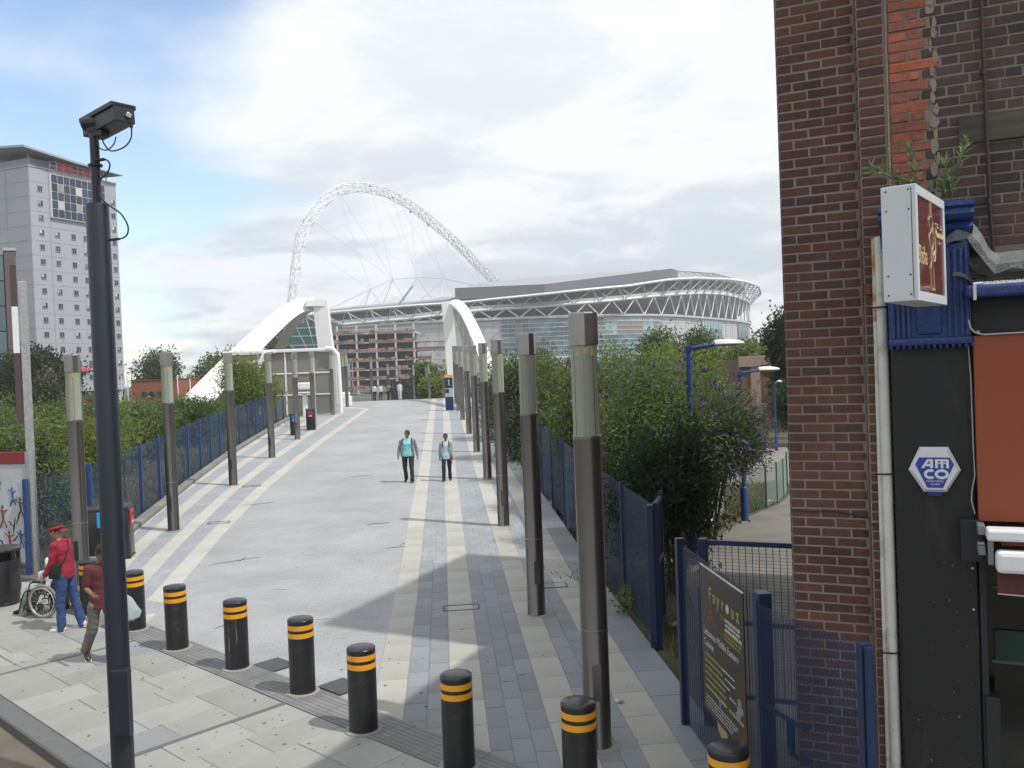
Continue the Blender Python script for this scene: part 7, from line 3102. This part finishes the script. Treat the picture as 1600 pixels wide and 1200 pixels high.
        mb.ball((0, -.055, -.045), (.047, .075, .045), TT, 12, 8)
        mb.ball((0, -.10, -.052), (.050, .115, .036), TT, 12, 8)
        sh_ = mb.build('shoe', shoe or M['eye'], t, smooth=True)
        mb = MB()
        mb.bbox((-.048, -.205, -.090), (.048, .07, -.068), .01, TT)
        mb.build('sole', M['sole'] if 'sole' in M else M['eye'], sh_)
    if hair is not None:
        mb = MB()
        # shell over the crown and back of the head
        seg, rings = 18, 9
        v_, f_ = [], []
        for i in range(rings + 1):
            th = 2.05 * i / rings
            for q in range(seg):
                a = 2 * math.pi * q / seg
                front_ = max(0, -math.sin(a))
                thq = th * (1 - .46 * front_ ** 1.2)
                j = 1 + (.035 * math.sin(q * 7.3 + i * 3.1) if i > 1 else 0)
                v_.append((.086 * j * math.sin(thq) * math.cos(a), .006 + .102 * j * math.sin(thq) * math.sin(a), .04 + .116 * j * math.cos(thq)))
        for i in range(rings):
            for q in range(seg):
                q2 = (q + 1) % seg
                f_.append((i * seg + q, (i + 1) * seg + q, (i + 1) * seg + q2, i * seg + q2))
        mb.add(v_, f_, HM)
        mb.build('hair', hair, t, smooth=True)
    if cap is not None:
        top, brim = cap
        mb = MB()
        seg, rings = 18, 7
        v_, f_ = [], []
        for i in range(rings + 1):
            th = 1.45 * i / rings
            for q in range(seg):
                a = 2 * math.pi * q / seg
                v_.append((.092 * math.sin(th) * math.cos(a), .110 * math.sin(th) * math.sin(a), .05 + .112 * math.cos(th)))
        for i in range(rings):
            for q in range(seg):
                q2 = (q + 1) % seg
                f_.append((i * seg + q, (i + 1) * seg + q, (i + 1) * seg + q2, i * seg + q2))
        mb.add(v_, f_, HM)
        cp = mb.build('cap', top, t, smooth=True)
        mb = MB()
        mb.tube([Vector((.094 * math.cos(a), .112 * math.sin(a), .055 - .03 * math.sin(a))) for a in np.linspace(-.4, 3.54, 12)], .024, 6, M=HM)
        mb.ball((0, .12, .0), (.075, .075, .014), HM @ Matrix.Rotation(-.55, 4, 'X') @ Matrix.Translation((0, 0, .03)), 12, 6)
        mb.build('cap_brim', brim, cp, smooth=True)
    t['joint_scale'] = k
    return t, P, HM


M['sole'] = mat('pale_sole', (.50, .48, .45), .7)
c_red = cloth('red_hoodie_cloth', (.27, .014, .032))
c_jean = cloth('blue_denim', (.030, .062, .165), .3)
c_wsh = mat('white_trainer', (.55, .52, .50), .6, var=.1)
c_blk = cloth('black_cloth', (.014, .014, .016))
c_maroon = cloth('maroon_shirt_cloth', (.105, .022, .030))
c_grey = cloth('grey_trouser_cloth', (.165, .150, .135), .2)
c_brown = mat('dark_brown_leather', (.032, .017, .016), .4)
c_teal = cloth('turquoise_shirt_cloth', (.23, .56, .62), .08)
c_pale = cloth('pale_blue_shirt_cloth', (.44, .56, .66), .08)
c_jgrey = cloth('grey_jacket_cloth', (.19, .22, .235))
c_jgrey2 = cloth('light_grey_jacket_cloth', (.30, .32, .33))
c_dk = cloth('charcoal_trouser_cloth', (.030, .030, .038))
c_nv = cloth('navy_trouser_cloth', (.016, .020, .050))
c_strap = cloth('dark_strap_cloth', (.03, .034, .04))
c_wht = cloth('white_cloth', (.62, .63, .66), .05)
c_sage = cloth('pale_sage_trousers', (.27, .30, .27), .2)

# person in the red hoodie, bowed towards the wheelchair
t, P, HM = person('person in red hoodie, blue jeans and backward cap standing by the wheelchair', (-7.78, 15.15, .004), math.radians(-98), 1.80, legs=((5, 6), (-9, 7)), arms=((8, 22, 6), (16, 26, 8)), lean=6, bow=22, skin='skinl',
                  shirt=c_red, trousers=c_jean, shoe=c_wsh, hair=M['hairblk'], cap=(c_blk, c_red), hem=-.09, flare=1.1)
mb = MB()
q = P['pel'] + Vector((.19, -.06, .06))
mb.bbox(q + Vector((-.05, -.10, -.14)), q + Vector((.05, .10, .12)), .03)
bag = mb.build('shoulder_bag', c_blk, t, smooth=True)
mb = MB()
mb.tube(spline([P['nb'] + Vector((-.10, .05, .03)), P['nb'] + Vector((-.02, .12, -.05)), P['ch'] + Vector((.10, .14, -.1)), P['pel'] + Vector((.20, .05, .12))], 5), .011, 6)
mb.tube(spline([P['nb'] + Vector((-.10, .03, .03)), P['nb'] + Vector((-.02, -.11, -.06)), P['ch'] + Vector((.10, -.15, -.1)), P['pel'] + Vector((.20, -.10, .12))], 5), .011, 6)
mb.build('strap', c_blk, bag)
mb = MB()
mb.ball((P['nb'] + Vector((0, .055, -.02))), (.105, .06, .055), seg=12, rings=8)
mb.build('hood', c_red, t, smooth=True)

# person in the maroon shirt looking at something in the hand, half hidden by the mast
t, P, HM = person('person in maroon shirt and grey trousers walking behind the camera pole', (-6.27, 13.22, .012), math.radians(46), 1.77, legs=((10, 4), (-16, 22)), arms=((4, 28, 10), (-4, 80, 6)), lean=3, bow=24, skin='skin',
                  shirt=c_maroon, sleeve='short', trousers=c_grey, shoe=c_brown, hair=M['hairblk'], hem=-.13, flare=1.1)
hw = Matrix.Translation(t.location) @ Matrix.Rotation(t.rotation_euler[2], 4, 'Z')
hp = hw @ P['haL']
M['bagm'] = mat('thin_plastic_bag', (.52, .60, .62), .4, var=.12, scale=12, transl=.35, bump=.5, bscale=20)
mb = MB()
n = 12
prof = [(.012, 0), (.02, -.05), (.08, -.12), (.135, -.24), (.15, -.34), (.13, -.42), (.06, -.45), (0, -.452)]
mb.lathe(prof, n)
r = random.Random(2)
mb.v = [(x * (1.15 + r.uniform(-.14, .14)), y * (.55 + r.uniform(-.1, .1)), z + r.uniform(-.012, .012)) for x, y, z in mb.v]
bgo = mb.build('plastic_bag', M['bagm'], smooth=True)
bgo.location = hp + Vector((-.02, .05, .16))
bgo.rotation_euler = (0, math.radians(-6), .3)
tag(bgo, 'pale plastic carrier bag held by the person in maroon beside a bollard', 'bag')

# two people in school-style clothes walking down the ramp
t, P, HM = person('taller walking person in turquoise shirt with a grey jacket hanging open', (-3.74, 31.0, zr(31.0)), math.radians(-3), 1.76, legs=((9, 4), (-13, 14)), arms=((-6, 14, 17), (6, 12, 15)), lean=-1, build=1.22, turn=-25,
                  shirt=c_teal, trousers=c_dk, shoe=c_blk, hair=M['hairblk'], collar=c_teal, sleevemat=c_jgrey, jacket=c_jgrey, flare=1.1, hem=-.06)
def straps(t, P, k):
    for sg_, s in ((1, 'L'), (-1, 'R')):
        sh = P['sh' + s]
        mb = MB()
        mb.tube(spline([sh + Vector((-sg_ * .07, .07, .05)) * k, sh + Vector((-sg_ * .065, -.02, .085)) * k, sh + Vector((-sg_ * .06, -.11, .0)) * k, sh + Vector((-sg_ * .045, -.145, -.14)) * k], 4), .018 * k, 6)
        mb.build('bag_strap', c_strap, t, smooth=True)


straps(t, P, 1.0)
t, P, HM = person('shorter walking person in pale blue shirt with grey jacket and navy trousers', (-2.40, 31.0, zr(31.0)), math.radians(3), 1.60, legs=((-12, 12), (10, 4)), arms=((8, 14, 10), (-8, 14, 10)), build=1.0,
                  shirt=c_pale, trousers=c_nv, shoe=c_blk, hair=M['hairblk'], collar=c_pale, sleevemat=c_jgrey2, jacket=c_jgrey2, flare=1.1, hem=-.13)
straps(t, P, .92)
mb = MB()
mb.ball((.18, -.03, .72), (.035, .05, .16), seg=8, rings=6)
o = mb.build('red_folder', mat('coral_cloth', (.55, .12, .09), .8), t)

# people standing in a group beyond the crest
for i, (x, y, rz, hgt, lab, sh_, tr_) in enumerate((
        (-14.3, 92.0, 160, 1.72, 'person in white shirt and navy trousers at the screen end of the far group', c_wht, c_nv),
        (-13.6, 91.5, 200, 1.66, 'person in pale blue shirt with one arm raised in the far group', c_pale, c_nv),
        (-12.9, 92.4, 150, 1.74, 'person in grey top in the middle of the far group', c_jgrey, c_dk),
        (-12.4, 91.7, 190, 1.60, 'short person in dark top beside the grey-topped one in the far group', c_dk, c_nv),
        (-11.55, 91.0, 170, 1.82, 'person dressed all in white in the group beyond the crest', c_wht, c_wht))):
    person(lab, (x, y, zr(y)), math.radians(rz), hgt, legs=((3, 2), (-4, 3)), arms=((5, 10, 8), (-4, 12, 8)) if i != 1 else ((60, 20, 10), (4, 12, 8)), shirt=sh_, trousers=tr_, shoe=c_blk, hair=M['hairblk'], sub=1, group='people standing beyond the crest', skin='skinl')

# ------------------------------------------------------------------ wheelchair and its user
WL = Vector((-8.62, 16.25, .012))
WR = math.radians(-101)      # faces left along the street
wc = thing('wheelchair', 'wheelchair with pale rims and black frame beside the person in red', 'wheelchair', WL, WR)
M['wrim'] = mat('pale_handrim', (.48, .48, .45), .35, metal=.4, var=.08)
M['tyre'] = mat('grey_tyre', (.22, .215, .20), .75, var=.1)
M['frameblk'] = mat('black_tube_frame', (.018, .018, .02), .35, metal=.2)


def torus(mb, c, R, r, axis='X', n=36, k=8):
    vs, fs = [], []
    for i in range(n):
        a = 2 * math.pi * i / n
        for j in range(k):
            b_ = 2 * math.pi * j / k
            rr = R + r * math.cos(b_)
            vs.append((c[0] + r * math.sin(b_), c[1] + rr * math.cos(a), c[2] + rr * math.sin(a)))
    for i in range(n):
        for j in range(k):
            i2, j2 = (i + 1) % n, (j + 1) % k
            fs.append((i * k + j, i2 * k + j, i2 * k + j2, i * k + j2))
    mb.add(vs, fs)


for s in (1, -1):
    x = s * .29
    mb = MB()
    torus(mb, (x, .06, .305), .285, .020)
    wh = mb.build('wheel', M['tyre'], wc, smooth=True)
    mb = MB()
    torus(mb, (x, .06, .305), .262, .009)
    torus(mb, (x + s * .035, .06, .305), .245, .009)
    mb.build('rim', M['wrim'], wh, smooth=True)
    mb = MB()
    for q in range(16):
        a = q * math.pi / 8
        mb.tube([(x + s * .02, .06, .305), (x, .06 + .26 * math.cos(a), .305 + .26 * math.sin(a))], .0025, 4)
    mb.tube([(x - .03, .06, .305), (x + .03, .06, .305)], .03, 10)
    mb.build('spokes', M['wrim'], wh)
    mb = MB()
    torus(mb, (s * .22, -.42, .075), .055, .020, n=20)
    mb.tube([(s * .22 - .02, -.42, .075), (s * .22 + .02, -.42, .075)], .035, 10)
    mb.build('caster', M['tyre'], wc, smooth=True)
    mb = MB()
    mb.tube(spline([(s * .23, .20, .88), (s * .23, .19, .5), (s * .23, .10, .45)], 4), .013, 8)
    mb.tube([(s * .23, .20, .88), (s * .23, .31, .90)], .016, 8)
    mb.tube(spline([(s * .23, .18, .46), (s * .23, -.28, .48), (s * .23, -.40, .40), (s * .21, -.50, .16), (s * .20, -.56, .10)], 5), .013, 8)
    mb.tube([(s * .23, .17, .24), (s * .23, -.38, .22)], .012, 8)
    mb.tube([(s * .23, -.38, .22), (s * .23, -.42, .08)], .012, 8)
    mb.tube([(s * .23, -.30, .47), (s * .23, -.34, .22)], .012, 8)
    mb.tube(spline([(s * .25, .18, .62), (s * .25, -.14, .64), (s * .25, -.24, .60), (s * .25, -.26, .47)], 5), .012, 8)
    mb.build('side_frame', M['frameblk'], wc, smooth=True)
    MB().bbox((s * .25 - .028, -.17, .645), (s * .25 + .028, .15, .675), .01).build('armrest', M['frameblk'], wc)
    MB().bbox((s * .12 - .07, -.66, .075), (s * .12 + .07, -.50, .09), .004).build('footplate', M['frameblk'], wc)
mb = MB()
mb.bbox((-.22, -.28, .455), (.22, .18, .495), .015)
mb.build('seat', c_blk, wc)
mb = MB()
mb.bbox((-.22, .175, .50), (.22, .20, .86), .01)
mb.build('backrest', c_blk, wc)
mb = MB()
mb.tube([(-.22, .10, .22), (.22, -.2, .45)], .011, 6)
mb.tube([(.22, .10, .22), (-.22, -.2, .45)], .011, 6)
mb.build('cross_brace', M['frameblk'], wc)
person('person seated in the wheelchair in pale top and sage trousers, half hidden', WL, WR, 1.72, legs=((84, 62), (80, 54)), arms=((-18, 34, 14), (28, 40, 12)), lean=-6, bow=8, skin='skin', pelvis=(0, .06, .575),
       shirt=c_wht, trousers=c_sage, shoe=c_blk, hair=M['hairblk'], hem=.02, flare=1.2, ground=False)
mb = MB()
mb.bbox((-.12, -.20, .62), (.10, .0, .80), .04, Matrix.Translation(WL) @ Matrix.Rotation(WR, 4, 'Z'))
tag(mb.build('carrier_bag', c_wht, smooth=True), 'white bag lying on the lap of the person in the wheelchair', 'bag')

bpy.context.view_layer.update()

# ------------------------------------------------------------------ thin summer haze over everything
hm = bpy.data.materials.new('thin_haze')
hm.use_nodes = True
hm.node_tree.nodes.clear()
pv = hm.node_tree.nodes.new('ShaderNodeVolumePrincipled')
pv.inputs['Color'].default_value = (.93, .95, 1.0, 1)
pv.inputs['Density'].default_value = .00034
ho_ = hm.node_tree.nodes.new('ShaderNodeOutputMaterial')
hm.node_tree.links.new(pv.outputs[0], ho_.inputs['Volume'])
haze = MB().bbox((-1600, -450, -5), (1600, 1600, 150)).build('haze', hm)
tag(haze, 'pale thin haze hanging over the whole view', 'haze', kind='stuff')
